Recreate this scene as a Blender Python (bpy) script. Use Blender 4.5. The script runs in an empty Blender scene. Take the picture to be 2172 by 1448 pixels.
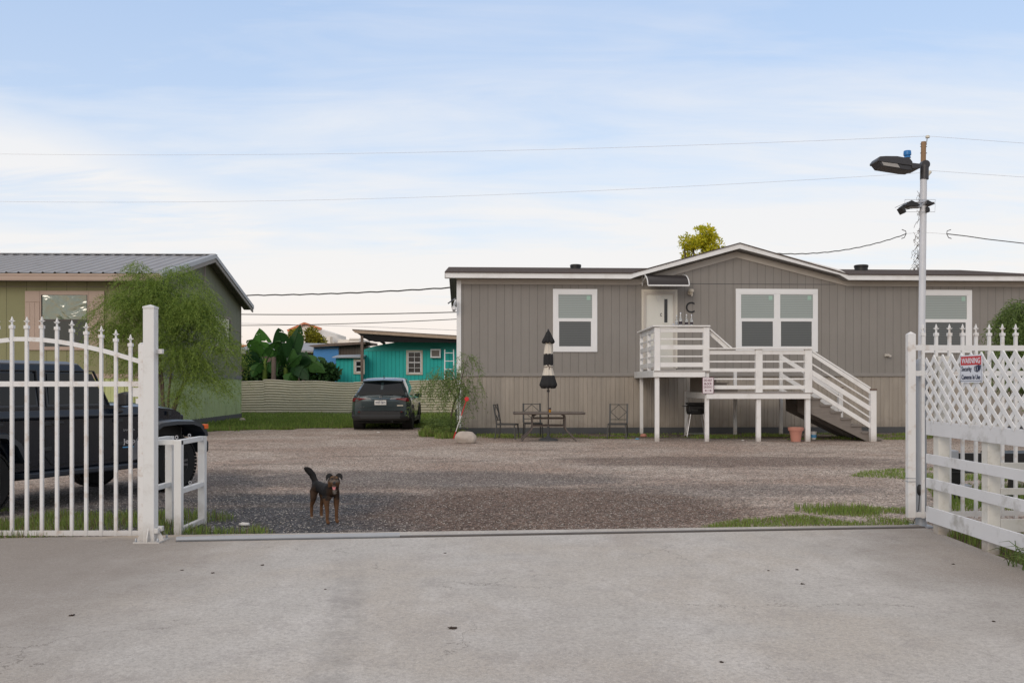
import bpy, math, random
from mathutils import Vector, Matrix, noise as mn
R = math.radians
sc = bpy.context.scene
COL = sc.collection
# ------------------------------------------------------------ camera
EYE = 1.5
F = 2172*32.0/36.0; CX = 1086.0; HY = 812.0      # focal length, principal column and horizon row measured on the photograph
cd = bpy.data.cameras.new('camera'); cam = bpy.data.objects.new('camera', cd); COL.objects.link(cam)
cd.lens = 32; cd.sensor_width = 36; cd.shift_y = (HY-724)/2172; cd.clip_end = 3000; cd.clip_start = .05
cam.location = (0, 0, EYE); cam.rotation_euler = (R(90), 0, 0); sc.camera = cam
# ------------------------------------------------------------ world, sun, exposure
SUN_EL, SUN_AZ = R(9), R(205)    # azimuth of the sun from +Y clockwise: behind the camera, to the left
w = bpy.data.worlds.new('World'); sc.world = w; w.use_nodes = True
nt = w.node_tree; N = nt.nodes; L = nt.links; N.clear()
out = N.new('ShaderNodeOutputWorld')
sky = N.new('ShaderNodeTexSky'); sky.sky_type = 'NISHITA'; sky.sun_disc = False
sky.sun_elevation = SUN_EL; sky.sun_rotation = SUN_AZ; sky.dust_density = 1.0; sky.ozone_density = 1.5
bg1 = N.new('ShaderNodeBackground'); bg1.inputs[1].default_value = 0.05; L.new(sky.outputs[0], bg1.inputs[0])
tc = N.new('ShaderNodeTexCoord'); sep = N.new('ShaderNodeSeparateXYZ'); L.new(tc.outputs['Generated'], sep.inputs[0])
def wmath(op, a, b=None, clamp=False):
    n = N.new('ShaderNodeMath'); n.operation = op; n.use_clamp = clamp
    for i, q in enumerate((a, b)):
        if q is None: continue
        if isinstance(q, (int, float)): n.inputs[i].default_value = q
        else: L.new(q, n.inputs[i])
    return n.outputs[0]
def wramp(fac, stops):
    r = N.new('ShaderNodeValToRGB'); e = r.color_ramp.elements
    while len(e) < len(stops): e.new(.5)
    for q, (p, c) in zip(e, stops): q.position = p; q.color = (*c, 1)
    L.new(fac, r.inputs[0]); return r.outputs[0]
# cloud sheet projected on a high layer so that the streaks foreshorten towards the horizon
zz = wmath('MAXIMUM', sep.outputs[2], 0.0); den = wmath('ADD', zz, 0.12)
cx = wmath('DIVIDE', sep.outputs[0], den); cy = wmath('DIVIDE', sep.outputs[1], den)
comb = N.new('ShaderNodeCombineXYZ'); L.new(cx, comb.inputs[0]); L.new(cy, comb.inputs[1])
mp = N.new('ShaderNodeMapping'); mp.inputs['Rotation'].default_value = (0, 0, R(-28)); mp.inputs['Scale'].default_value = (.75, 1.7, 1); mp.inputs['Location'].default_value = (3.3, 1.2, 0)
L.new(comb.outputs[0], mp.inputs[0])
n1 = N.new('ShaderNodeTexNoise'); n1.inputs['Scale'].default_value = .55; n1.inputs['Detail'].default_value = 7; n1.inputs['Roughness'].default_value = .52; n1.inputs['Distortion'].default_value = .5; L.new(mp.outputs[0], n1.inputs[0])
n2 = N.new('ShaderNodeTexNoise'); n2.inputs['Scale'].default_value = 1.9; n2.inputs['Detail'].default_value = 5; n2.inputs['Distortion'].default_value = 1.2; L.new(mp.outputs[0], n2.inputs[0])
nz = wmath('ADD', wmath('MULTIPLY', n1.outputs[0], .75), wmath('MULTIPLY', n2.outputs[0], .25))
low = wmath('MULTIPLY', wmath('SUBTRACT', .35, sep.outputs[2]), 4.5, clamp=True)      # veil thickens towards the horizon
high = wmath('MULTIPLY', wmath('SUBTRACT', sep.outputs[2], .44), 4.0, clamp=True)    # and again overhead, out of view, added as neutral fill light
n3 = N.new('ShaderNodeTexNoise'); n3.inputs['Scale'].default_value = 3.2; n3.inputs['Detail'].default_value = 8; n3.inputs['Roughness'].default_value = .6; n3.inputs['Distortion'].default_value = .9
mp3 = N.new('ShaderNodeMapping'); mp3.inputs['Rotation'].default_value = (0, 0, R(35)); mp3.inputs['Scale'].default_value = (.35, 1.3, 1); L.new(comb.outputs[0], mp3.inputs[0]); L.new(mp3.outputs[0], n3.inputs[0])
wisp = wmath('MULTIPLY', wmath('SUBTRACT', n3.outputs[0], .5), 1.3)
mask = wmath('ADD', wmath('ADD', wmath('MULTIPLY', wmath('SUBTRACT', nz, .51), 2.9), wisp), wmath('MAXIMUM', wmath('MULTIPLY', low, 1.15), high), clamp=True)
# one bright wisp low on the left, fanning upwards
ysafe = wmath('MAXIMUM', sep.outputs[1], .05); uu = wmath('DIVIDE', sep.outputs[0], ysafe); vv = wmath('DIVIDE', sep.outputs[2], ysafe)
dd = wmath('ABSOLUTE', wmath('ADD', wmath('SUBTRACT', vv, wmath('SUBTRACT', .095, wmath('MULTIPLY', uu, .30))), wmath('MULTIPLY', wmath('SUBTRACT', n3.outputs[0], .5), .10)))
wis = wmath('MULTIPLY', wmath('SUBTRACT', 1.0, wmath('DIVIDE', dd, wmath('ADD', .02, wmath('MULTIPLY', wmath('SUBTRACT', -.2, uu), .10))), clamp=True), wmath('MULTIPLY', wmath('SUBTRACT', -.24, uu), 6.0, clamp=True))
mask = wmath('ADD', wmath('ADD', wmath('MULTIPLY', mask, .86), .08), wmath('MULTIPLY', wis, .55), clamp=True)
blue = wramp(sep.outputs[2], [(0, (.66, .76, .92)), (.16, (.60, .73, .94)), (.30, (.50, .635, .88)), (.38, (.44, .59, .86)), (1, (.36, .46, .72))])
cl = wramp(sep.outputs[2], [(0, (1.0, .80, .66)), (.055, (1.0, .90, .82)), (.11, (.94, .915, .89)), (.20, (.90, .90, .91)), (.27, (.84, .87, .92)), (.38, (.74, .79, .90)), (.6, (.90, .845, .78)), (1, (.95, .87, .79))])
bl = N.new('ShaderNodeBackground'); L.new(blue, bl.inputs[0]); bl.inputs[1].default_value = .84
add = N.new('ShaderNodeAddShader'); L.new(bg1.outputs[0], add.inputs[0]); L.new(bl.outputs[0], add.inputs[1])
bg2 = N.new('ShaderNodeBackground'); L.new(cl, bg2.inputs[0]); bg2.inputs[1].default_value = 1.0
mix = N.new('ShaderNodeMixShader'); L.new(mask, mix.inputs[0]); L.new(add.outputs[0], mix.inputs[1]); L.new(bg2.outputs[0], mix.inputs[2])
L.new(mix.outputs[0], out.inputs[0])
sl = bpy.data.lights.new('sun', 'SUN'); sl.energy = 1.0; sl.angle = R(25); sl.color = (1, .86, .70)
so = bpy.data.objects.new('sun', sl); COL.objects.link(so); so.location = (-6, -10, 12)
sd = Vector((math.sin(SUN_AZ)*math.cos(SUN_EL+R(14)), math.cos(SUN_AZ)*math.cos(SUN_EL+R(14)), math.sin(SUN_EL+R(14))))
so.rotation_euler = sd.to_track_quat('Z', 'Y').to_euler()
sc.view_settings.view_transform = 'Standard'; sc.view_settings.look = 'None'; sc.view_settings.exposure = 0; sc.view_settings.gamma = 1

# ------------------------------------------------------------ helpers
def P(x, y, Y): return Vector(((x-CX)/F*Y, Y, EYE+(HY-y)/F*Y))
def G(x, y):                                     # point on the ground under a place of the photograph
    Y = EYE*F/(y-HY); return Vector(((x-CX)/F*Y, Y, 0))
def tag(o, label=None, cat=None, group=None, kind=None):
    if label: o['label'] = label
    if cat: o['category'] = cat
    if group: o['group'] = group
    if kind: o['kind'] = kind
    return o
def thing(name, loc, label, cat, rz=0, group=None):
    o = bpy.data.objects.new(name, None); COL.objects.link(o); o.empty_display_size = .2
    o.location = loc; o.rotation_euler = (0, 0, rz); return tag(o, label, cat, group)
def wm(o):
    m = Matrix.Translation(o.location) @ o.rotation_euler.to_matrix().to_4x4() @ Matrix.Diagonal((*o.scale, 1))
    return wm(o.parent) @ m if o.parent else m
class MB:
    def __init__(s): s.v = []; s.f = []; s.mi = []; s.k = 0; s.col = []
    def add(s, vs, fs):
        b = len(s.v); s.v += [Vector(p) for p in vs]; s.f += [tuple(b+i for i in f) for f in fs]; s.mi += [s.k]*len(fs)
        return s
    def box(s, x0, x1, y0, y1, z0, z1):
        x0, x1 = min(x0, x1), max(x0, x1); y0, y1 = min(y0, y1), max(y0, y1); z0, z1 = min(z0, z1), max(z0, z1)
        return s.add([(x0,y0,z0),(x1,y0,z0),(x1,y1,z0),(x0,y1,z0),(x0,y0,z1),(x1,y0,z1),(x1,y1,z1),(x0,y1,z1)],
              [(3,2,1,0),(4,5,6,7),(0,1,5,4),(1,2,6,5),(2,3,7,6),(3,0,4,7)])
    def beam(s, a, b, wd, ht, up=(0,0,1)):        # bar of section wd x ht between two points
        a = Vector(a); b = Vector(b); d = (b-a).normalized(); up = Vector(up)
        x = d.cross(up)
        if x.length < 1e-4: x = d.cross(Vector((0,1,0)))
        x.normalize(); u = x.cross(d).normalized(); x = x*wd/2; u = u*ht/2
        return s.add([a-x-u, a+x-u, a+x+u, a-x+u, b-x-u, b+x-u, b+x+u, b-x+u], [(0,1,2,3),(7,6,5,4),(4,5,1,0),(5,6,2,1),(6,7,3,2),(7,4,0,3)])
    def tube(s, pts, r, n=8, cap=True):
        pts = [Vector(p) for p in pts]; m = len(pts); rs = r if isinstance(r, (list, tuple)) else [r]*m
        vs = []; pu = None
        for i, p in enumerate(pts):
            d = (pts[min(i+1, m-1)]-pts[max(i-1, 0)])
            d = d.normalized() if d.length > 1e-9 else Vector((0,0,1))
            if pu is None: pu = d.orthogonal().normalized()
            x = (pu - d*pu.dot(d))
            x = x.normalized() if x.length > 1e-6 else d.orthogonal().normalized()
            pu = x; y = d.cross(x)
            for k in range(n):
                t = 2*math.pi*k/n; vs.append(p+x*math.cos(t)*rs[i]+y*math.sin(t)*rs[i])
        fs = [(i*n+k, i*n+(k+1)%n, (i+1)*n+(k+1)%n, (i+1)*n+k) for i in range(m-1) for k in range(n)]
        if cap: fs += [tuple(range(n-1, -1, -1)), tuple((m-1)*n+k for k in range(n))]
        return s.add(vs, fs)
    def lathe(s, prof, c=(0,0,0), n=20, ax='z'):
        c = Vector(c); vs = []
        for r, h in prof:
            for k in range(n):
                t = 2*math.pi*k/n; a, b = r*math.cos(t), r*math.sin(t)
                vs.append(c+Vector({'z': (a, b, h), 'y': (a, h, b), 'x': (h, a, b)}[ax]))
        m = len(prof); fs = [(i*n+k, i*n+(k+1)%n, (i+1)*n+(k+1)%n, (i+1)*n+k) for i in range(m-1) for k in range(n)]
        fs += [tuple(range(n)), tuple((m-1)*n+k for k in range(n))]
        return s.add(vs, fs)
    def ext(s, poly, vec):                        # polygon (3D points) pushed along vec
        poly = [Vector(p) for p in poly]; n = len(poly); vec = Vector(vec)
        return s.add(poly+[p+vec for p in poly], [tuple(range(n)), tuple(range(2*n-1, n-1, -1))]+[(i, i+n, (i+1)%n+n, (i+1)%n) for i in range(n)])
    def grid(s, rows, closed=False):
        m = len(rows); n = len(rows[0]); q = n if closed else n-1
        return s.add([p for r in rows for p in r], [(i*n+k, i*n+(k+1)%n, (i+1)*n+(k+1)%n, (i+1)*n+k) for i in range(m-1) for k in range(q)])
    def pbox(s, x0, y0, x1, y1, Y, t):            # front face spans a measured rectangle at distance Y, t deep
        a = P(x0, y1, Y); b = P(x1, y0, Y); return s.box(a.x, b.x, Y, Y+t, a.z, b.z)
    def build(s, name, mat, parent=None, local=False, smooth=False, bev=0, label=None, normals=True, ang=35):
        me = bpy.data.meshes.new(name)
        vs = s.v
        if parent is None:                        # origin of a one-mesh thing: middle of its base
            lo = Vector((min(v.x for v in vs), min(v.y for v in vs), min(v.z for v in vs))); hi = Vector((max(v.x for v in vs), max(v.y for v in vs), 0))
            o0 = Vector(((lo.x+hi.x)/2, (lo.y+hi.y)/2, lo.z)); vs = [v-o0 for v in vs]
        elif not local:
            m = wm(parent).inverted(); vs = [m @ v for v in vs]
        me.from_pydata([tuple(v) for v in vs], [], s.f); me.update()
        if normals and len(s.f) < 20000:
            import bmesh
            bm = bmesh.new(); bm.from_mesh(me); bmesh.ops.recalc_face_normals(bm, faces=bm.faces); bm.to_mesh(me); bm.free()
        for m_ in (mat if isinstance(mat, (list, tuple)) else [mat]): me.materials.append(m_)
        if isinstance(mat, (list, tuple)): me.polygons.foreach_set('material_index', s.mi)
        if smooth:
            me.polygons.foreach_set('use_smooth', [True]*len(me.polygons))
            if smooth != 'all': me.set_sharp_from_angle(angle=R(ang))
        o = bpy.data.objects.new(name, me); COL.objects.link(o)
        if parent: o.parent = parent
        else: o.location = o0
        if bev:
            b = o.modifiers.new('bevel', 'BEVEL'); b.width = bev; b.segments = 2; b.limit_method = 'ANGLE'; b.angle_limit = R(50)
        if label: o['label'] = label
        return o
def copy_tree(o, parent=None):
    c = o.copy(); COL.objects.link(c)
    if parent: c.parent = parent
    for ch in [q for q in bpy.data.objects if q.parent == o]: copy_tree(ch, c)
    return c
class Frame:                                      # facade frame: u along the wall, w outwards towards the viewer
    def __init__(s, ox, oy, a): s.ox, s.oy, s.a = ox, oy, a; s.c, s.s = math.cos(a), math.sin(a)
    def pt(s, x, y, w=0):
        k = (x-CX)/F; v = -w; u = (k*(s.oy+v*s.c)-s.ox+v*s.s)/(s.c-k*s.s)
        return Vector((u, v, EYE+(HY-y)/F*(s.oy+u*s.s+v*s.c)))
    def pbox(s, mb, x0, y0, x1, y1, w, t):
        a = s.pt(x0, y1, w); b = s.pt(x1, y0, w); zt = b.z; zb = a.z
        return mb.box(a.x, b.x, -w, -w+t, zb, zt)
def text(body, parent, mat, org, xdir, zdir, width=None, height=1, name='lettering', depth=.002, bold=0, space=1, label=None):
    cu = bpy.data.curves.new(name, 'FONT'); cu.body = body; cu.align_x = 'CENTER'; cu.align_y = 'CENTER'; cu.extrude = depth/2/height if height else .001; cu.offset = bold; cu.space_character = space; cu.size = 1; cu.resolution_u = 4
    t = bpy.data.objects.new('tmp', cu); COL.objects.link(t); bpy.context.view_layer.update()
    me = bpy.data.meshes.new_from_object(t.evaluated_get(bpy.context.evaluated_depsgraph_get())); bpy.data.objects.remove(t); bpy.data.curves.remove(cu)
    xs = [v.co.x for v in me.vertices]; ys = [v.co.y for v in me.vertices]
    bw, bh = max(xs)-min(xs), max(ys)-min(ys); mx, my = (max(xs)+min(xs))/2, (max(ys)+min(ys))/2
    sy = height/bh; sx = (width/bw) if width else sy
    X = Vector(xdir).normalized(); Z = Vector(zdir).normalized(); NN = X.cross(Z); org = Vector(org); inv = wm(parent).inverted()
    for v in me.vertices: v.co = inv @ (org+X*(v.co.x-mx)*sx+Z*(v.co.y-my)*sy+NN*v.co.z*height)
    me.materials.clear(); me.materials.append(mat); me.name = name
    o = bpy.data.objects.new(name, me); COL.objects.link(o); o.parent = parent
    if label: o['label'] = label
    return o

# ------------------------------------------------------------ materials
class NT:
    def __init__(s, name):
        s.m = bpy.data.materials.new(name); s.m.use_nodes = True; s.t = s.m.node_tree; s.b = s.t.nodes['Principled BSDF']
        s.co = s.t.nodes.new('ShaderNodeTexCoord').outputs['Object']
    def n(s, t, **k):
        q = s.t.nodes.new(t)
        for a, b in k.items(): setattr(q, a, b)
        return q
    def l(s, a, b): s.t.links.new(a, b)
    def set(s, sock, v):
        if isinstance(v, (int, float)): sock.default_value = v
        elif isinstance(v, (tuple, list)): sock.default_value = (*v, 1) if len(v) == 3 and sock.type == 'RGBA' else v
        else: s.l(v, sock)
    def noise(s, scale, detail=3, co=None, stretch=None, rough=.5, dist=0, out=0):
        q = s.n('ShaderNodeTexNoise'); q.inputs['Scale'].default_value = scale; q.inputs['Detail'].default_value = detail; q.inputs['Roughness'].default_value = rough; q.inputs['Distortion'].default_value = dist
        c = co or s.co
        if stretch:
            mp = s.n('ShaderNodeMapping'); mp.inputs['Scale'].default_value = stretch; s.l(c, mp.inputs[0]); c = mp.outputs[0]
        s.l(c, q.inputs[0]); return q.outputs[out]
    def voro(s, scale, out='Color', feature='F1', co=None, rnd=1):
        q = s.n('ShaderNodeTexVoronoi', feature=feature); q.inputs['Scale'].default_value = scale; q.inputs['Randomness'].default_value = rnd; s.l(co or s.co, q.inputs[0]); return q.outputs[out]
    def math(s, op, a, b=0, c=None, clamp=False):
        q = s.n('ShaderNodeMath', operation=op, use_clamp=clamp); s.set(q.inputs[0], a); s.set(q.inputs[1], b)
        if c is not None: s.set(q.inputs[2], c)
        return q.outputs[0]
    def step(s, v, a, b, x=0, y=1):
        q = s.n('ShaderNodeMapRange'); q.interpolation_type = 'SMOOTHSTEP'; s.set(q.inputs[0], v)
        for i, k in enumerate((a, b, x, y)): q.inputs[i+1].default_value = k
        return q.outputs[0]
    def mix(s, f, a, b, mode='MIX'):
        q = s.n('ShaderNodeMix', data_type='RGBA', blend_type=mode); s.set(q.inputs[0], f); s.set(q.inputs[6], a); s.set(q.inputs[7], b); return q.outputs[2]
    def xyz(s, co=None):
        q = s.n('ShaderNodeSeparateXYZ'); s.l(co or s.co, q.inputs[0]); return q.outputs
    def bump(s, h, strength=.3, dist=.01, nrm=None):
        q = s.n('ShaderNodeBump'); q.inputs['Strength'].default_value = strength; q.inputs['Distance'].default_value = dist; s.l(h, q.inputs['Height'])
        if nrm is not None: s.l(nrm, q.inputs['Normal'])
        return q.outputs[0]
    def fin(s, col, rough=.7, nrm=None, metal=0, spec=.5, **k):
        s.set(s.b.inputs['Base Color'], col); s.set(s.b.inputs['Roughness'], rough); s.b.inputs['Metallic'].default_value = metal; s.b.inputs['Specular IOR Level'].default_value = spec
        if nrm is not None: s.l(nrm, s.b.inputs['Normal'])
        for a, b in k.items(): s.b.inputs[a.replace('_', ' ')].default_value = b
        return s.m
def sc3(c, k): return tuple(min(1, x*k) for x in c)
def mat(name, col, rough=.6, var=.12, vs=2.5, bump=.15, bs=40, metal=0, spec=.5, dirt=None, dirt_amt=.0, ds=1.3, stretch=None, splash=0, **k):
    t = NT(name); c = t.mix(t.noise(vs, 4, stretch=stretch), sc3(col, 1-var), sc3(col, 1+var))
    if dirt:
        f = t.math('MULTIPLY', t.step(t.noise(ds, 6, stretch=stretch, rough=.65), .5, .72), dirt_amt); c = t.mix(f, c, dirt)
    if splash:                                     # dried mud thrown up on the lowest part
        z_ = t.xyz()[2]; f = t.step(t.math('ADD', z_, t.math('MULTIPLY', t.noise(9, 4, rough=.7), .35)), .42, .12, 0, splash); c = t.mix(f, c, (.25, .19, .14))
    nb = t.bump(t.noise(bs, 3, stretch=stretch), bump, .005) if bump else None
    return t.fin(c, rough, nb, metal, spec, **k)
def tmat(name, col, rough=.5, metal=0, **k):
    return NT(name).fin(col, rough, None, metal, **k)
M = {}
# concrete drive with blotches, pits and one curved tyre mark
t = NT('concrete'); X, Yc, _ = t.xyz()
c = t.mix(t.step(t.noise(.5, 4, dist=.6), .38, .62), (.49, .445, .395), (.50, .475, .445))
c = t.mix(t.math('MULTIPLY', t.step(t.noise(.33, 5, rough=.6), .48, .68), .55), c, (.36, .315, .285))
c = t.mix(t.math('MULTIPLY', t.step(t.noise(1.3, 6, rough=.72, stretch=(1, .5, 1)), .46, .66), .6), c, (.62, .59, .56))
c = t.mix(t.math('MULTIPLY', t.step(t.noise(3.2, 6, rough=.78, dist=.4), .48, .68), .5), c, (.33, .30, .285))
c = t.mix(t.math('MULTIPLY', t.step(t.noise(30, 5, rough=.85), .42, .66), .6), c, (.27, .25, .235))
c = t.mix(t.math('MULTIPLY', t.step(t.noise(55, 4, rough=.85), .52, .7), .6), c, (.68, .65, .61))
sp = t.voro(7, 'Distance'); c = t.mix(t.math('MULTIPLY', t.math('MULTIPLY', t.step(sp, .04, .02), t.step(t.noise(2.1, 2), .50, .58)), .8), c, (.10, .085, .075))

side = t.step(t.math('ADD', t.math('ABSOLUTE', t.math('SUBTRACT', X, .3)), t.math('MULTIPLY', t.noise(.9, 5, rough=.65), 2.4)), 3.1, 5.2)  # vignette-like darkening painted in towards the outer sides of the slab
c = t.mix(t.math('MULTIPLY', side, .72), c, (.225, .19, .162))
c = t.mix(t.math('MULTIPLY', t.step(t.noise(150, 2, rough=.9), .50, .72), .5), c, (.22, .205, .19)); c = t.mix(t.math('MULTIPLY', t.step(t.noise(210, 2), .58, .72), .5), c, (.74, .72, .69))
cr_ = t.n('ShaderNodeTexVoronoi', feature='DISTANCE_TO_EDGE'); cr_.inputs['Scale'].default_value = .42
wv = t.n('ShaderNodeVectorMath', operation='ADD'); t.l(t.co, wv.inputs[0]); t.l(t.noise(1.4, 6, rough=.7, out=1), wv.inputs[1]); t.l(wv.outputs[0], cr_.inputs[0])
c = t.mix(t.math('MULTIPLY', t.math('MULTIPLY', t.step(cr_.outputs[0], .004, .0015), t.step(t.noise(.7, 2), .50, .58)), .55), c, (.14, .125, .11))
yy = t.math('SUBTRACT', Yc, 4.6); cen = t.math('ADD', t.math('MULTIPLY', yy, -.085), t.math('MULTIPLY', t.math('MULTIPLY', yy, yy), -.018))
dx = t.math('ABSOLUTE', t.math('SUBTRACT', t.math('ADD', X, .93), cen))
band = t.math('MULTIPLY', t.step(dx, .17, .06), t.step(Yc, 8.8, 6.0))
tread = t.math('ADD', .9, t.math('MULTIPLY', t.step(t.math('SINE', t.math('MULTIPLY', t.math('ADD', Yc, t.math('MULTIPLY', dx, 1.2)), 150)), -.4, .4), .1))
band = t.math('MULTIPLY', t.math('MULTIPLY', band, tread), t.step(t.noise(5, 5, rough=.7), .3, .65))
c = t.mix(t.math('MULTIPLY', band, .42), c, (.24, .225, .215))
for hx, hy, hr, hc, hf in ((-3.6, 8.9, .8, (.55, .45, .34), .6), (-4.6, 6.6, .35, (.44, .40, .38), .5)):
    rr = t.math('POWER', t.math('ADD', t.math('POWER', t.math('SUBTRACT', X, hx), 2), t.math('MULTIPLY', t.math('POWER', t.math('SUBTRACT', Yc, hy), 2), 3)), .5)
    c = t.mix(t.math('MULTIPLY', t.step(t.math('ADD', rr, t.noise(3, 3)), hr+.5, hr*.3+.4), hf), c, hc)
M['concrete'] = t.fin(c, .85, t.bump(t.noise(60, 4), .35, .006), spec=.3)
# gravel
t = NT('gravel'); X, Yc, _ = t.xyz()
wob = t.math('MULTIPLY', t.math('SUBTRACT', t.noise(.9, 5, rough=.7), .5), 2.4)
def blob(cx_, cy_, rx, ry, a=1.25, b=.7):
    d = t.math('POWER', t.math('ADD', t.math('POWER', t.math('DIVIDE', t.math('SUBTRACT', X, cx_), rx), 2), t.math('POWER', t.math('DIVIDE', t.math('SUBTRACT', Yc, cy_), ry), 2)), .5)
    return t.step(t.math('ADD', d, t.math('MULTIPLY', wob, .45)), a, b)
base = t.mix(t.step(t.noise(.35, 5, rough=.65), .35, .65), (.28, .215, .178), (.375, .32, .28))
base = t.mix(t.math('MULTIPLY', t.step(t.noise(1.3, 6, rough=.7, stretch=(.5, 1.6, 1)), .5, .7), .45), base, (.17, .145, .13))
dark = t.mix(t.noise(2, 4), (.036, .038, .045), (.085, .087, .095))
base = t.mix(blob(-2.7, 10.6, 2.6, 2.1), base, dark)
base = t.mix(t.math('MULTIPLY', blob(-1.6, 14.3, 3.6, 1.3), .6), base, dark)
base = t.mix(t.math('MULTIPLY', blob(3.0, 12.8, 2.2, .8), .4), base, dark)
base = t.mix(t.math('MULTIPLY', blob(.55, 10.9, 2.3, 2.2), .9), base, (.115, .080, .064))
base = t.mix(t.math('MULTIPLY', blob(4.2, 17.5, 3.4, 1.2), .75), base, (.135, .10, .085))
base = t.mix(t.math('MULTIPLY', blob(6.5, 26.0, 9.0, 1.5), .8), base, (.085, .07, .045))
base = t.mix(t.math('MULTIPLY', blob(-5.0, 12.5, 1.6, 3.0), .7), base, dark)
base = t.mix(t.math('MULTIPLY', t.math('MULTIPLY', t.step(t.noise(.8, 5, rough=.65, stretch=(.35, 1.5, 1)), .52, .64), t.step(Yc, 24, 20)), .5), base, (.13, .105, .09))
base = t.mix(t.math('MULTIPLY', t.step(t.noise(3.5, 6, rough=.8), .52, .7), .35), base, (.14, .12, .105))
gm = t.xyz(t.voro(26)); g2_ = t.xyz(t.voro(11))
base = t.mix(t.math('MULTIPLY', t.step(gm[0], .45, 1), .55), base, t.mix(1.0, base, (.42, .40, .38), 'MULTIPLY')); base = t.mix(t.math('MULTIPLY', t.step(gm[1], .55, 1), .6), base, t.mix(1.0, base, (1.75, 1.7, 1.65), 'MULTIPLY'))
base = t.mix(t.math('MULTIPLY', t.step(g2_[0], .5, 1), .35), base, t.mix(1.0, base, (.5, .48, .46), 'MULTIPLY')); base = t.mix(t.math('MULTIPLY', t.step(t.noise(13, 5, rough=.85), .52, .66), .4), base, t.mix(1.0, base, (1.6, 1.55, 1.5), 'MULTIPLY'))
st = t.voro(70); sx, sy_, sz_ = t.xyz(st)
gs_ = t.math('ADD', .52, t.math('MULTIPLY', t.math('POWER', sx, 1.6), 1.7)); cb = t.n('ShaderNodeCombineColor'); [t.l(gs_, cb.inputs[q]) for q in range(3)]; c = t.mix(1.0, base, cb.outputs[0], 'MULTIPLY')
c = t.mix(t.math('MULTIPLY', t.step(sy_, .80, 1.0), .45), c, (.44, .375, .33))
c = t.mix(t.math('MULTIPLY', t.step(sz_, .955, .975), .75), c, (.70, .66, .60))
s2 = t.xyz(t.voro(27))
c = t.mix(t.math('MULTIPLY', t.math('MULTIPLY', t.step(s2[0], .96, .975), t.step(t.voro(27, 'Distance'), .4, .25)), .6), c, (.58, .53, .47))
c = t.mix(t.math('MULTIPLY', t.step(s2[1], .94, .97), .5), c, (.09, .075, .07))
s3 = t.xyz(t.voro(14)); c = t.mix(t.math('MULTIPLY', t.math('MULTIPLY', t.step(s3[0], .975, .985), t.step(t.voro(14, 'Distance'), .3, .2)), .6), c, (.55, .50, .44))
M['gravel'] = t.fin(c, .95, t.bump(t.math('ADD', t.voro(62, 'Distance'), t.math('MULTIPLY', t.noise(5, 4), 2.0)), .6, .02), spec=.15)
# open ground beyond
M['earth'] = mat('earth', (.13, .115, .08), .95, .35, .4, .4, 8, spec=.1)
M['grass_soil'] = mat('grass_soil', (.07, .095, .03), .95, .5, 3, .6, 30, spec=.1)
M['soil'] = mat('soil', (.10, .075, .05), .95, .4, 5, .6, 30, spec=.1)
def leafmat(name, a, b, trans=.25, rough=.55, obj=False):
    t = NT(name); g = t.n('ShaderNodeObjectInfo').outputs['Random'] if obj else t.n('ShaderNodeNewGeometry').outputs['Random Per Island']
    c = t.mix(g, a, b); t.fin(c, rough, None, spec=.25)
    tr = t.n('ShaderNodeBsdfTranslucent'); t.l(c, tr.inputs[0]); mx = t.n('ShaderNodeMixShader'); mx.inputs[0].default_value = trans
    o = t.t.nodes['Material Output']; t.l(t.b.outputs[0], mx.inputs[1]); t.l(tr.outputs[0], mx.inputs[2]); t.l(mx.outputs[0], o.inputs[0]); return t.m
M['grass'] = leafmat('grass', (.10, .165, .03), (.27, .36, .08))
M['grass_dry'] = leafmat('grass_dry', (.08, .08, .03), (.26, .22, .10))
M['willow'] = leafmat('willow', (.085, .15, .024), (.29, .39, .08), .35)
M['willow2'] = leafmat('willow2', (.07, .115, .03), (.20, .28, .08), .3)
M['banana'] = leafmat('banana', (.014, .05, .014), (.065, .17, .03), .3, .4, obj=True)
M['dark_leaf'] = leafmat('dark_leaf', (.018, .05, .015), (.05, .12, .03), .2)
M['gold_leaf'] = leafmat('gold_leaf', (.10, .11, .015), (.36, .33, .03), .3)
M['sunlit_leaf'] = leafmat('sunlit_leaf', (.34, .38, .02), (.80, .70, .05), .35)  # low sun's yellow light painted into the leaf colour
M['bark'] = mat('bark', (.10, .075, .055), .9, .3, 6, .6, 60)
M['white_metal'] = mat('white_metal', (.74, .735, .73), .42, .05, 3, .1, 60, dirt=(.46, .35, .26), dirt_amt=.6, ds=9, splash=.3)
M['white_metal_cool'] = mat('white_metal_cool', (.70, .70, .69), .45, .05, 3, .1, 60, dirt=(.42, .38, .34), dirt_amt=.4, ds=5, splash=.45)
M['pole_paint'] = mat('pole_paint', (.62, .63, .66), .4, .06, 3, .1, 60, dirt=(.4, .4, .4), dirt_amt=.3)
M['white_wood'] = mat('white_wood', (.77, .76, .745), .6, .05, 4, .35, 30, dirt=(.56, .53, .49), dirt_amt=.5, ds=3.5, splash=.6)
M['vinyl'] = mat('vinyl', (.69, .69, .70), .5, .08, 3, .12, 40, dirt=(.36, .35, .32), dirt_amt=.85, ds=3.5)
M['vinyl_dirty'] = mat('vinyl_dirty', (.62, .60, .55), .6, .1, 5, .15, 40, dirt=(.38, .35, .28), dirt_amt=.7, ds=6, splash=.8)
M['lattice'] = mat('lattice', (.76, .76, .76), .5, .05, 3, .1, 40, dirt=(.55, .53, .48), dirt_amt=.5, ds=5)
M['grey_wood'] = mat('grey_wood', (.20, .175, .155), .85, .25, 5, .5, 40, stretch=(1, 1, 6))
M['old_wood'] = mat('old_wood', (.17, .125, .10), .9, .4, 4, .6, 30, stretch=(5, 5, 1))
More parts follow.
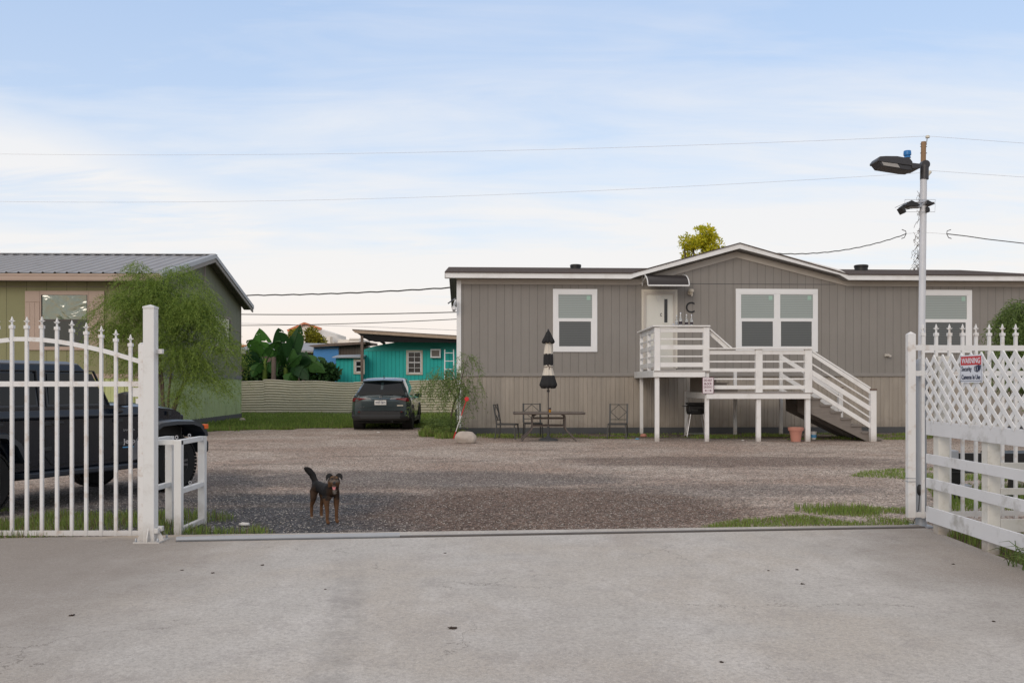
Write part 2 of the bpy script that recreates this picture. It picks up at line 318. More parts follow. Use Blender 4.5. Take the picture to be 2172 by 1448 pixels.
M['rafter'] = mat('rafter', (.40, .30, .22), .85, .25, 5, .4, 30)
M['deck_floor'] = mat('deck_floor', (.30, .27, .25), .85, .2, 5, .4, 30)
def siding(name, col, pitch, gw=.006, gdark=.45, off=0.0, stain=None, sa=.3, var=.07, sheet=0, pv=.14):
    t = NT(name); X, Yc, Z = t.xyz()
    if name.endswith('side'): X = Yc
    fr = t.math('FRACT', t.math('DIVIDE', t.math('ADD', X, 100+off), pitch)); d = t.math('MULTIPLY', t.math('ABSOLUTE', t.math('SUBTRACT', fr, .5)), pitch)
    g = t.step(d, gw*1.6, gw*.6)
    c = t.mix(t.noise(1.2, 4, rough=.6), sc3(col, 1-var), sc3(col, 1+var))
    pid = t.n('ShaderNodeTexWhiteNoise', noise_dimensions='1D'); t.l(t.math('FLOOR', t.math('ADD', t.math('DIVIDE', t.math('ADD', X, 100+off), pitch), .5)), pid.inputs['W'])
    c = t.mix(t.math('MULTIPLY', pid.outputs[0], pv), c, sc3(col, .72))
    c = t.mix(t.math('MULTIPLY', t.step(t.noise(22, 4, stretch=(1, 1, .12), rough=.7), .45, .7), .16), c, sc3(col, .7))
    if stain: c = t.mix(t.math('MULTIPLY', t.step(t.noise(1.6, 5, stretch=(1.4, 1, .25), rough=.6), .42, .7), sa), c, stain)
    if 'skirt' in name: c = t.mix(t.step(t.math('ADD', Z, t.math('MULTIPLY', t.noise(3, 5, rough=.7), .9)), .95, .5, 0, .45), c, (.17, .145, .12))
    c = t.mix(t.math('MULTIPLY', g, 1-gdark), c, sc3(col, .35))
    h = t.math('SUBTRACT', t.math('MULTIPLY', t.noise(60, 3, stretch=(1, 1, .15)), .15), g)
    return t.fin(c, .8, t.bump(h, .5, .008), spec=.25)
M['siding'] = siding('siding', (.262, .243, .222), .244, stain=(.305, .285, .262), sa=.3)
M['skirt'] = siding('skirt', (.35, .31, .265), .272, gw=.004, stain=(.48, .42, .355), sa=.5, off=.05, pv=.08)
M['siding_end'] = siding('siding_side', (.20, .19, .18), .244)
M['base_dark'] = mat('base_dark', (.07, .072, .075), .8, .2, 3, .2, 20)
M['trim_beige'] = mat('trim_beige', (.50, .46, .41), .7, .06, 3, .1, 30)
M['trim_grey'] = mat('trim_grey', (.27, .25, .23), .7, .06, 3, .1, 30)
M['fascia'] = mat('fascia', (.80, .80, .795), .6, .04, 2, .1, 30, dirt=(.6, .57, .53), dirt_amt=.4)
M['soffit'] = siding('soffit', (.36, .355, .35), .1, gw=.008)
M['shingle'] = mat('shingle', (.085, .066, .058), .95, .35, 7, .7, 50, spec=.15, stretch=(.6, 3, 1))
M['win_white'] = mat('win_white', (.80, .80, .80), .45, .03, 3, .05, 30)
def pane(name, col, lines=.027, rough=.06, dark=.75, refl=.5):
    t = NT(name); X, Yc, Z = t.xyz()
    fr = t.math('FRACT', t.math('DIVIDE', t.math('ADD', Z, 10), lines)); c = t.mix(t.step(fr, .55, .8), col, sc3(col, dark))
    c = t.mix(t.math('MULTIPLY', t.noise(1.5, 2), .3), c, sc3(col, .7))
    return t.fin(c, rough, None, spec=refl, Coat_Weight=.0)
M['pane_up'] = pane('pane_up', (.34, .385, .37), lines=.052, dark=.70)
M['pane_low'] = pane('pane_low', (.12, .13, .13), lines=.052, dark=.62, rough=.3, refl=.5)
M['pane_dark'] = tmat('pane_dark', (.012, .014, .016), .06)
t = NT('pane_left'); X, Yc, Z = t.xyz()
M['pane_left'] = t.fin((.10, .15, .10), .10, t.bump(t.noise(1.3, 3, dist=1), .5, .08), spec=.9, IOR=1.8)
M['door'] = mat('door', (.66, .645, .58), .5, .03, 2, .05, 30)
M['bead_trim'] = mat('bead_trim', (.62, .58, .50), .6, .35, 60, .2, 60)
M['black'] = tmat('black', (.012, .012, .013), .5)
M['letter_black'] = tmat('letter_black', (.01, .01, .011), .6)
M['track'] = mat('track', (.13, .115, .105), .6, .3, 8, .2, 60, metal=.3)
M['steel'] = mat('steel', (.55, .55, .57), .35, .1, 5, .1, 50, metal=.8)
M['galv'] = mat('galv', (.36, .38, .41), .5, .12, 6, .1, 50, metal=.35)
t = NT('awning_glass'); M['awning_glass'] = t.fin((.035, .03, .03), .35, t.bump(t.noise(2, 2), .1, .02), spec=.3)
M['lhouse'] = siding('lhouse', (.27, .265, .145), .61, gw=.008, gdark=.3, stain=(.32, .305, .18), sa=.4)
M['lhouse_shaded_side'] = siding('lhouse_shaded_side', (.205, .21, .15), .41, gw=.006, gdark=.45, off=.1)  # front wall colour darkened: shade of the gable side painted in
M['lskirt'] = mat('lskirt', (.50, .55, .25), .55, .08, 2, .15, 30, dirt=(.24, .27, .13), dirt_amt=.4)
M['lskirt_shaded'] = mat('lskirt_shaded', (.37, .46, .24), .55, .1, 2, .15, 30, dirt=(.17, .22, .11), dirt_amt=.5)  # skirting colour with the side wall's shade painted in
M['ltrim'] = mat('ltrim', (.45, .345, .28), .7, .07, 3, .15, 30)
M['ltrim_shaded'] = mat('ltrim_shaded', (.24, .20, .175), .7, .07, 3, .15, 30)  # trim colour darkened by the same painted side shade
M['metal_roof'] = mat('metal_roof', (.31, .30, .30), .45, .08, 1.5, .08, 10, metal=.35, dirt=(.22, .2, .2), dirt_amt=.4)
t = NT('corrugated'); c = t.mix(t.noise(.9, 5, rough=.65), (.50, .47, .36), (.68, .64, .50))
c = t.mix(t.math('MULTIPLY', t.step(t.noise(1.1, 6, rough=.8, stretch=(.7, 1, 3.0)), .60, .70), .5), c, (.20, .13, .08))
c = t.mix(t.math('MULTIPLY', t.step(t.noise(2.6, 5, rough=.75), .66, .74), .9), c, (.23, .085, .03))
M['corrugated'] = t.fin(c, .7, None, metal=.15)
M['turq'] = siding('turq', (.04, .48, .43), .20, gw=.012, gdark=.35, stain=(.06, .58, .51), sa=.4)
M['turq_arch'] = mat('turq_arch', (.035, .38, .335), .6, .1, 2, .1, 20)
M['blue_wall'] = mat('blue_wall', (.09, .29, .62), .8, .12, 2, .3, 20, dirt=(.13, .28, .5), dirt_amt=.5)
M['cream'] = mat('cream', (.62, .56, .46), .7, .1, 3, .1, 30)
M['brown_wall'] = siding('brown_wall', (.13, .10, .085), .16, gw=.01, stain=(.2, .17, .14), sa=.5)
M['church'] = mat('church', (.86, .80, .72), .7, .03, .2, 0, 1)
M['orange'] = mat('orange', (.62, .20, .08), .6, .1, .2, 0, 1)
M['chair'] = mat('chair', (.035, .036, .036), .5, .25, 6, .1, 60)
M['table'] = mat('table', (.10, .08, .068), .45, .2, 5, .1, 60)
M['glass_top'] = tmat('glass_top', (.10, .085, .075), .25)
M['cloth_black'] = mat('cloth_black', (.015, .015, .016), .85, .2, 8, .3, 80)
M['cloth_cream'] = mat('cloth_cream', (.62, .57, .49), .85, .08, 8, .3, 80)
M['terracotta'] = mat('terracotta', (.48, .215, .16), .75, .08, 8, .1, 60)
M['rock'] = mat('rock', (.44, .38, .33), .9, .28, 5, .6, 18, dirt=(.2, .17, .14), dirt_amt=.5, ds=3)
M['red'] = tmat('red', (.58, .02, .025), .35)
M['stake_white'] = tmat('stake_white', (.7, .68, .66), .5)
M['amber'] = tmat('amber', (.75, .13, .02), .3)
M['sign_white'] = mat('sign_white', (.72, .75, .82), .4, .03, 2, 0, 1)
M['sign_red'] = mat('sign_red', (.55, .025, .035), .4, .05, 2, 0, 1)
M['sign_maroon'] = tmat('sign_maroon', (.16, .03, .07), .5)
M['sign_navy'] = tmat('sign_navy', (.02, .03, .07), .5)
M['sign_pink'] = mat('sign_pink', (.74, .68, .70), .5, .04, 8, 0, 1)
M['dark_metal'] = mat('dark_metal', (.035, .033, .036), .45, .1, 5, .1, 60)
M['lens'] = mat('lens', (.33, .31, .29), .3, .06, 30, .2, 80)
M['photo_blue'] = tmat('photo_blue', (.015, .17, .46), .35)
M['pole_wood'] = mat('pole_wood', (.30, .19, .11), .9, .25, 3, .5, 30, stretch=(4, 4, .4))
M['ceramic'] = tmat('ceramic', (.72, .68, .58), .3)
M['wire'] = tmat('wire', (.05, .045, .042), .7)
M['wire_pale'] = tmat('wire_pale', (.62, .60, .62), .6)
M['bottle'] = NT('bottle').fin((.80, .82, .82), .05, None, Transmission_Weight=.75, Alpha=.9)
M['can_orange'] = tmat('can_orange', (.55, .25, .03), .35, .3)
M['can_dark'] = tmat('can_dark', (.03, .02, .03), .35, .3)
M['jeep'] = NT('jeep_paint').fin((.006, .010, .018), .22, None, spec=.4, Coat_Weight=.25, Coat_Roughness=.1)
M['plastic'] = mat('plastic', (.022, .023, .025), .55, .1, 8, .1, 60)
M['flare'] = mat('flare', (.014, .020, .030), .32, .1, 8, .05, 60)
M['car'] = NT('car_paint').fin((.030, .050, .056), .22, None, .3, Coat_Weight=.5, Coat_Roughness=.06)
M['car_glass'] = NT('car_glass').fin((.005, .007, .009), .06, None, spec=.35)
M['tyre'] = mat('tyre', (.018, .018, .018), .85, .2, 12, .5, 60, spec=.2)
M['rim'] = mat('rim', (.10, .10, .105), .35, .1, 5, .05, 50, metal=.6)
M['lamp_red'] = NT('lamp_red').fin((.16, .006, .010), .12, None, Coat_Weight=.6)
M['lamp_clear'] = NT('lamp_clear').fin((.30, .29, .30), .15, None, Coat_Weight=.6)
M['chrome'] = tmat('chrome', (.7, .7, .72), .15, 1)
M['gap'] = tmat('gap', (.004, .004, .004), .7)
M['plate'] = tmat('plate', (.70, .70, .66), .45)
M['plate_ink'] = tmat('plate_ink', (.06, .06, .10), .5)
M['eyes'] = tmat('eyes', (.01, .008, .006), .1)
M['tongue'] = tmat('tongue', (.50, .17, .18), .45)
M['nose'] = tmat('nose', (.012, .011, .011), .4)
M['litter'] = tmat('litter', (.65, .63, .6), .7)
M['litter_blue'] = tmat('litter_blue', (.10, .35, .60), .6)
M['leaf_dead'] = tmat('leaf_dead', (.045, .03, .022), .9)
M['stone_pale'] = mat('stone_pale', (.40, .37, .33), .9, .2, 5, 0, 1)
M['stone_dark'] = mat('stone_dark', (.06, .055, .055), .9, .2, 5, 0, 1)

# ------------------------------------------------------------ ground
def sheet(name, pts, z, mat_, th=0):
    mb = MB()
    if th: mb.ext([(x, y, z-th) for x, y in pts], (0, 0, th))
    else: mb.add([(x, y, z) for x, y in pts], [tuple(range(len(pts)))])
    return tag(mb.build(name, mat_), kind='structure')
def raw(o):                                       # keep ground materials in world metres
    v = o.location.copy()
    for q in o.data.vertices: q.co += v
    o.location = (0, 0, 0); return o
g = raw(sheet('ground', [(-900, -60), (900, -60), (900, 1600), (-900, 1600)], -.012, M['earth']))
raw(sheet('gravel_yard', [(-30, 6), (30, 6), (30, 31), (1, 31), (-7, 30.2), (-12, 29.2), (-30, 30)], -.004, M['gravel']))
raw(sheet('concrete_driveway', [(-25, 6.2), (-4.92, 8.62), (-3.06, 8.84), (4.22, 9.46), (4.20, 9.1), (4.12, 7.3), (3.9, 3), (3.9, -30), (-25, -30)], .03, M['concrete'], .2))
raw(sheet('lawn_ground', [(-14.5, 28.9), (-12.1, 28.6), (-10.2, 27.8), (-8.0, 29.4), (-6.6, 30.4), (-4.6, 31.2), (-2.9, 30.4), (-2.6, 28.6), (-2.45, 27.6), (-2.5, 27), (-2.25, 26.3), (-2.3, 25.9), (-1.95, 25.5), (-1.6, 25.1), (-.9, 26.2), (-.9, 46), (-30, 46), (-30, 29.5)], 0.0, M['grass_soil']))
raw(sheet('verge_soil', [(4.14, 3), (4.18, 9.0), (7, 9.2), (14, 9.2), (14, 3)], 0.004, M['soil']))

rng = random.Random(7)
def inpoly(x, y, poly):
    c = False; n = len(poly)
    for i in range(n):
        x0, y0 = poly[i]; x1, y1 = poly[(i+1) % n]
        if (y0 > y) != (y1 > y) and x < (x1-x0)*(y-y0)/(y1-y0)+x0: c = not c
    return c
def blades(name, poly, n, h, wd, mats=('grass',), seed=1, thr=-.25, sc_=.8, dry=0, z=0, fade=True, lean=.45):
    r = random.Random(seed); mb = MB(); x0 = min(p[0] for p in poly); x1 = max(p[0] for p in poly); y0 = min(p[1] for p in poly); y1 = max(p[1] for p in poly); k = 0; tries = 0
    while k < n and tries < n*12:
        tries += 1
        x = r.uniform(x0, x1); y = r.uniform(y0, y1)
        q = mn.noise((x*sc_, y*sc_, seed*3.1))
        if not inpoly(x, y, poly) or q < thr+r.uniform(-.15, .15): continue
        hh = h*r.uniform(.45, 1.25)*(1+.8*q); a = r.uniform(0, 6.283); b = r.uniform(0, lean)*hh; ww = wd*r.uniform(.6, 1.3)
        dx, dy = math.cos(a), math.sin(a); a2 = r.uniform(0, 6.283); px, py = math.cos(a2)*ww, math.sin(a2)*ww
        mb.k = 1 if r.random() < dry else 0
        mb.add([(x-px, y-py, z), (x+px, y+py, z), (x+px*.6+dx*b*.4, y+py*.6+dy*b*.4, z+hh*.6), (x-px*.6+dx*b*.4, y-py*.6+dy*b*.4, z+hh*.6), (x+dx*b, y+dy*b, z+hh*.95)], [(0,1,2,3), (3,2,4)])
        k += 1
    return tag(mb.build(name, [M[m] for m in (mats if len(mats) > 1 else (mats[0], 'grass_dry'))], normals=False), kind='stuff')
blades('lawn_grass', [(-13.5, 29.3), (-12.1, 28.75), (-10.3, 27.9), (-8.0, 29.2), (-6.6, 30.2), (-4.6, 31.0), (-3.0, 30.6), (-2.5, 28.6), (-1.2, 28), (-1.2, 44), (-15, 44)], 52000, .11, .012, seed=2, thr=-.9, dry=.06)
blades('weedy_grass', [(-2.75, 26.8), (-2.6, 25.4), (-1.9, 24.4), (-1.3, 24.9), (-1.3, 25.8), (-1.75, 27.0), (-1.9, 29), (-2.75, 29)], 2600, .16, .010, seed=3, thr=-.12, sc_=2.2, dry=.25)
blades('lawn_edge_grass', [(-14, 28.9), (-12.1, 28.2), (-10.3, 27.4), (-8.0, 28.6), (-6.6, 29.6), (-4.6, 30.5), (-4.6, 31.2), (-6.8, 30.6), (-8.2, 29.7), (-10.3, 28.4), (-12.1, 29.1), (-14, 29.6)], 6000, .08, .011, seed=22, thr=.02, sc_=1.3, dry=.2)
blades('gate_grass', [(-6.5, 8.6), (-4.9, 8.68), (-3.3, 9.0), (-3.1, 8.86), (-2.3, 8.94), (-2.75, 9.6), (-3.1, 10.1), (-3.9, 10.6), (-5, 10.6), (-7, 10.9)], 9000, .075, .0035, seed=4, thr=-.12, sc_=1.6, dry=.3)
blades('drive_edge_grass', [(1.9, 9.30), (2.9, 9.38), (4.25, 9.50), (4.9, 9.8), (5.2, 10.9), (4.2, 11.0), (3.4, 10.9), (3.05, 10.2), (2.3, 9.85)], 7000, .034, .0035, seed=5, thr=-.08, sc_=2.0, dry=.25)
blades('tall_grass', [(3.2, 10.3), (4.3, 10.3), (4.2, 10.95), (3.4, 10.95)], 700, .07, .004, seed=15, thr=-.1, sc_=2.4, dry=.1)
blades('yard_grass', [(5.4, 14.6), (6.4, 14.0), (9, 13.6), (9.4, 15.8), (6.8, 15.9), (5.9, 15.4)], 7000, .04, .005, seed=6, thr=-.35, sc_=1, dry=.06)
blades('trailer_grass', [(5, 10.6), (9, 10.6), (9.4, 13.2), (6, 13.2)], 9000, .08, .005, seed=16, thr=-.35, sc_=1, dry=.06)
blades('verge_grass', [(4.22, 9.1), (4.2, 7.6), (4.13, 6.0), (6.5, 6.0), (6.5, 9.2)], 9000, .085, .004, seed=8, thr=-.3, sc_=2.0, dry=.38)
blades('wall_foot_grass', [(-1.0, 25.0), (.9, 24.3), (2.2, 24.5), (10.0, 24.0), (16, 24.6), (16, 27), (-1, 26.6)], 11000, .05, .01, seed=9, thr=.06, sc_=.9, dry=.25)
# loose pebbles: nobody could count them
mb = MB(); r = random.Random(21)
for i in range(6500):
    Yp = 9.1+(r.random()**1.6)*13; Xp = r.uniform(-.56, .56)*Yp*1.05
    if Yp < 9.56+.085*(Xp-4.2) and Xp < 4.3: continue
    s = r.uniform(.003, .0085)*(1+.035*Yp); mb.k = 0 if r.random() < .62 else 1
    a = r.uniform(0, 3); c_, s_ = math.cos(a)*s, math.sin(a)*s
    mb.add([(Xp+c_, Yp+s_, 0), (Xp-s_, Yp+c_, 0), (Xp-c_, Yp-s_, 0), (Xp+s_, Yp-c_, 0), (Xp+s_*.3, Yp, s*.8)], [(0,1,4),(1,2,4),(2,3,4),(3,0,4)])
tag(mb.build('loose_pebbles', [M['stone_pale'], M['stone_dark']], normals=False), kind='stuff')
# ------------------------------------------------------------ grey mobile home
HR_ = Frame(-1.60, 26.8, R(2.7))
home = thing('grey_mobile_home', (-1.60, 26.8, 0), 'long grey mobile home with white trim, shallow front gable and dark shingle roof', 'house', R(2.7))
UL = 17.5; DP = 9.6
pt = HR_.pt
zs = pt(1100, 797).z; ze = pt(1000, 603).z; zf0 = pt(960, 589, .45).z; zf1 = pt(960, 579, .45).z
uA, uP, uB = pt(1350, 600).x, pt(1562, 540).x, pt(1800, 600).x; zP = pt(1562, 545).z
W = .45
fpt = lambda x, y: (pt(x, y, W).x, pt(x, y, W).z)
fl = [(-.37, zf1), (fpt(1338, 579)[0], zf1), fpt(1355, 575), fpt(1569, 517), fpt(1782, 573), (fpt(1800, 579)[0], zf1), (UL+.3, zf1)]
mb = MB(); wall = [(0, 0, zs-.05), (UL, 0, zs-.05), (UL, 0, zf1-.06)]+[(u_, 0, z_-.06) for u_, z_ in reversed(fl[1:-1])]+[(0, 0, zf1-.06)]
mb.ext(wall, (0, .1, 0)); mb.box(UL-.1, UL, .1, DP, zs-.05, ze+.1); mb.box(0, UL, DP-.1, DP, .1, ze+.1)
mb.build('wall', M['siding'], home, local=True)
mb = MB(); mb.box(0, .1, .1, DP, .1, ze+.1); mb.ext([(0, .1, ze+.1), (0, DP, ze+.1), (0, DP/2, ze+.9)], (.1, 0, 0)); mb.build('end_wall', M['siding_end'], home, local=True)
# ribbed skirting (pairs of raised seams) and dark footing
zb = pt(1200, 907).z
mb = MB(); row = []; u = 0
while u < UL:
    for du, dw in ((0, .03), (.012, .045), (.03, .045), (.042, .03), (.15, .03), (.156, .024), (.162, .03)): row.append((u+du, dw))
    u += .272
mb.grid([[(a, -b, zb) for a, b in row], [(a, -b, zs) for a, b in row]]); mb.box(0, UL, -.02, 0, zb, zs); mb.build('skirting', M['skirt'], home, local=True)
mb = MB(); mb.box(-.01, UL, -.06, .1, 0, zb+.01); mb.build('footing', M['base_dark'], home, local=True)
mb = MB(); mb.box(-.02, UL, -.075, 0, zs-.01, zs+.085); mb.build('belt_trim', M['trim_grey'], home, local=True, bev=.004)
mb = MB(); a = pt(969, 900, .03); b = pt(978, 900, .03); mb.box(-.03, b.x, -.035, .1, zb, ze+.1); mb.build('corner_trim', M['fascia'], home, local=True)
mb = MB(); mb.box(uA+.4, uB-.4, -.006, 0, pt(1500, 602).z-.006, pt(1500, 602).z+.008); mb.build('joint_strip', M['base_dark'], home, local=True)
# trim board following the eave and gable
def band(pl, th, w0, w1):                          # pl: (u, ztop) polyline
    m_ = MB()
    for (u0, z0), (u1, z1) in zip(pl, pl[1:]): m_.ext([(u0, -w1, z0), (u1, -w1, z1), (u1, -w1, z1-th), (u0, -w1, z0-th)], (0, w1-w0, 0))
    return m_
eb = pt(1000, 590).z
band([(-.02, eb), (uA+.05, eb), (uP, pt(1562, 534).z), (uB-.05, eb), (UL, eb)], .175, 0, .03).build('trim_board', M['trim_beige'], home, local=True)
W = .45
fpt = lambda x, y: (pt(x, y, W).x, pt(x, y, W).z)
fl = [(-.37, zf1), (fpt(1338, 579)[0], zf1), fpt(1355, 575), fpt(1569, 517), fpt(1782, 573), (fpt(1800, 579)[0], zf1), (UL+.3, zf1)]
band(fl, zf1-zf0, W-.04, W).build('fascia', M['fascia'], home, local=True)
band([(u_, z_+.012) for u_, z_ in fl], .035, W-.05, W+.012).build('drip_edge', M['fascia'], home, local=True)
# soffit, roof
mb = MB()
zso = zf0+.03
for (u0, z0), (u1, z1) in zip(fl, fl[1:]): mb.add([(u0, -W+.04, z0-.11), (u1, -W+.04, z1-.11), (u1, 0, z1-.11), (u0, 0, z0-.11)], [(0,1,2,3)])
mb.build('soffit', M['soffit'], home, local=True)
rz = pt(1100, 567, -4.8).z; uL = -.37; v0 = -W-.03; up_, zp_ = fl[3]; u1_, u2_ = fl[1][0], fl[5][0]; zt = zf1+.034
mb = MB(); T = .03
def slab(m_, pts, th=.03): m_.ext([Vector(p)-Vector((0, 0, th)) for p in pts], (0, 0, th))
slab(mb, [(uL, v0, zt), (u1_, v0, zt), (uP, DP/2, rz), (uL, DP/2, rz)])
slab(mb, [(u1_, v0, zt), (up_, v0, zp_+.034), (up_, DP/2, rz+.02), (uP-.01, DP/2, rz)])
slab(mb, [(up_, v0, zp_+.034), (u2_, v0, zt), (uP+.01, DP/2, rz), (up_, DP/2, rz+.02)])
slab(mb, [(u2_, v0, zt), (UL+.3, v0, zt), (UL+.3, DP/2, rz), (uP, DP/2, rz)])
slab(mb, [(uL, DP/2, rz), (UL+.3, DP/2, rz), (UL+.3, DP+W, zt), (uL, DP+W, zt)])
roof = mb.build('roof', M['shingle'], home, local=True)
mb = MB()                                          # overhang of the end gable with its white rake and vented underside
mb.ext([(uL, v0+.03, zt-.05), (uL, DP/2, rz-.05), (uL, DP+W, zt-.05), (uL, DP+W, zt-.19), (uL, DP/2, rz-.19), (uL, v0+.03, zt-.19)], (.035, 0, 0)); mb.build('rake_board', M['trim_grey'], home, local=True)
mb = MB(); mb.add([(uL+.035, v0+.06, zt-.15), (0, v0+.06, zt-.15), (0, DP/2, rz-.15), (uL+.035, DP/2, rz-.15), (0, DP+W, zt-.15), (uL+.035, DP+W, zt-.15)], [(0,1,2,3), (3,2,4,5)]); mb.build('end_soffit', M['soffit'], home, local=True)
for x0, x1, yt in ((1209, 1233, 560), (1812, 1841, 561)):
    c0 = pt((x0+x1)/2, yt, -3.6); rr = (pt(x1, yt, -3.6).x-pt(x0, yt, -3.6).x)/2
    mb = MB(); mb.lathe([(rr*.9, -.35), (rr*.92, -.09), (rr*.98, -.08), (rr, -.02), (rr*.9, 0)], (c0.x, c0.y, c0.z-.02), 24)
    mb.build('roof_vent', M['black'], roof, local=True, smooth=True)
def window(x0, y0, x1, y1, sashes, label=None):
    m_ = MB(); B = lambda a, b, c, d, w, t: HR_.pbox(m_, a, b, c, d, w, t)
    q = 9.5
    B(x0, y0, x1, y0+q, .035, .035); B(x0, y1-q*.8, x1, y1, .035, .035); B(x0, y0+q, x0+q*.85, y1-q*.8, .035, .035); B(x1-q*.85, y0+q, x1, y1-q*.8, .035, .035)
    if len(sashes) > 1: B(sashes[0][1]+3, y0+q, sashes[1][0]-3, y1-q*.8, .032, .032)
    wn = m_.build('window', M['win_white'], home, local=True, bev=.003, label=label)
    for a, b in sashes:
        m_ = MB(); B = lambda a, b, c, d, w, t: HR_.pbox(m_, a, b, c, d, w, t)
        yt, ym0, ym1, yb = y0+11.5, y0+62, y0+68.5, y1-11.5
        B(a-4, yt-4, b+4, yt, .028, .028); B(a-4, ym0, b+4, ym1, .034, .034); B(a-4, yb, b+4, yb+5, .034, .034)
        B(a-4, yt, a, ym0, .028, .028); B(b, yt, b+4, ym0, .028, .028); B(a-4, ym1, a+1.5, yb, .034, .034); B(b-2.5, ym1, b+4, yb, .034, .034)
        m_.build('sash', M['win_white'], wn, local=True, bev=.002)
        m_ = MB(); B = lambda a, b, c, d, w, t: HR_.pbox(m_, a, b, c, d, w, t); B(a, yt, b, ym0, .012, .01); m_.build('pane', M['pane_up'], wn, local=True)
        m_ = MB(); B = lambda a, b, c, d, w, t: HR_.pbox(m_, a, b, c, d, w, t); B(a+1.5, ym1, b-2.5, yb, .018, .01); m_.build('pane', M['pane_low'], wn, local=True)
        m_ = MB(); B = lambda a, b, c, d, w, t: HR_.pbox(m_, a, b, c, d, w, t); B(b-11.5, yt+3, b-3.5, yt+11.5, .016, .004); m_.build('sticker', tmat('sticker', (.34, .50, .42), .5), wn, local=True)
window(1173, 613, 1267, 746, [(1184.5, 1256)], 'single window with half-lowered white blind')
window(1561, 613, 1735, 746, [(1572, 1642), (1655, 1724.5)], 'double window beside the stair landing')
window(1951, 615, 2062, 748, [(1962, 2051)], 'window half hidden by the lamp pole')
# door, frame, canopy, wall lamp, number
m_ = MB()
for a in ((1361, 614, 1437, 618.5), (1361, 618.5, 1365.5, 781), (1432.5, 618.5, 1437, 781)): HR_.pbox(m_, *a, .03, .03)
m_.build('door_casing', M['bead_trim'], home, local=True)
m_ = MB()
for a in ((1365.5, 618.5, 1432.5, 624), (1365.5, 624, 1370.5, 781), (1428.5, 624, 1432.5, 781), (1365, 779, 1434, 784)): HR_.pbox(m_, *a, .05, .05)
m_.build('door_frame', M['trim_beige'], home, local=True, bev=.003)
m_ = MB(); HR_.pbox(m_, 1370.5, 624, 1428.5, 779, .02, .02); door = m_.build('door', M['door'], home, local=True)
m_ = MB()
for a in ((1406.5, 631.5, 1418, 634), (1406.5, 684, 1418, 686.5), (1406.5, 634, 1408.8, 684), (1416, 634, 1418, 684)): HR_.pbox(m_, *a, .032, .012)
m_.build('window_bead', M['door'], door, local=True)
m_ = MB(); HR_.pbox(m_, 1409, 634, 1416, 684, .024, .004); m_.build('pane', M['pane_dark'], door, local=True)
m_ = MB(); q = pt(1427, 689, .03); m_.lathe([(.02, 0), (.02, -.03), (.036, -.045), (.03, -.075), (0.005, -.08)], (q.x, q.y, q.z), 14, 'y'); m_.build('handle', M['steel'], door, local=True, smooth=True)
m_ = MB(); a = pt(1391, 624, .025); b = pt(1395.5, 639, .025); c0 = pt(1399, 624, .025); m_.tube([a, (a+b)/2+Vector((-.0, 0, -.05)), b, (b+c0)/2+Vector((0, 0, -.05)), c0], .004, 6); m_.build('wreath_hook', M['steel'], door, local=True)
def lmat(v): return wm(home) @ v
HX = Vector((math.cos(R(2.7)), math.sin(R(2.7)), 0))
text('C', door, M['letter_black'], lmat(pt(1402.2, 667.5, .026)), HX, (0, 0, 1), .055, .10, bold=.03)
text('C', home, M['letter_black'], lmat(pt(1464, 651.8, .012)), HX, (0, 0, 1), .265, .325, bold=.004, depth=.01, name='house_letter')
# canopy
aw = HR_; m_ = MB(); rows = []
ca, cb = pt(1361, 590, .0), pt(1455, 590, .0); uL_, uR_ = pt(1366, 590, .3).x, pt(1452, 590, .3).x
for i in range(13):
    th = i/12; w_ = .85*math.sin(th*math.pi/2*.98); z_ = pt(1400, 586, 0).z+.02-.44*(1-math.cos(th*math.pi/2*.92))
    rows.append([(uL_, -w_-.03, z_), (uR_, -w_-.03, z_)])
m_.grid(rows); cn = m_.build('door_canopy', M['awning_glass'], home, local=True, smooth='all')
for uu in (uL_, uR_):
    m_ = MB(); m_.tube([(uu, r_[0][1], r_[0][2]+.004) for r_ in rows], .018, 6); m_.tube([(uu, -.03, rows[0][0][2]-.02), (uu, -.03, rows[0][0][2]-.26), (uu, -.07, rows[0][0][2]-.3)], .022, 6); m_.beam((uu, -.03, rows[0][0][2]-.2), (uu, -.5, rows[6][0][2]), .03, .03)
    m_.build('canopy_bracket', M['white_metal_cool'], cn, local=True, smooth=True)
m_ = MB(); m_.beam((uL_, rows[-1][0][1], rows[-1][0][2]), (uR_, rows[-1][0][1], rows[-1][0][2]), .025, .04); m_.build('front_rail', M['white_metal_cool'], cn, local=True)
q = pt(1464, 620, 0); m_ = MB(); m_.lathe([(.06, 0), (.06, -.03), (.03, -.04)], (q.x-.02, 0, q.z-.02), 16, 'y'); m_.tube([(q.x-.02, -.03, q.z-.03), (q.x-.02, -.11, q.z-.06), (q.x-.02, -.12, q.z)], .02, 8); m_.lathe([(.085, .0), (.08, .07), (.06, .085)], (q.x, -.12, q.z), 18); m_.lathe([(.02, -.13), (.035, -.08), (.03, 0)], (q.x+.02, -.12, q.z), 12)
m_.build('wall_lamp', M['cream'], home, local=True, smooth=True)
q = pt(1881, 754, 0); m_ = MB(); m_.box(q.x-.08, q.x+.05, -.05, 0, q.z-.03, q.z+.05); m_.tube([(q.x-.02, -.03, q.z), (q.x+.02, -.10, q.z), (q.x+.07, -.11, q.z-.03)], .04, 8); m_.build('exhaust_hood', M['trim_beige'], home, local=True, smooth=True)
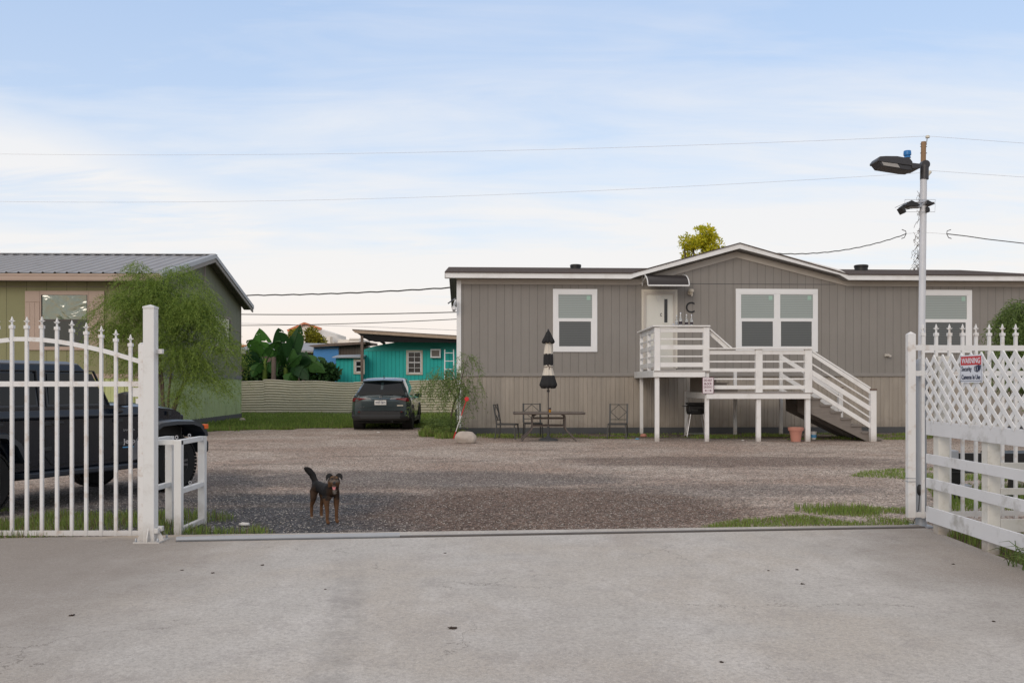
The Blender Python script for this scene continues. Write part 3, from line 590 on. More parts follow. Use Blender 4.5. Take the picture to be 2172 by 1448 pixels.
# security camera with solar panel at the corner
sc_t = thing('security_camera', lmat(pt(966, 645, .1)), 'small white dome camera under a tilted solar panel at the left house corner', 'camera')
m_ = MB(); c0 = P(963, 655, 26.55); m_.lathe([(.02, .10), (.055, .07), (.07, 0), (.055, -.055), (.0, -.08)], c0, 14); m_.beam(c0+Vector((0, 0, .1)), c0+Vector((.05, .1, .26)), .05, .05); m_.build('housing', M['win_white'], sc_t, smooth=True)
m_ = MB(); m_.lathe([(.0, -.035), (.03, -.02), (.03, .0)], c0+Vector((0, -.055, -.03)), 12, 'z'); m_.build('lens', M['black'], sc_t, smooth=True)
m_ = MB(); a = P(958, 638, 26.4); m_.beam(a+Vector((-.11, 0, -.08)), a+Vector((.11, 0, .08)), .2, .015, (0, 0, 1)); m_.build('solar_panel', tmat('solar', (.02, .03, .06), .15), sc_t)

# ------------------------------------------------------------ green house on the left
LF = Frame(-11.0, 28.1, R(1.7)); lh = thing('green_house', (-11.0, 28.1, 0), 'olive green house with ribbed metal roof and pale lime skirting', 'house', R(1.7))
lp = LF.pt; DL = 9.8; LL = -11.5; LE = 4.82; LR_ = 6.12; LB = 4.72; lz = 1.67; VE = -.55; VR = 4.9
zat = lambda v: LE+(LR_-LE)*(v-VE)/(VR-VE) if v < VR else LR_+(LB-LR_)*(v-VR)/(DL+.5-VR)
m_ = MB(); m_.box(LL, 0, 0, .1, lz, zat(0)-.1); m_.build('wall', M['lhouse'], lh, local=True)
m_ = MB(); m_.ext([(0, .1, lz), (0, DL, lz), (0, DL, zat(DL)-.08), (0, VR, LR_-.08), (0, .1, zat(0)-.08)], (-.1, 0, 0)); m_.box(LL, -.1, DL-.1, DL, .1, lz+2.6); m_.build('end_wall', M['lhouse_shaded_side'], lh, local=True)
def corr(m_, o, U, V, Nn, L_, prof, pitch):
    o, U, V, Nn = Vector(o), Vector(U), Vector(V), Vector(Nn); r0 = []; s = 0
    while s < L_-1e-6:
        for ds, h in prof: r0.append(o+U*min(s+ds, L_)+Nn*h)
        s += pitch
    m_.grid([r0, [p+V for p in r0]])
pr = [(0, 0), (.02, .022), (.05, .022), (.07, 0), (.13, 0), (.135, .006), (.15, .006), (.155, 0), (.21, 0), (.215, .006), (.23, .006), (.235, 0)]
m_ = MB(); corr(m_, (LL, -.02, .28), (1, 0, 0), (0, 0, lz-.28), (0, -1, 0), -LL, pr, .30); m_.box(LL, 0, -.005, .1, .2, lz); m_.build('front_skirting', M['lskirt'], lh, local=True)
m_ = MB(); corr(m_, (.02, 0, .22), (0, 1, 0), (0, 0, lz-.22), (1, 0, 0), DL, pr, .30); m_.box(-.1, .005, 0, DL, .1, lz); m_.build('side_skirting', M['lskirt_shaded'], lh, local=True)
m_ = MB(); m_.box(LL, .03, -.04, 0, 0, .24); m_.box(0, .04, 0, DL, 0, .24); m_.build('footing', M['base_dark'], lh, local=True)
m_ = MB(); m_.box(LL, .05, -.05, 0, lz-.02, lz+.11); m_.build('front_belt', M['ltrim'], lh, local=True)
m_ = MB(); m_.box(.0, .05, 0, DL+.02, lz-.02, lz+.11); m_.build('side_belt', tmat('lbelt', (.15, .15, .16), .6), lh, local=True)
m_ = MB(); m_.box(LL, .0, -.012, 0, zat(0)-.5, zat(0)-.48); m_.box(.0, .02, DL-.09, DL+.02, lz+.1, zat(DL)-.05); m_.ext([(.0, VR-.07, LR_-1.3), (.0, VR+.07, LR_-1.3), (.0, VR+.07, LR_-.1), (.0, VR-.07, LR_-.1)], (.02, 0, 0)); m_.box(.0, .02, 0, DL, 3.62, 3.66); m_.build('corner_trim', M['ltrim_shaded'], lh, local=True)
# roof: ribbed sheets, fascia, rake
RO = .42; m_ = MB(); sl_ = Vector((0, VR-VE, LR_-LE)); n_ = Vector((0, -(LR_-LE), VR-VE)).normalized()
prr = [(0, 0), (.03, .035), (.06, .035), (.09, 0), (.27, 0)]
corr(m_, (LL, VE, LE), (1, 0, 0), sl_, n_, -LL+RO-.12, prr, .36)
s2 = Vector((0, DL+.5-VR, LB-LR_)); n2_ = Vector((0, -s2.z, s2.y)).normalized(); corr(m_, (LL, VR, LR_), (1, 0, 0), s2, n2_, -LL+RO-.12, prr, .36)
rf = m_.build('roof', M['metal_roof'], lh, local=True, normals=False)
m_ = MB(); m_.beam((LL, VR, LR_+.03), (RO, VR, LR_+.03), .3, .03); m_.ext([(RO-.16, VE-.02, LE+.045), (RO+.0, VE-.02, LE+.045), (RO+.0, VE-.02, LE-.10), (RO-.03, VE-.02, LE-.10)], sl_); m_.ext([(RO-.16, VR, LR_+.045), (RO, VR, LR_+.045), (RO, VR, LR_-.10), (RO-.03, VR, LR_-.10)], s2); m_.build('roof_trim', M['galv'], rf, local=True)
m_ = MB(); m_.ext([(RO-.08, VE+.02, LE-.05), (RO-.03, VE+.02, LE-.05), (RO-.03, VE+.02, LE-.24), (RO-.08, VE+.02, LE-.24)], sl_); m_.ext([(RO-.08, VR, LR_-.05), (RO-.03, VR, LR_-.05), (RO-.03, VR, LR_-.24), (RO-.08, VR, LR_-.24)], s2); m_.build('rake_board', M['trim_grey'], lh, local=True)
m_ = MB(); m_.add([(0, VE, LE-.14), (RO-.05, VE, LE-.14), (RO-.05, VR, LR_-.14), (0, VR, LR_-.14), (0, DL+.5, LB-.14), (RO-.05, DL+.5, LB-.14)], [(0,1,2,3), (3,2,5,4)]); m_.add([(LL, VE, LE-.2), (0, VE, LE-.2), (0, 0, LE-.2), (LL, 0, LE-.2)], [(0,1,2,3)]); m_.build('soffit', tmat('lsoffit', (.12, .11, .10), .8), lh, local=True)
m_ = MB(); m_.box(LL, RO-.05, VE+.01, VE+.04, LE-.23, LE-.02); m_.box(LL, RO-.05, VE-.008, VE+.012, LE-.075, LE-.02); m_.build('fascia', M['ltrim'], lh, local=True)
# front window with shutters
B = lambda a, b, c, d, w, t, m__: LF.pbox(m__, a, b, c, d, w, t)
m_ = MB(); [B(*a, .05, .05, m_) for a in ((84.5, 617, 188, 625), (84.5, 735, 188, 742), (84.5, 625, 87, 735), (185.5, 625, 188, 735))]; wn = m_.build('window', M['ltrim'], lh, local=True)
m_ = MB(); B(87, 625, 185.5, 681, .02, .01, m_); m_.build('pane', M['pane_left'], wn, local=True)
m_ = MB(); B(87, 681, 185.5, 735, .028, .01, m_); m_.build('pane', tmat('screen', (.05, .055, .05), .6), wn, local=True)
m_ = MB(); B(87, 677, 185.5, 681, .035, .02, m_); [B(a, 625, a+2, 735, .035, .02, m_) for a in (87, 183.5)]; m_.build('frame', tmat('bronze', (.05, .045, .04), .5), wn, local=True)
for x0, x1 in ((53, 84), (188.5, 221)):
    m_ = MB(); B(x0, 617, x1, 742, .03, .03, m_)
    for a in ((x0, 617, x1, 640), (x0, 724, x1, 742)): B(*a, .05, .02, m_)
    for k in range(3): xx = x0+(x1-x0)*(k+.5)/3; B(xx-4.6, 641, xx+4.6, 723, .038, .01, m_)
    m_.build('shutter', M['ltrim'], lh, local=True)
def lside(v0, v1, z0, z1):
    m_ = MB()
    for a in ((v0, v1, z1-.09, z1), (v0, v1, z0, z0+.09), (v0, v0+.09, z0+.09, z1-.09), (v1-.09, v1, z0+.09, z1-.09)): m_.box(0, .05, *a)
    m_.box(0, .05, v1+.02, v1+.25, z1-.25, z1-.2)
    wn = m_.build('window', M['ltrim_shaded'], lh, local=True); m_ = MB(); m_.box(0, .02, v0+.09, v1-.09, z0+.09, z1-.09); m_.build('pane', M['pane_left'], wn, local=True)
    m_ = MB(); m_.box(0, .03, v0+.09, v1-.09, (z0+z1)/2-.02, (z0+z1)/2+.02); m_.box(0, .04, v1-.14, v1-.09, z0+.09, z1-.09); m_.build('sash', tmat('bronze2', (.05, .045, .04), .5), wn, local=True)
lside(6.0, 8.2, 2.75, 4.1)

# ------------------------------------------------------------ entry deck and stairs (white boards)
YF = 23.36; YB = 26.2
dk = thing('entry_deck', (P(1620, 930, YF).x, YF, 0), 'two-level white wooden porch deck with rails and stairs at the grey home', 'deck')
WW = M['white_wood']
def dbox(name, rects, t, m=WW, Y=YF, bev=.004, parent=None):
    mb_ = MB(); [mb_.pbox(*a_, Y, t) for a_ in rects]; return mb_.build(name, m, parent or dk, bev=bev)
s_ = YF/F
for x0, x1, yt, top in ((1388, 1400, 694, 'full'), (1491.5, 1504.5, 694, 'x'), (1602.5, 1617, 741, 'x'), (1707, 1722, 741, 'x')):   # front posts, upper part
    mb = MB(); a = P(x0, yt, YF); b = P(x1, 940, YF); lo = {1388: (1389.5, 1398.5), 1491.5: (1495.5, 1504), 1602.5: (1604.5, 1614), 1707: (1708.5, 1719)}[x0]
    la = P(lo[0], yt, YF).x; lb = P(lo[1], yt, YF).x; zc = P(0, 790 if yt < 700 else 838, YF).z
    mb.box(a.x, b.x, YF-.03, YF+.1, zc, a.z); mb.box(la, lb, YF-.01, YF+.1, -.02, zc); mb.build('post', WW, dk, bev=.005)
XL = P(1389, 0, YF).x; XR = P(1503, 0, YF).x; XE = P(1721, 0, YF).x
def wpost(X_, Y_, z1, z0=-.02, w_=.09, name='post', m=WW, cap=False):
    mb_ = MB(); mb_.box(X_-w_/2, X_+w_/2, Y_-w_/2, Y_+w_/2, z0, z1); o = mb_.build(name, m, dk, bev=.004)
    if cap: mb_ = MB(); mb_.box(X_-w_/2-.012, X_+w_/2+.012, Y_-w_/2-.012, Y_+w_/2+.012, z1, z1+.05); mb_.build('cap', M['old_wood'], o, bev=.004)
    return o
zu = P(0, 786, YF).z; zl = P(0, 832, YF).z; zru = P(0, 693, YF).z; zrl = P(0, 740.5, YF).z
wpost(XL+.06, YB, zru); wpost(XL+.06, 24.75, zru, zu); wpost(5.02, YB, zl); 
for X_ in (6.42, 7.74): wpost(X_, YB, zrl if X_ > 7 else zu+.05)
dbox('upper_fascia', [(1388, 785, 1496, 799.5)], .04, Y=YF-.075)
dbox('lower_fascia', [(1498.5, 832, 1719.5, 845.5)], .04, Y=YF-.075)
mb = MB(); mb.box(XL-.05, XL-.01, YF-.05, 26.95, P(0, 800, YF).z, P(0, 785, YF).z); mb.build('side_fascia', M['white_metal_cool'], dk, bev=.003)
mb = MB(); mb.box(XR-.045, XR-.005, YF-.03, YB+.05, zl-.165, zl-.005); mb.build('lower_side_fascia', M['white_metal_cool'], dk, bev=.003)
mb = MB(); [mb.box(XR+.02, XE, y_, y_+.04, zl-.17, zl-.035) for y_ in (24.3, 25.2, YB)]; mb.build('joists', M['grey_wood'], dk)
mb = MB(); y = YF-.08
while y < 26.9: mb.box(XL-.03, XR+.02, y, y+.132, zu-.032, zu); y += .14
mb.build('upper_floor', M['deck_floor'], dk)
mb = MB(); y = YF-.08
while y < YB+.1: mb.box(XR+.02, XE+.02, y, y+.132, zl-.032, zl); y += .14
mb.build('lower_floor', M['deck_floor'], dk)
for k in range(3):                                # steps from the lower to the upper level
    mb = MB(); mb.box(XR+.02+.0, XR+.95-.28*k, 24.2, 25.9, zl+.13*k, zl+.13*(k+1)-.03); mb.box(XR+.02, XR+.98-.28*k, 24.17, 25.92, zl+.13*(k+1)-.03, zl+.13*(k+1)); mb.build('inner_step', M['grey_wood'], dk)
# horizontal rails
for (y0, y1) in ((695.5, 704.5), (717, 720.5), (731.5, 741), (754, 757), (768.5, 778)): dbox('rail_board', [(1398, y0, 1493, y1)], .03, Y=YF)
for (y0, y1) in ((743, 751.5), (765, 768.3), (781, 788.5), (802, 805), (817, 825)):
    dbox('rail_board', [(1504.5, y0, 1604, y1)], .03, Y=YF); dbox('rail_board', [(1616, y0, 1708, y1)], .03, Y=YF)
mb = MB(); mb.box(XL-.06, XR+.03, YF-.08, YF+.12, zru, zru+.035); mb.build('rail_cap', WW, dk, bev=.004)
mb = MB(); mb.box(XR+.0, XE+.01, YF-.08, YF+.12, zrl, zrl+.035); mb.build('rail_cap', WW, dk, bev=.004)
mb = MB(); mb.box(XL-.06, XL+.13, YF+.12, YB+.06, zru, zru+.035); mb.build('side_rail_cap', WW, dk, bev=.004)
for (y0, y1) in ((695.5, 704.5), (717, 720.5), (731.5, 741), (754, 757), (768.5, 778)):
    a = P(0, y0, YF).z; b = P(0, y1, YF).z; mb = MB(); mb.box(XL+.02, XL+.05, YF+.1, YB, b, a); mb.build('side_rail_board', M['white_metal_cool'], dk, bev=.003)
def sl_board(p0, p1, q0, q1, Y, t=.035, name='sloping_board'):   # top edge p0-p1, bottom edge q0-q1 (measured corners)
    mb_ = MB(); mb_.ext([P(*p0, Y), P(*p1, Y), P(*q1, Y), P(*q0, Y)], (0, t, 0)); return mb_.build(name, WW, dk, bev=.003)
sl_board((1503, 693), (1557, 740), (1503, 696), (1553, 740), YF+.02, .12); sl_board((1503, 699), (1553, 742), (1503, 708), (1541, 742), YF+.12)
for (a0, b0, a1, b1) in ((741, 744.5, 821, 824.5), (746, 754, 825.5, 836), (769, 772.5, 848, 851.5), (783, 794.5, 861.5, 873), (801, 804.5, 884.5, 888), (820, 830, 898, 909)):
    sl_board((1721, a0), (1847, a1), (1721, b0), (1847, b1), YF-.0 if b0-a0 > 5 else YF+.03, .035)
ex = P(1852, 0, YF).x; wpost(ex, YF+.03, P(0, 828, YF).z, w_=.145, cap=True, name='newel_post')
YB2 = 25.6; bx = P(1782, 0, YB2).x; wpost(bx, YB2, P(0, 824, YB2).z, w_=.12, cap=True, name='newel_post')
for (a0, b0, a1, b1) in ((752, 762, 828, 839), (790, 800, 866, 876), (822, 830, 896, 904)): sl_board((1657, a0), (1780, a1), (1657, b0), (1780, b1), YB2, .03)
# stair flight: sawtooth stringers and treads
st0 = P(1722, 845, YF); tx = [P(1725+22*k, 0, YF).x for k in range(8)]; tz = [P(0, 845+14.3*k, YF).z for k in range(8)]
for Ys in (YF+.12, YF+1.1, YB2-.1):
    pl = [(tx[0]-.05, Ys, tz[0])]
    for k in range(6): pl += [(tx[k]+.22, Ys, tz[k]-.03), (tx[k]+.22, Ys, tz[k+1]-.03)]
    pl += [(tx[6]+.15, Ys, tz[6]-.03), (tx[6]+.15, Ys, 0.0), (tx[6]-.18, Ys, 0.0), (tx[0]-.05, Ys, tz[0]-.38)]
    mb = MB(); mb.ext(pl, (0, .045, 0)); mb.build('stringer', M['grey_wood'], dk)
for k in range(7):
    mb = MB(); mb.box(tx[k]-.06, tx[k]+.24, YF+.08, YB2, tz[k]-.03, tz[k]+.008); mb.box(tx[k]+.2, tx[k]+.22, YF+.165, YB2-.12, max(tz[k]-.17, .01), tz[k]-.03); mb.build('tread', M['grey_wood'], dk)
# sign on the deck post
def flat_sign(name, label, p, w_, h_, mats, parent_org=None): pass
sg = thing('driveway_sign', P(1502, 834, YF-.12), 'small white sign with maroon border reading DO NOT BLOCK DRIVEWAY on the deck post', 'sign')
mb = MB(); mb.pbox(1490, 800, 1514, 834.5, YF-.10, .006); mb.build('plate', M['sign_maroon'], sg, bev=.002)
mb = MB(); mb.pbox(1490.9, 800.9, 1513.1, 833.6, YF-.104, .006); mb.build('face', M['sign_pink'], sg)
for s__, yy, ww in (('DO NOT', 806.3, 17.5), ('BLOCK', 813.6, 16), ('DRIVEWAY', 820.6, 18)): text(s__, sg, M['sign_maroon'], P(1502, yy, YF-.106), (1,0,0), (0,0,1), ww*s_, 5.0*s_, bold=.02 if yy < 815 else .0)
mb = MB(); a = P(1494, 828, YF-.107); b = P(1510, 828, YF-.107); mb.box(a.x+.02, b.x-.02, a.y, a.y+.002, a.z-.006, a.z+.006)
for q_, d_ in ((a, 1), (b, -1)): mb.ext([q_, q_+Vector((d_*.045, 0, .022)), q_+Vector((d_*.045, 0, -.022))], (0, .002, 0))
mb.build('arrow', M['sign_maroon'], sg)
# bottles on the rail cap
for xb, h_, w_, lb in ((1435.5, .27, .034, 'shortest clear glass bottle on the deck rail, first from the left beside the door'), (1443.8, .34, .045, 'tallest clear glass bottle on the deck rail, second from the left'), (1456.3, .29, .038, 'clear glass bottle on the deck rail, third from the left'), (1467.2, .29, .036, 'clear glass bottle on the deck rail, furthest right near the corner post')):
    X_ = P(xb, 0, YF).x; bt = thing('glass_bottle', (X_, YF+.02, zru+.035), lb, 'bottle', group='bottles on the deck rail')
    mb = MB(); k = w_; mb.lathe([(k*.9, 0), (k, .01), (k, h_*.42), (k*.8, h_*.5), (k*.42, h_*.66), (k*.36, h_*.86)], (X_, YF+.02, zru+.035), 14); mb.build('body', M['bottle'], bt, smooth=True)
    mb = MB(); mb.lathe([(k*.42, h_*.86), (k*.42, h_*.93), (k*.18, h_)], (X_, YF+.02, zru+.035), 10); mb.build('cap', M['steel'], bt, smooth=True)
    mb = MB(); mb.lathe([(k*1.02, h_*.1), (k*1.02, h_*.3)], (X_, YF+.02, zru+.035), 14); mb.build('wrapper', M['galv'] if xb < 1440 else M['can_dark'], bt)

# ------------------------------------------------------------ white gates
def bar(gt, X_, Y_, z0, z1, ztip, i=0):
    mb_ = MB(); w2 = .0145; mb_.box(X_-w2, X_+w2, Y_-w2, Y_+w2, z0, z1); o = mb_.build('bar', M['white_metal'], gt)
    mb_ = MB(); c_ = (X_, Y_, z1); h_ = ztip-z1
    mb_.box(X_-.021, X_+.021, Y_-.021, Y_+.021, z1-.03, z1); mb_.lathe([(.017, 0), (.008, h_*.12), (.012, h_*.2), (.008, h_*.3)], c_, 8)
    for vv in ((1, 0), (0, 1)):                    # spear head with side barbs, two crossed blades
        a, b = vv; t_ = .004
        pl = [(0, .22), (.012, .38), (.03, .5), (.031, .54), (.014, .52), (.011, .7), (0, 1.0), (-.011, .7), (-.014, .52), (-.031, .54), (-.03, .5), (-.012, .38)]
        mb_.ext([(X_+q*a-b*t_, Y_+q*b-a*t_, z1+k*h_) for q, k in pl], (b*2*t_, a*2*t_, 0))
    mb_.build('spear_finial', M['white_metal'], o)
def glabel(): pass
YG = 8.84
gate = thing('arched_gate', (P(50, 0, YG).x, YG, 0), 'white metal swing gate with arched top rail and spear points on the left', 'gate')
tips = {25.5: 671, 57: 671.5, 89: 671, 121: 674, 152.5: 679, 183: 684, 215: 691, 246: 699, 277: 709}
xc = 55.0
for x, yt in tips.items(): bar(gate, P(x, 0, YG).x, YG, P(0, 1135.5, YG).z, P(0, yt+19, YG).z, P(0, yt, YG).z)
for k in range(1, 8):
    x = 25.5-31.4*k; yt = 671+max(0, (xc-x)-40)**1.45*.0155; bar(gate, P(x, 0, YG).x, YG, P(0, 1135.5, YG).z, P(0, yt+19, YG).z, P(0, yt, YG).z)
arc = [(0, 719.5), (25, 719), (57, 719), (89, 720.5), (121, 724), (152, 729), (183, 735.2), (215, 742.5), (246, 751), (277, 760.5), (299, 767)]
arc = [(2*xc-x, y) for x, y in reversed(arc) if x > 60] + [(x, y) for x, y in arc if x > 20]
mb = MB()
pts = [P(x, y, YG) for x, y in arc]
for a, b in zip(pts, pts[1:]): mb.beam(a-(b-a)*.02, b+(b-a)*.02, .022, .042)
mb.build('arched_rail', M['white_metal'], gate)
XG0 = P(2*xc-299, 0, YG).x; XG1 = P(300, 0, YG).x
for y0, y1, nm in ((808.5, 819.5, 'middle_rail'), (1124.5, 1135, 'bottom_rail')):
    mb = MB(); mb.box(XG0, XG1, YG-.011, YG+.011, P(0, y1, YG).z, P(0, y0, YG).z); mb.build(nm, M['white_metal'], gate)
for x0, x1 in ((295.5, 309), (2*xc-309, 2*xc-295.5)):
    mb = MB(); a = P(x0, 1136, YG); b = P(x1, 730, YG); mb.box(a.x, b.x, YG-.03, YG+.03, a.z, b.z); mb.lathe([(.036, b.z), (.03, b.z+.012), (.01, b.z+.016)], ((a.x+b.x)/2, YG, 0), 4); mb.build('stile', M['white_metal'], gate, bev=.004)
mb = MB(); mb.pbox(279, 822, 296, 841, YG, .01); mb.pbox(288, 845, 296, 856, YG, .008); mb.build('latch_plate', M['white_metal'], gate)
# gate post
YP = 8.45; gp = thing('gate_post', (P(319, 0, YP).x, YP, 0.03), 'tall square white steel post with bolted base plate beside the arched gate', 'post')
a = P(307.5, 1148, YP); b = P(331, 655, YP); wd = .105
mb = MB(); mb.box(a.x, a.x+wd, YP-wd/2, YP+wd/2, .03, b.z); mb.build('shaft', M['white_metal_cool'], gp, bev=.006)
cx_ = a.x+wd/2; mb = MB(); mb.ext([(cx_-.056, YP-.056, b.z), (cx_+.056, YP-.056, b.z), (cx_+.056, YP+.056, b.z), (cx_-.056, YP+.056, b.z)], (0, 0, .018)); mb.add([(cx_-.056, YP-.056, b.z+.018), (cx_+.056, YP-.056, b.z+.018), (cx_+.056, YP+.056, b.z+.018), (cx_-.056, YP+.056, b.z+.018), (cx_, YP, b.z+.04)], [(0,1,4), (1,2,4), (2,3,4), (3,0,4)]); mb.build('cap', M['white_metal_cool'], gp, bev=.004)
mb = MB(); mb.box(cx_-.12, cx_+.12, YP-.11, YP+.15, .03, .042); mb.build('base_plate', M['white_metal_cool'], gp)
for k, (dx, dy) in enumerate(((0, -1), (1, 0), (-1, 0), (0, 1))):
    mb = MB(); t_ = .005; px, py = cx_+dx*wd/2, YP+dy*wd/2
    mb.ext([(px-dy*t_, py-dx*t_, .042), (px+dx*.075-dy*t_, py+dy*.045-dx*t_, .042), (px+dx*.06-dy*t_, py+dy*.04-dx*t_, .075), (px-dy*t_, py-dx*t_, .16)], (2*dy*t_, 2*dx*t_, 0)); mb.build('gusset', M['white_metal_cool'], gp)
for dx, dy in ((-.1, -.09), (.1, -.09), (.1, .13), (-.1, .13)):
    mb = MB(); mb.lathe([(.011, .042), (.011, .06), (.006, .075)], (cx_+dx, YP+dy, 0), 6); mb.build('bolt', M['galv'], gp)
for yy in (745, 1121):
    q = P(331, yy, YP); mb = MB(); mb.box(cx_+.05, cx_+.105, YP+.0, YP+.05, q.z-.022, q.z+.022); 
    if yy > 1000: mb.box(cx_+.05, cx_+.085, YP-.05, YP, q.z-.035, q.z+.01)
    mb.build('hinge_stub', M['white_metal_cool'], gp, bev=.003)
# bracket frame behind the post
bf = thing('catch_frame', (P(379, 0, 9.05).x-.17, 9.4, 0), 'waist-high white open steel frame with eye bolts standing behind the gate post', 'frame')
x1_, x0_ = P(379, 0, 9.06).x, P(360, 0, 9.75).x; y0_, y1_ = 9.06, 9.75; zt_ = .93
tp = lambda X_, Y_, nm='upright': (lambda m__: m__.build(nm, M['white_metal_cool'], bf, bev=.003))(MB().box(X_-.037, X_+.037, Y_-.035, Y_+.035, -.02, zt_))
xb_ = x1_; tp(x1_, y0_); tp(xb_+.0, y1_); tp(x0_, y1_); tp(x0_-.01, y0_)
for a, b, nm in (((x0_-.045, y0_, zt_-.02), (x1_+.037, y0_, zt_-.02), 'top_rail'), ((x1_, y0_+.036, zt_-.02), (x1_, y1_-.036, zt_-.02), 'top_rail'), ((x0_-.01, y0_+.036, zt_-.02), (x0_-.0, y1_-.036, zt_-.02), 'top_rail'),
                 ((x1_, y0_+.036, .42), (x1_, y1_-.036, .42), 'middle_rail'), ((x0_-.01, y0_+.036, .42), (x0_, y1_-.036, .42), 'middle_rail'), ((x1_, y0_+.036, .03), (x1_, y1_-.036, .03), 'bottom_rail')):
    mb = MB(); mb.beam(a, b, .05, .05); mb.build(nm, M['white_metal_cool'], bf, bev=.003)
for q in ((x1_-.02, y0_, zt_), (x1_, y0_+.3, zt_), (x0_, y0_+.15, zt_), (x1_, y0_+.32, .445), (x0_, y0_+.2, .445)):
    mb = MB(); mb.tube([Vector(q)+Vector((.013*math.cos(t_), 0, .03+.016*math.sin(t_))) for t_ in [i*math.pi/5 for i in range(11)]], .004, 6, False); mb.tube([q, Vector(q)+Vector((0, 0, .016))], .005, 6); mb.build('eye_bolt', M['steel'], bf, smooth=True)
# sliding-gate track
ta, tb = Vector((-3.12, 8.47, .03)), Vector((4.2, 9.27, .03)); tm = ta+(tb-ta)*.28
tr = thing('gate_track', ta, 'galvanised gate track rail and pipe across the driveway edge', 'track')
mb = MB(); mb.tube([ta+Vector((0, 0, .018)), tm+Vector((0, 0, .018))], .024, 10); mb.build('pipe', M['galv'], tr, smooth=True)
nrm = Vector((-(tb-ta).y, (tb-ta).x, 0)).normalized()
mb = MB(); mb.beam(tm+Vector((0, 0, .006)), tb+Vector((0, 0, .006)), .035, .012); mb.beam(ta+nrm*.07+Vector((0, 0, .002)), tb+nrm*.07+Vector((0, 0, .002)), .02, .004); mb.build('rail', M['track'], tr)
mb = MB(); mb.beam(tm+nrm*.04+Vector((0, 0, .001)), tb+nrm*.04+Vector((0, 0, .001)), .034, .004); mb.beam(ta-nrm*.035+Vector((0, 0, .001)), tb-nrm*.03+Vector((0, 0, .001)), .010, .004); mb.build('groove', M['stone_dark'], tr)

# right gate
YR = 9.36; g2 = thing('straight_gate', (P(1933, 0, YR).x, YR, .1), 'white metal sliding gate with straight top rail and spear points on the right', 'gate')
sY = lambda x: YR+.108*(P(x, 0, YR).x-P(1933, 0, YR).x)
def Pg(x, y): return P(x, y, sY(x))
a = Pg(1924, 1097); b = Pg(1941, 709); mb = MB(); mb.box(a.x, a.x+.078, YR-.035, YR+.035, a.z, b.z); c__ = a.x+.039; mb.add([(c__-.041, YR-.038, b.z), (c__+.041, YR-.038, b.z), (c__+.041, YR+.038, b.z), (c__-.041, YR+.038, b.z), (c__, YR, b.z+.03)], [(0,1,4), (1,2,4), (2,3,4), (3,0,4), (0,1,2,3)]); mb.build('stile', M['white_metal'], g2, bev=.003)
x = 1957.5; i = 0
while x < 2500:
    z1 = Pg(x, 706).z; bar(g2, Pg(x, 0).x, sY(x), Pg(x, 1098).z, z1, Pg(x, 687).z); x += 28.1
for y0, y1, nm in ((731.5, 743, 'top_rail'), (786, 797, 'middle_rail'), (1085.5, 1096.5, 'bottom_rail')):
    ym = (y0+y1)/2; A = Pg(1940, ym); B_ = Pg(2480, ym); B_.z = A.z; mb = MB(); mb.beam(A, B_, .02, (y1-y0)*YR/F); mb.build(nm, M['white_metal'], g2)
mb = MB(); q = Pg(1933, 1013); mb.box(a.x-.006, a.x+.084, YR-.04, YR+.04, q.z-.003, q.z+.003); q = Pg(1933, 1020); mb.box(a.x-.006, a.x+.084, YR-.04, YR+.04, q.z-.003, q.z+.003); mb.build('strap', M['galv'], g2)
# lamp pole on its sleeve
PX, PY = P(1953.5, 0, 9.5).x, 9.5
lp_ = thing('yard_lamp_pole', (PX, PY, 0), 'slim pale steel pole carrying a black floodlight with blue sensor cap', 'street lamp')
top = P(1959, 378, PY); mb = MB(); mb.tube([(PX, PY, 1.4), top], .034, 18); mb.build('pole', M['pole_paint'], lp_, smooth=True)
mb = MB(); mb.lathe([(.055, 0), (.055, 1.70), (.052, 1.73), (.036, 1.75)], (PX, PY, 0), 18); mb.box(PX-.09, PX+.09, PY-.09, PY+.09, 0, .02); mb.build('sleeve', M['galv'], lp_, smooth=True)
mb = MB(); mb.box(PX+.035, PX+.075, PY-.02, PY+.02, P(0, 852, PY).z, P(0, 778, PY).z); mb.box(PX+.05, PX+.09, PY-.03, PY+.03, P(0, 797, PY).z, P(0, 780, PY).z); mb.build('hinge', M['dark_metal'], lp_, bev=.004)
mb = MB(); q = P(1944, 1037, PY); mb.lathe([(.015, -.055), (.028, -.03), (.028, .03), (.012, .055)], (q.x+.01, PY-.05, q.z), 10); mb.tube([(q.x+.01, PY-.05, q.z-.05), (q.x, PY-.05, q.z-.2), (q.x-.06, PY-.05, q.z-.36), (q.x-.02, PY-.05, .02)], .004, 6); mb.build('junction_plug', M['black'], lp_, smooth=True)
cA = P(1960.5, 381, PY); cB = P(1961, 350, PY)
mb = MB(); mb.tube([cA, cB], .043, 18); mb.lathe([(.045, -.035), (.045, .035)], cB+Vector((0, 0, .0)), 20, 'y'); mb.build('socket', M['dark_metal'], lp_, smooth=True, bev=.003)
hp = [(1862, 338), (1867, 331.5), (1880, 330.7), (1904, 331), (1931, 336), (1936, 343), (1951, 347), (1951, 356), (1940, 358.5), (1938, 362.5), (1925, 361.5), (1893, 356), (1871, 352.5), (1865, 345)]
mb = MB(); mb.ext([P(x, y, PY-.11) for x, y in hp[:5]+hp[5:6]+[(1936, 352)]+[(1862, 342)]], (0, .22, 0)); 
mb.ext([P(x, y, PY-.10) for x, y in ((1862, 341), (1936, 343), (1938, 361.5), (1925, 361), (1893, 356), (1871, 352.5))], (0, .20, 0)); mb.build('lamp_head', M['dark_metal'], lp_, bev=.006)
mb = MB(); mb.ext([P(x, y, PY-.115) for x, y in ((1933, 345), (1952, 347), (1952, 357), (1936, 358))], (0, .23, 0)); mb.build('arm', M['dark_metal'], lp_, bev=.006)
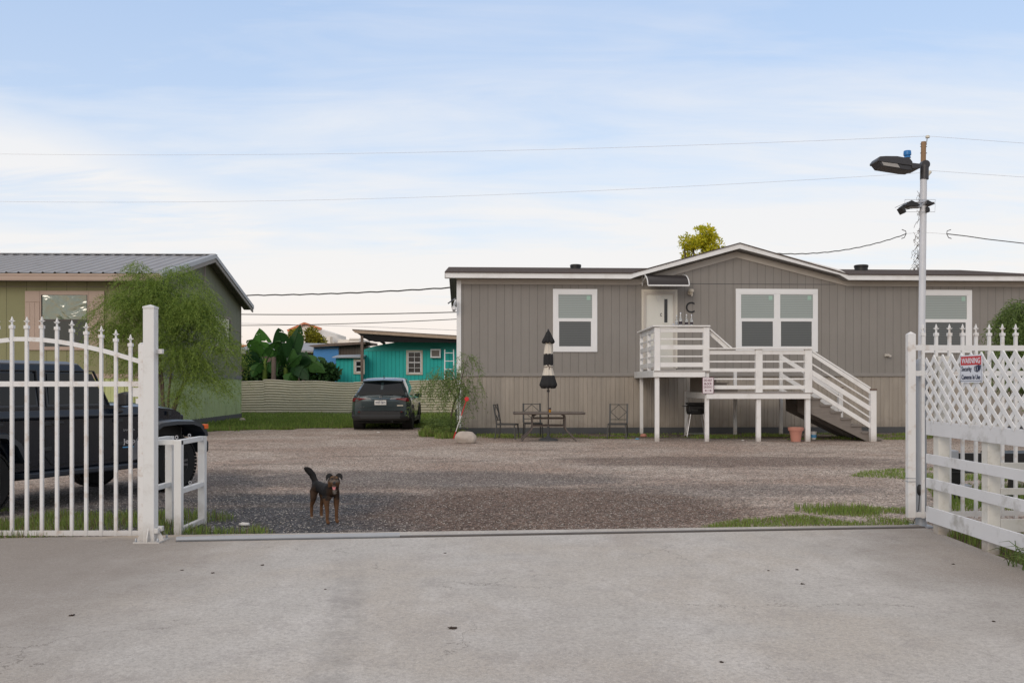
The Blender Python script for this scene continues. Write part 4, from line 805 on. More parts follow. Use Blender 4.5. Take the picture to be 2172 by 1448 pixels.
mb = MB(); mb.ext([P(x, y, PY-.105) for x, y in ((1868, 340), (1902, 344.5), (1909, 356), (1875, 351))], (0, .2, 0)); mb.build('led_panel', M['lens'], lp_)
mb = MB(); c1 = P(1924.5, 331, PY); mb.lathe([(.036, -.02), (.028, 0), (.038, .006), (.039, .018), (.037, .048), (.033, .054)], c1, 20); mb.build('sensor_cap', M['photo_blue'], lp_, smooth=True)
# solar floodlights clamped to the pole
fl_ = thing('solar_floodlights', P(1958, 432, PY), 'pair of small black solar floodlights on a wire bracket clamped round the pole', 'security light')
mb = MB(); q = P(1958, 431, PY); mb.tube([(q.x-.19, PY-.04, q.z), (q.x+.1, PY-.04, q.z)], .006, 6); mb.lathe([(.037, -.02), (.037, .02)], q, 16); mb.box(q.x-.02, q.x+.02, PY-.045, PY-.03, q.z-.025, q.z+.025); mb.build('bracket', M['steel'], fl_, smooth=True)
mb = MB(); ring = [P(*c_, PY-.045) for c_ in ((1919.5, 423.5), (1919, 449.5), (1983, 449.5), (1984, 423.5), (1919.5, 423.5))]; mb.tube(ring, .0022, 5); mb.build('wire_loop', M['galv'], fl_)
for pl in (((1921, 434), (1934, 424.5), (1951, 433), (1951, 436), (1921, 436)), ((1968, 424), (1984, 432), (1980, 434), (1965, 432))):
    mb = MB(); mb.ext([P(x, y, PY-.09) for x, y in pl], (0, .18, 0)); mb.build('solar_panel', M['black'], fl_)
mb = MB(); mb.ext([P(x, y, PY-.03) for x, y in ((1903, 438), (1920, 430), (1920, 431.5), (1903, 439.2))], (0, .06, 0)); mb.box(P(1925, 0, PY).x, P(1951, 0, PY).x, PY-.05, PY+.04, P(0, 441, PY).z, P(0, 436, PY).z); mb.build('battery_box', M['galv'], fl_)
for pl in (((1912, 440), (1917, 436.5), (1923, 449), (1919, 452)), ((1966, 438), (1972, 440), (1973, 447), (1971, 450), (1966, 449))):
    mb = MB(); mb.ext([P(x, y, PY-.07) for x, y in pl], (0, .12, 0)); mb.tube([P((pl[0][0]+pl[2][0])/2, 445, PY), P(1930 if pl[0][0] < 1950 else 1965, 443, PY)], .004, 6); mb.build('flood_lamp', M['black'], fl_, bev=.003)

# ------------------------------------------------------------ white slatted fence with lattice, running towards the viewer
FX = 4.13; fn = thing('white_plank_fence', (FX, 8.0, 0), 'weathered white plank fence with a lattice top beside the driveway', 'fence')
def zP(x, y): return EYE+(HY-y)/F*(FX*F/(x-CX))      # height of a mark on the fence face
yfar = FX*F/(1966.5-CX); ynear = 4.6
def fboard(z0, z1, nm, m=M['vinyl'], wob=0):
    mb_ = MB(); mb_.box(FX-.012, FX+.012, ynear, yfar, z0, z1); return mb_.build(nm, m, fn, bev=.003)
fboard(zP(1968, 922), zP(1968, 892), 'board'); fboard(zP(1968, 982), zP(1968, 962), 'board'); fboard(zP(1968, 1034), zP(1968, 1013), 'board'); fboard(zP(1968, 1105), zP(1968, 1073), 'board')
for Yq in (8.90, 7.98, 6.1):
    mb = MB(); mb.box(FX+.014, FX+.124, Yq-.055, Yq+.055, 0, 1.13 if Yq < 8.5 else zP(1968, 752)-.02); mb.build('post', M['vinyl_dirty'], fn, bev=.004)
# lattice: two layers of diagonal strips clipped to the panel
la0, la1 = zP(1968, 893), zP(1968, 757); mbA = MB(); mbB = MB(); pit = .176; hgt = la1-la0
def strips(mb_, sgn, x0_, x1_):
    s = -hgt-1
    while s < (yfar-ynear)+hgt+1:
        # strip through (ynear+s, la0) at 52 degrees, clipped in height and length
        tn = 1.146; p0 = [ynear+s, la0]; p1 = [ynear+s+sgn*hgt*tn, la1]
        if sgn < 0: p0[0] += 0
        def clip(p, q):
            for lim, up in ((ynear, False), (yfar, True)):
                for a_, b_ in ((p, q), (q, p)):
                    if (a_[0] > lim) == up and a_[0] != lim:
                        if (b_[0] > lim) == up: return None
                        t_ = (lim-a_[0])/(b_[0]-a_[0]); a_[1] += (b_[1]-a_[1])*t_; a_[0] = lim
            return p, q
        r_ = clip(p0, p1)
        if r_:
            (ya, za), (yb, zb_) = r_; d_ = Vector((0, yb-ya, zb_-za))
            if d_.length > .02:
                n__ = Vector((0, -d_.z, d_.y)).normalized()*.0215; A_ = Vector((x0_, ya, za)); B2 = Vector((x0_, yb, zb_))
                mb_.ext([A_-n__, B2-n__, B2+n__, A_+n__], (x1_-x0_, 0, 0))
        s += pit*1.02
strips(mbA, 1, FX-.018, FX-.010); strips(mbB, -1, FX-.009, FX-.001)
mbA.f += []; mbA.build('lattice_panel', M['lattice'], fn); mbB.build('lattice_backing', M['lattice'], fn)
for z0, z1 in ((zP(2110, 996), zP(2110, 981)), (zP(2110, 1049), zP(2110, 1035)), (zP(2110, 1128), zP(2110, 1101))):   # return of the fence away to the right
    k = 7.92; mb = MB(); mb.box(FX+.125, 8.6, k, k+.03, EYE+(z0-EYE)*k/(FX*F/(2110-CX)), EYE+(z1-EYE)*k/(FX*F/(2110-CX))); mb.build('return_board', M['vinyl_dirty'], fn, bev=.003)
mb = MB(); mb.box(8.6, 8.72, 7.9, 8.02, 0, 1.1); mb.build('post', M['vinyl_dirty'], fn)
# warning sign on the lattice
ws = thing('warning_sign', (FX-.03, FX*F/(2067-CX), zP(2067, 812)), 'white and red WARNING security cameras sign fixed to the lattice', 'sign')
ya, yb = FX*F/(2043.5-CX), FX*F/(2090.5-CX); zt2, zb2 = zP(2043.5, 754), zP(2043.5, 811.5); sw = ya-yb; sh = zt2-zb2
mb = MB(); mb.box(FX-.030, FX-.026, yb, ya, zb2, zt2); mb.build('plate', M['sign_white'], ws, bev=.0015)
D = Vector((0, -1, 0)); mid = (ya+yb)/2; xs_ = FX-.0305
mb = MB(); mb.box(xs_-.001, xs_+.0004, yb+.015, ya-.015, zt2-sh*.36, zt2-sh*.045); mb.build('red_band', M['sign_red'], ws)
mb = MB(); e_ = .012
for q in ((yb+e_, yb+e_+.004, zb2+sh*.07, zt2-sh*.36), (ya-e_-.004, ya-e_, zb2+sh*.07, zt2-sh*.36), (yb+e_, ya-e_, zb2+sh*.07-.004, zb2+sh*.07)): mb.box(xs_-.0005, xs_+.0004, *q)
mb.build('border', M['sign_navy'], ws)
tx_ = lambda s__, yc, zf, w_, h_, m__, bd: text(s__, ws, M[m__], (xs_-.0015, yc, zt2-sh*zf), D, (0, 0, 1), w_, h_, bold=bd)
tx_('WARNING', mid, .205, sw*.84, sh*.20, 'sign_white', .012); tx_('Security', mid+sw*.19, .52, sw*.46, sh*.22, 'sign_navy', .012); tx_('Cameras In Use', mid, .79, sw*.84, sh*.17, 'sign_navy', .012)
mb = MB(); cy_ = mid-sw*.31; cz_ = zt2-sh*.50
mb.ext([(xs_-.001, cy_-.00, cz_+.035), (xs_-.001, cy_-.055, cz_+.03), (xs_-.001, cy_-.05, cz_-.0), (xs_-.001, cy_-.02, cz_-.03)], (.0005, 0, 0)); mb.build('camera_symbol', M['sign_navy'], ws)
mb = MB(); mb.tube([(xs_-.002, cy_+.035+.022*math.cos(t_), cz_+.022*math.sin(t_)) for t_ in [i*math.pi/8 for i in range(17)]], .003, 4, False); mb.tube([(xs_-.002, cy_+.008+.02*math.cos(t_), cz_+.026*math.sin(t_)) for t_ in [i*math.pi/8 for i in range(17)]], .005, 4, False); mb.build('lens_symbol', M['sign_navy'], ws)
for q, k in ((ya-.012, zt2-.01), (yb+.012, zt2-.01), (ya-.012, zb2+.01), (yb+.012, zb2+.01)):
    mb = MB(); mb.lathe([(.004, -.003), (.004, .002)], (xs_, q, k), 8, 'x'); mb.build('screw', M['dark_metal'], ws)
# ------------------------------------------------------------ wheels
def wheel(parent, c, rad, wid, side, spokes=5, bulk=.0):
    c = Vector(c); mb = MB(); w2 = wid/2
    mb.lathe([(rad*.60, -w2*.9), (rad*.9, -w2), (rad*.975, -w2*.75), (rad, -w2*.3), (rad, w2*.3), (rad*.975, w2*.75), (rad*.9, w2), (rad*.60, w2*.9)], c, 40, 'x')
    wh = mb.build('wheel', M['tyre'], parent, local=True, smooth=True)
    mb = MB(); o_ = side*w2
    mb.lathe([(rad*.62, o_*.86), (rad*.60, o_*.93), (rad*.57, o_*.6), (rad*.55, o_*.3), (rad*.1, o_*.25)], c, 36, 'x')
    mb.build('rim_barrel', M['plastic'], wh, local=True, smooth=True)
    mb = MB(); n = spokes*2
    for k in range(n):
        a = 2*math.pi*(k//2)/spokes+(.16 if k % 2 else -.16); d = Vector((0, math.cos(a), math.sin(a))); mb.beam(c+Vector((o_*.78, 0, 0))+d*rad*.12, c+Vector((o_*.86, 0, 0))+d*rad*.57, .03, rad*.06, Vector((1, 0, 0)))
    mb.lathe([(rad*.62, o_*.80), (rad*.62, o_*.9), (rad*.56, o_*.9), (rad*.56, o_*.75)], c, 36, 'x'); mb.lathe([(rad*.14, o_*.6), (rad*.14, o_*.95), (rad*.05, o_*1.0)], c, 16, 'x')
    mb.build('rim', M['rim'], wh, local=True, smooth=True)
    if bulk:                                     # chunky tread blocks
        mb = MB()
        for k in range(48):
            a = 2*math.pi*k/48; d = Vector((0, math.cos(a), math.sin(a)))
            for s_x in (-.72, .0, .72): mb.beam(c+d*rad*.985+Vector((s_x*w2-.03, 0, 0)), c+d*rad*.985+Vector((s_x*w2+.03, 0, 0)), .04, .022, d)
        mb.build('tread', M['tyre'], wh, local=True)
    return wh
# ------------------------------------------------------------ boxy off-road vehicle behind the gate (x right, y forward, origin under the front axle)
K = .95; JW = G(375, 1041); th = R(-25)
jp = thing('off_road_vehicle', (0, 0, 0), 'dark navy boxy four-door off-road vehicle parked behind the arched gate', 'car')
def mir(pl): return [(-x, y, z) for x, y, z in pl]
s = K; J = lambda y, z: (y*s, z*s)
bw = .80*s
tub = [(-3.72, .50), (-3.42, .50), (-3.38, .74), (-3.2, .95), (-2.78, .95), (-2.62, .72), (-2.52, .48), (-.62, .48), (-.52, .75), (-.48, .98), (-.48, 1.18), (-.95, 1.275), (-3.76, 1.27), (-3.78, .9)]
mb = MB(); mb.ext([(-bw, y*s, z*s) for y, z in tub], (2*bw, 0, 0)); 
for sg_ in (-1, 1): mb.ext([(sg_*bw, -.55*s, 1.235*s), (sg_*bw, -.55*s, 1.10*s), (sg_*(bw+.035), -.55*s, 1.13*s), (sg_*(bw+.03), -.55*s, 1.16*s)], (0, -3.15*s, .015))
body = mb.build('body', M['jeep'], jp, local=True, bev=.012)
mb = MB()   # hardtop: walls lean in slightly
rings = []
for z, ins, yf, yr in ((1.26, .0, -1.06, -3.76), (1.60, .045, -1.33, -3.72), (1.74, .07, -1.42, -3.70), (1.83, .10, -1.50, -3.66), (1.862, .20, -1.62, -3.55)):
    b_ = bw-ins*s; rings.append([(-b_, yr*s, z*s), (b_, yr*s, z*s), (b_, yf*s, z*s), (-b_, yf*s, z*s)])
mb.grid(rings, True); mb.add(rings[-1], [(0,1,2,3)]); mb.build('hardtop', M['jeep'], jp, local=True, bev=.02)
def sidew(y0, y1, z0, z1, slope=0, name='side_window'):
    for sg_ in (1, -1):
        X0 = sg_*(bw+.004-.045*s*(z0-1.2)/.4); X1 = sg_*(bw+.004-.045*s*(z1-1.2)/.4)
        mb_ = MB(); pl = [(X0, y0*s, z0*s), (X0, y1*s, z0*s), (X1, (y1-slope)*s, z1*s), (X1, y0*s, z1*s)]
        mb_.ext(pl, (sg_*.006, 0, 0)); mb_.build(name, M['car_glass'], jp, local=True, bev=.002)
        mb_ = MB(); e = .035
        fr = [Vector(p) for p in [(X0, (y0-e)*s, (z0-e)*s), (X0, (y1+e*1.3)*s, (z0-e)*s), (X1, (y1-slope+e*.7)*s, (z1+e)*s), (X1, (y0-e)*s, (z1+e)*s)]]
        for a_, b_ in zip(fr, fr[1:]+fr[:1]): mb_.beam(a_+Vector((sg_*.002, 0, 0)), b_+Vector((sg_*.002, 0, 0)), .03, .014, (0, 0, 1) if abs((b_-a_).z) < .1 else (0, 1, 0))
        mb_.build('window_seal', M['plastic'], jp, local=True)
sidew(-2.02, -1.14, 1.31, 1.70, .20); sidew(-2.86, -2.20, 1.31, 1.70, 0); sidew(-3.62, -3.02, 1.32, 1.68, 0, 'quarter_window')
mb = MB(); mb.ext([(-bw+.1, -1.03*s, 1.24*s), (bw-.1, -1.03*s, 1.24*s), (bw-.16, -1.38*s, 1.74*s), (-bw+.16, -1.38*s, 1.74*s)], (0, .012, .008)); mb.build('windscreen', M['car_glass'], jp, local=True)
mb = MB(); rows = []
for y, hw, z, c0 in ((-.97, .66, 1.245, .06), (-.6, .64, 1.245, .065), (-.1, .61, 1.225, .065), (.28, .58, 1.18, .055), (.42, .56, 1.13, .04), (.48, .55, 1.02, .02)):
    rows.append([(-hw*s, y*s, (z-.22)*s)]+[(hw*s*q, y*s, (z+c0*(1-q*q*q*q))*s) for q in (-1, -.9, -.6, 0, .6, .9, 1)]+[(hw*s, y*s, (z-.22)*s)])
mb.grid(rows); mb.add(rows[-1], [tuple(range(9))]); hood = mb.build('hood', M['jeep'], jp, local=True, smooth=True)
mb = MB(); mb.box(.3*s, .38*s, -.88*s, -.72*s, 1.255*s, 1.275*s); mb.box(.55*s, .63*s, .12*s, .18*s, 1.10*s, 1.16*s); mb.build('hood_latch', M['plastic'], hood, local=True)
mb = MB(); mb.box(-.56*s, .56*s, -.95*s, .44*s, .62*s, 1.1*s); mb.build('engine_bay', M['plastic'], jp, local=True)
mb = MB(); mb.box(-.56*s, .56*s, .44*s, .50*s, .66*s, 1.10*s); gr_ = mb.build('grille', M['jeep'], jp, local=True, bev=.02)
for q in range(7): mb = MB(); mb.box((q-3)*.085*s-.02, (q-3)*.085*s+.02, .50*s, .506*s, .72*s, 1.02*s); mb.build('slot', M['gap'], gr_, local=True)
for sg_ in (-1, 1): mb = MB(); mb.lathe([(.10*s, .49*s), (.10*s, .52*s), (.03, .54*s)], (sg_*.42*s, 0, .93*s), 18, 'y'); mb.build('headlight', M['lamp_clear'], gr_, local=True, smooth=True)
for sg_ in (-1, 1):                               # flares: arched band over each wheel
    for cy_, nm in ((0, 'front_flare'), (-3.0, 'rear_flare')):
        mb = MB(); prof = []
        pl = [(-.62, .62), (-.55, .80), (-.44, .95), (-.30, 1.025), (.0, 1.045), (.34, 1.03), (.50, .975), (.60, .87), (.62, .80)] if cy_ == 0 else [(-.60, .70), (-.50, .90), (-.34, 1.0), (0, 1.02), (.34, .98), (.50, .86), (.62, .62)]
        rows = []
        for i_, (y, z) in enumerate(pl):
            q = Vector((y, z-.4)); q.normalize(); iy, iz = y-q.x*.075, z-q.y*.075
            rows.append([(sg_*.50*s, (cy_+y)*s, z*s), (sg_*.86*s, (cy_+y)*s, (z-.0)*s), (sg_*.935*s, (cy_+y)*s, (z-.02)*s), (sg_*.94*s, (cy_+iy)*s, (iz)*s), (sg_*.90*s, (cy_+iy)*s, iz*s), (sg_*.50*s, (cy_+iy)*s, (iz)*s)])
        mb.grid(rows, True); mb.add(rows[0], [tuple(range(6))]); mb.add(rows[-1], [tuple(range(6))])
        f_ = mb.build(nm, M['flare'], jp, local=True, smooth=True)
        if cy_ == 0: mb = MB(); mb.box(sg_*.84*s, sg_*.95*s, .535*s, .61*s, .885*s, .955*s); mb.build('marker_light', M['amber'], f_, local=True, bev=.008)
    for cy_ in (0, -3.0): wheel(jp, (sg_*.79*s, cy_*s, .405*s), .405*s, .25*s, sg_, 5, 1)
    mb = MB(); mb.ext([(sg_*(bw+.002), -.97*s, 1.14*s), (sg_*(bw+.002), -.52*s, 1.12*s), (sg_*(bw+.002), -.56*s, .90*s), (sg_*(bw+.002), -.80*s, .50*s), (sg_*(bw+.002), -.96*s, .50*s)], (sg_*.012, 0, 0)); mb.build('cowl_panel', M['jeep'], jp, local=True)
    mb = MB(); mb.ext([(sg_*(bw+.014), -.66*s, .78*s), (sg_*(bw+.014), -.57*s, .86*s), (sg_*(bw+.014), -.60*s, .52*s), (sg_*(bw+.014), -.78*s, .5*s)], (sg_*.008, 0, 0)); mb.build('splash_guard', tmat('guard', (.16, .16, .17), .4), jp, local=True)
    for y0, y1, lab in ((-2.08, -1.0, 0), (-2.92, -2.12, 1)):
        mb = MB(); X0 = sg_*(bw+.002); lines = [(y0, .56), (y1, .56), (y1, 1.18)], 
        rr = [(y0+(.10 if not lab else .25), .54), (y1-.06, .54), (y1, .60), (y1, 1.19)]
        pts_ = [(X0, y*s, z*s) for y, z in ([(y0, 1.19), (y0, .66 if not lab else .95)]+rr)]
        for a_, b_ in zip(pts_, pts_[1:]): mb.beam(a_, b_, .012, .012, (1, 0, 0))
        dr = mb.build('door_seam', M['gap'], jp, local=True)
        mb = MB(); yh = y0+.16; mb.box(sg_*bw, sg_*(bw+.04), (yh-.09)*s, (yh+.09)*s, 1.055*s, 1.09*s); mb.build('door_handle', M['plastic'], jp, local=True, bev=.006)
        for zz_ in (1.04, .72): mb = MB(); mb.box(sg_*bw, sg_*(bw+.03), (y1-.02)*s, (y1+.12)*s, zz_*s, (zz_+.05)*s); mb.build('hinge', M['plastic'], jp, local=True, bev=.005)
    mb = MB(); mb.ext([(sg_*.76*s, -2.5*s, .40*s), (sg_*.76*s, -.62*s, .40*s), (sg_*.95*s, -.74*s, .40*s), (sg_*.95*s, -2.38*s, .40*s)], (0, 0, .07)); mb.build('side_step', M['flare'], jp, local=True, bev=.015)
    mb = MB(); mb.ext([(sg_*(bw+.03), -1.03*s, 1.26*s), (sg_*(bw+.03), -1.03*s, 1.43*s), (sg_*(bw+.14), -.99*s, 1.46*s), (sg_*(bw+.19), -.99*s, 1.43*s), (sg_*(bw+.19), -.99*s, 1.27*s)], (0, .11, 0)); mb.beam((sg_*bw, -1.0*s, 1.18*s), (sg_*(bw+.1), -.96*s, 1.2*s), .06, .05); mb.build('mirror', M['plastic'], jp, local=True, bev=.02)
    mb = MB(); mb.box(sg_*.56*s, sg_*.74*s, -3.82*s, -3.77*s, .78*s, 1.06*s); mb.build('taillight', M['lamp_red'], jp, local=True, bev=.01)
mb = MB(); mb.box(-.86*s, .86*s, .56*s, .72*s, .52*s, .70*s); mb.build('front_bumper', M['plastic'], jp, local=True, bev=.03)
mb = MB(); mb.box(-.84*s, .84*s, -3.93*s, -3.76*s, .5*s, .68*s); mb.build('rear_bumper', M['plastic'], jp, local=True, bev=.03)
mb = MB(); mb.lathe([(.2*s, -4.02*s), (.39*s, -4.02*s), (.40*s, -3.95*s), (.39*s, -3.8*s), (.2*s, -3.8*s)], (.05, 0, .95*s), 32, 'y'); mb.build('spare_wheel', M['tyre'], jp, local=True, smooth=True)
mb = MB(); mb.box(-.6*s, .6*s, -3.6*s, .3*s, .36*s, .52*s); mb.tube([(-.7*s, 0, .4*s), (.7*s, 0, .4*s)], .05, 8); mb.tube([(-.7*s, -3*s, .4*s), (.7*s, -3*s, .4*s)], .05, 8); mb.build('chassis', M['gap'], jp, local=True)
LX = bw+.016
text('Jeep', jp, tmat('badge', (.55, .55, .56), .35, .6), (LX, -.775*s, .765*s), (0, 1, 0), (0, 0, 1), .20, .085, bold=.02, depth=.006)
text('SAHARA', jp, tmat('badge2', (.35, .35, .36), .35, .6), (LX, -.775*s, .93*s), (0, 1, 0), (0, 0, 1), .19, .028, depth=.003)
mb = MB(); mb.box(LX-.002, LX+.002, -.885*s, -.67*s, .685*s, .70*s); mb.build('blue_badge', M['litter_blue'], jp, local=True)
jp.location = (JW.x, JW.y, 0); jp.rotation_euler = (0, 0, th)
off = Matrix.Rotation(th, 3, 'Z') @ Vector((.92*s, 0, 0)); jp.location -= off

# ------------------------------------------------------------ small crossover seen from behind (x right, y forward, origin under the rear axle)
s = 1.05; cr = thing('parked_crossover', (0, 0, 0), 'dark teal crossover parked with its tail towards the viewer by the corrugated fence', 'car')
st = [ # y, half width, z bottom, z shoulder, belt half width, z belt, roof half width, z roof
 (-.86, .60, .36, .90, .56, .95, .50, .965), (-.84, .78, .33, .93, .70, .99, .60, 1.00), (-.70, .875, .30, .98, .795, 1.035, .70, 1.05), (-.55, .90, .27, 1.0, .80, 1.07, .655, 1.22), (-.28, .905, .27, 1.0, .79, 1.06, .575, 1.49), (-.16, .905, .27, 1.0, .785, 1.05, .575, 1.545), (.2, .905, .25, .99, .785, 1.03, .60, 1.585),
 (1.0, .90, .23, .97, .78, 1.00, .60, 1.60), (1.7, .895, .23, .96, .775, .98, .585, 1.57), (2.05, .895, .23, .955, .775, .98, .57, 1.49), (2.65, .895, .24, .95, .77, 1.0, .66, 1.13), (2.9, .89, .26, .94, .76, 1.0, .60, 1.03), (3.4, .86, .30, .90, .70, .95, .5, .97), (3.6, .72, .34, .80, .6, .85, .45, .86)]
rows = []
for y, w_, zb_, zs_, wb, zbl, wr, zr in st:
    half = [(0, zb_), (w_*.80, zb_), (w_*.97, zb_+.10), (w_, .55), (w_*.995, zs_-.16), (w_*.965, zs_-.02), (wb+.03, (zs_+zbl)/2+.01), (wb, zbl+.02), ((wb+wr)/2+.03, (zbl+zr)/2), (wr+.03, zr-.07), (wr-.03, zr-.02), (wr*.6, zr+.005), (0, zr+.015)]
    rows.append([(x*s, y*s, z*s) for x, z in half]+[(-x*s, y*s, z*s) for x, z in reversed(half[1:-1])])
NB = len(rows[0]); mb = MB(); mb.grid(rows, True)
glass = lambda i, k: (5 <= i <= 8 and k in (7, 8, 23-7-1, 23-8-1)) or (i in (3,) and 9 <= k <= 14 and False)
fs = []; gf = []
for i in range(len(rows)-1):
    for k in range(NB):
        f = (i*NB+k, i*NB+(k+1) % NB, (i+1)*NB+(k+1) % NB, (i+1)*NB+k)
        (gf if (4 <= i <= 8 and k in (7, 8, NB-8, NB-9)) or (i == 9 and k in (10, 11, 12, 13)) else fs).append(f)
vs = mb.v; mb = MB(); mb.v = vs; mb.f = fs+[tuple(range(NB)), tuple((len(rows)-1)*NB+k for k in range(NB))]; mb.mi = [0]*len(mb.f); mb.build('body', M['car'], cr, local=True, smooth=True, ang=40)
for nm_, fl in (('side_glass', [f for f in gf if vs[f[0]].x > .3 and f[0]//NB < 9]), ('side_glass', [f for f in gf if vs[f[0]].x < -.3 and f[0]//NB < 9]), ('windscreen', [f for f in gf if f[0]//NB == 9])):
    ids = sorted({q for f in fl for q in f}); mp_ = {q: i for i, q in enumerate(ids)}; mb = MB(); mb.v = [vs[q].copy() for q in ids]; mb.f = [tuple(mp_[q] for q in f) for f in fl]; mb.mi = [0]*len(fl); mb.build(nm_, M['car_glass'], cr, local=True, smooth=True)
def hat(z):                                       # y of the hatch surface at height z on the centre line
    pr_ = [(.35, -.86), (.965, -.86), (1.0, -.84), (1.05, -.70), (1.22, -.55), (1.49, -.28), (1.545, -.16)]
    for (a, b), (c_, d_) in zip(pr_, pr_[1:]):
        if a <= z <= c_: return b+(d_-b)*(z-a)/(c_-a)
    return -.16
def hpan(name, pl, mt, out=.02, th_=.012, **k):   # panel laid on the hatch, outline in (x, z)
    m_ = MB(); q = [Vector((x*s, (hat(z)-out)*s, z*s)) for x, z in pl]; m_.ext(q, (0, -th_, 0)); return m_.build(name, mt, cr, local=True, **k)
gl = [(-.735, 1.065), (-.55, 1.05), (0, 1.045), (.55, 1.05), (.735, 1.065), (.60, 1.33), (.545, 1.44), (.42, 1.485), (0, 1.495), (-.42, 1.485), (-.545, 1.44), (-.60, 1.33)]
mb = MB(); mb.grid([[(w_*q*s, (hat(z)-.014+.03*q*q*0)*s, z*s) for q in (-1, -.5, 0, .5, 1)] for z, w_ in ((1.055, .735), (1.13, .70), (1.22, .655), (1.33, .60), (1.44, .545), (1.487, .43))]); mb.build('rear_window', M['car_glass'], cr, local=True, smooth='all')
hpan('tailgate_crease', [(-.70, .70), (.70, .70), (.68, .715), (-.68, .715)], M['car'], .015, .02)
mb = MB(); rows2 = []
for x in (-.6, -.4, 0, .4, .6): rows2.append([(x*s, (-.42+.1*abs(x))*s, (1.50+.02-.05*abs(x))*s), (x*s, (-.15)*s, (1.575-.04*abs(x))*s), (x*s, (-.15)*s, (1.52-.04*abs(x))*s), (x*s, (-.40+.1*abs(x))*s, (1.478-.05*abs(x))*s)])
mb.grid(rows2, True); mb.build('roof_spoiler', M['car'], cr, local=True, bev=.008)
mb = MB(); c_ = (-.0, hat(1.09)*s-.02, 1.09*s); mb.beam((.02*s, (hat(1.08)-.03)*s, 1.078*s), (.36*s, (hat(1.08)-.02)*s, 1.085*s), .03, .03); mb.lathe([(.04, -.03), (.04, .03)], (.02*s, (hat(1.07)-.02)*s, 1.072*s), 12, 'y'); mb.build('rear_wiper', M['black'], cr, local=True)
for sg_ in (-1, 1):
    hp_ = lambda pl, mt, nm, y0=-.875, t_=.03: (lambda m_: m_.build(nm, mt, cr, local=True, bev=.004))(MB().ext([(sg_*x*s, (y0+max(0, x-.74)*1.0)*s, z*s) for x, z in pl], (0, t_, 0)))
    hp_([(.845, .955), (.80, .985), (.50, .965), (.44, .935), (.56, .93), (.66, .905), (.75, .885), (.86, .865)], M['lamp_red'], 'taillight', -.90, .08)
    hp_([(.62, .985), (.32, .975), (.27, .935), (.50, .945), (.58, .955)], M['lamp_clear'], 'light_strip', -.872, .02)
    hp_([(.66, .575), (.38, .56), (.38, .545), (.66, .55)], M['lamp_red'], 'reflector', -.915, .02)
    wheel(cr, (sg_*.775*s, 0, .345*s), .345*s, .225*s, sg_, 5); wheel(cr, (sg_*.775*s, 2.61*s, .345*s), .345*s, .225*s, sg_, 5)
    mb = MB(); mb.ext([(sg_*.80*s, 1.86*s, 1.0*s), (sg_*.80*s, 1.86*s, 1.07*s), (sg_*.90*s, 1.83*s, 1.10*s), (sg_*1.02*s, 1.83*s, 1.09*s), (sg_*1.03*s, 1.83*s, .98*s), (sg_*.92*s, 1.83*s, .955*s)], (0, .10, 0)); mb.build('mirror', M['car'], cr, local=True, bev=.015)
    mb = MB()
    for cy_ in (0, 2.61):
        rows2 = [[(sg_*(.85)*s, (cy_+r_*math.cos(a))*s, (.345+r_*math.sin(a))*s) for r_ in (.37, .43)]+[(sg_*(.915)*s, (cy_+r_*math.cos(a))*s, (.345+r_*math.sin(a))*s) for r_ in (.43, .37)] for a in [math.pi*i/12 for i in range(13)]]
        mb.grid(rows2, True)
    mb.box(sg_*.88*s, sg_*.915*s, .42*s, 2.2*s, .23*s, .36*s); mb.build('cladding', M['plastic'], cr, local=True)
    for cy_ in (0, 2.61):
        mb = MB(); mb.lathe([(.375*s, sg_*.60*s), (.375*s, sg_*.903*s)], (0, cy_*s, .345*s), 30, 'x'); mb.build('wheel_well', M['gap'], cr, local=True)
mb = MB(); rows2 = []
for x in (-.885, -.83, -.6, 0, .6, .83, .885):
    yb_ = -.90+max(0, abs(x)-.62)*.75; rows2.append([(x*s, (yb_+.04)*s, .60*s), (x*s, (yb_-.03)*s, .57*s), (x*s, (yb_-.02)*s, .47*s), (x*s, (yb_-.06)*s, .43*s), (x*.985*s, (yb_-.05)*s, .36*s), (x*.93*s, (yb_+.02)*s, .30*s), (x*.93*s, (yb_+.35)*s, .30*s), (x*s, (yb_+.3)*s, .6*s)])
mb.grid(rows2, True); mb.build('rear_bumper', M['plastic'], cr, local=True, smooth=True, ang=25)
mb = MB(); mb.box(-.7*s, .7*s, -.5*s, 3.3*s, .2*s, .3*s); mb.tube([(.35*s, -.85*s, .27*s), (.35*s, -.4*s, .27*s)], .03, 8); mb.build('underbody', M['gap'], cr, local=True)
mb = MB(); mb.box(-.19*s, .19*s, -.885*s, -.87*s, .755*s, .925*s); pf = mb.build('plate_frame', M['plastic'], cr, local=True)
mb = MB(); mb.box(-.175*s, .175*s, -.892*s, -.884*s, .77*s, .91*s); mb.build('licence_plate', M['plate'], pf, local=True)
text('WRP-5875', pf, M['plate_ink'], (0, -.894*s, .835*s), (1,0,0), (0,0,1), .31*s, .075*s, bold=.02, depth=.003); text('TEXAS', pf, M['plate_ink'], (0, -.894*s, .893*s), (1,0,0), (0,0,1), .12*s, .02*s, depth=.003)
text('H', cr, M['chrome'], (0, -.90*s+.03, 1.005*s), (1,0,0), (0,0,1), .075*s, .06*s, name='emblem', bold=.03, depth=.01)
text('HR-V', cr, M['chrome'], (-.58*s, -.885*s, .705*s), (1,0,0), (0,0,1), .19*s, .032*s, name='badge_lettering', bold=.02, depth=.004)
mb = MB(); mb.box(.50*s, .68*s, -.872*s, -.862*s, .735*s, .765*s); mb.build('trim_badge', M['cream'], cr, local=True)
mb = MB(); mb.box(-.28*s, .28*s, -.876*s, -.86*s, .922*s, .935*s); mb.build('tailgate_grip', M['gap'], cr, local=True)
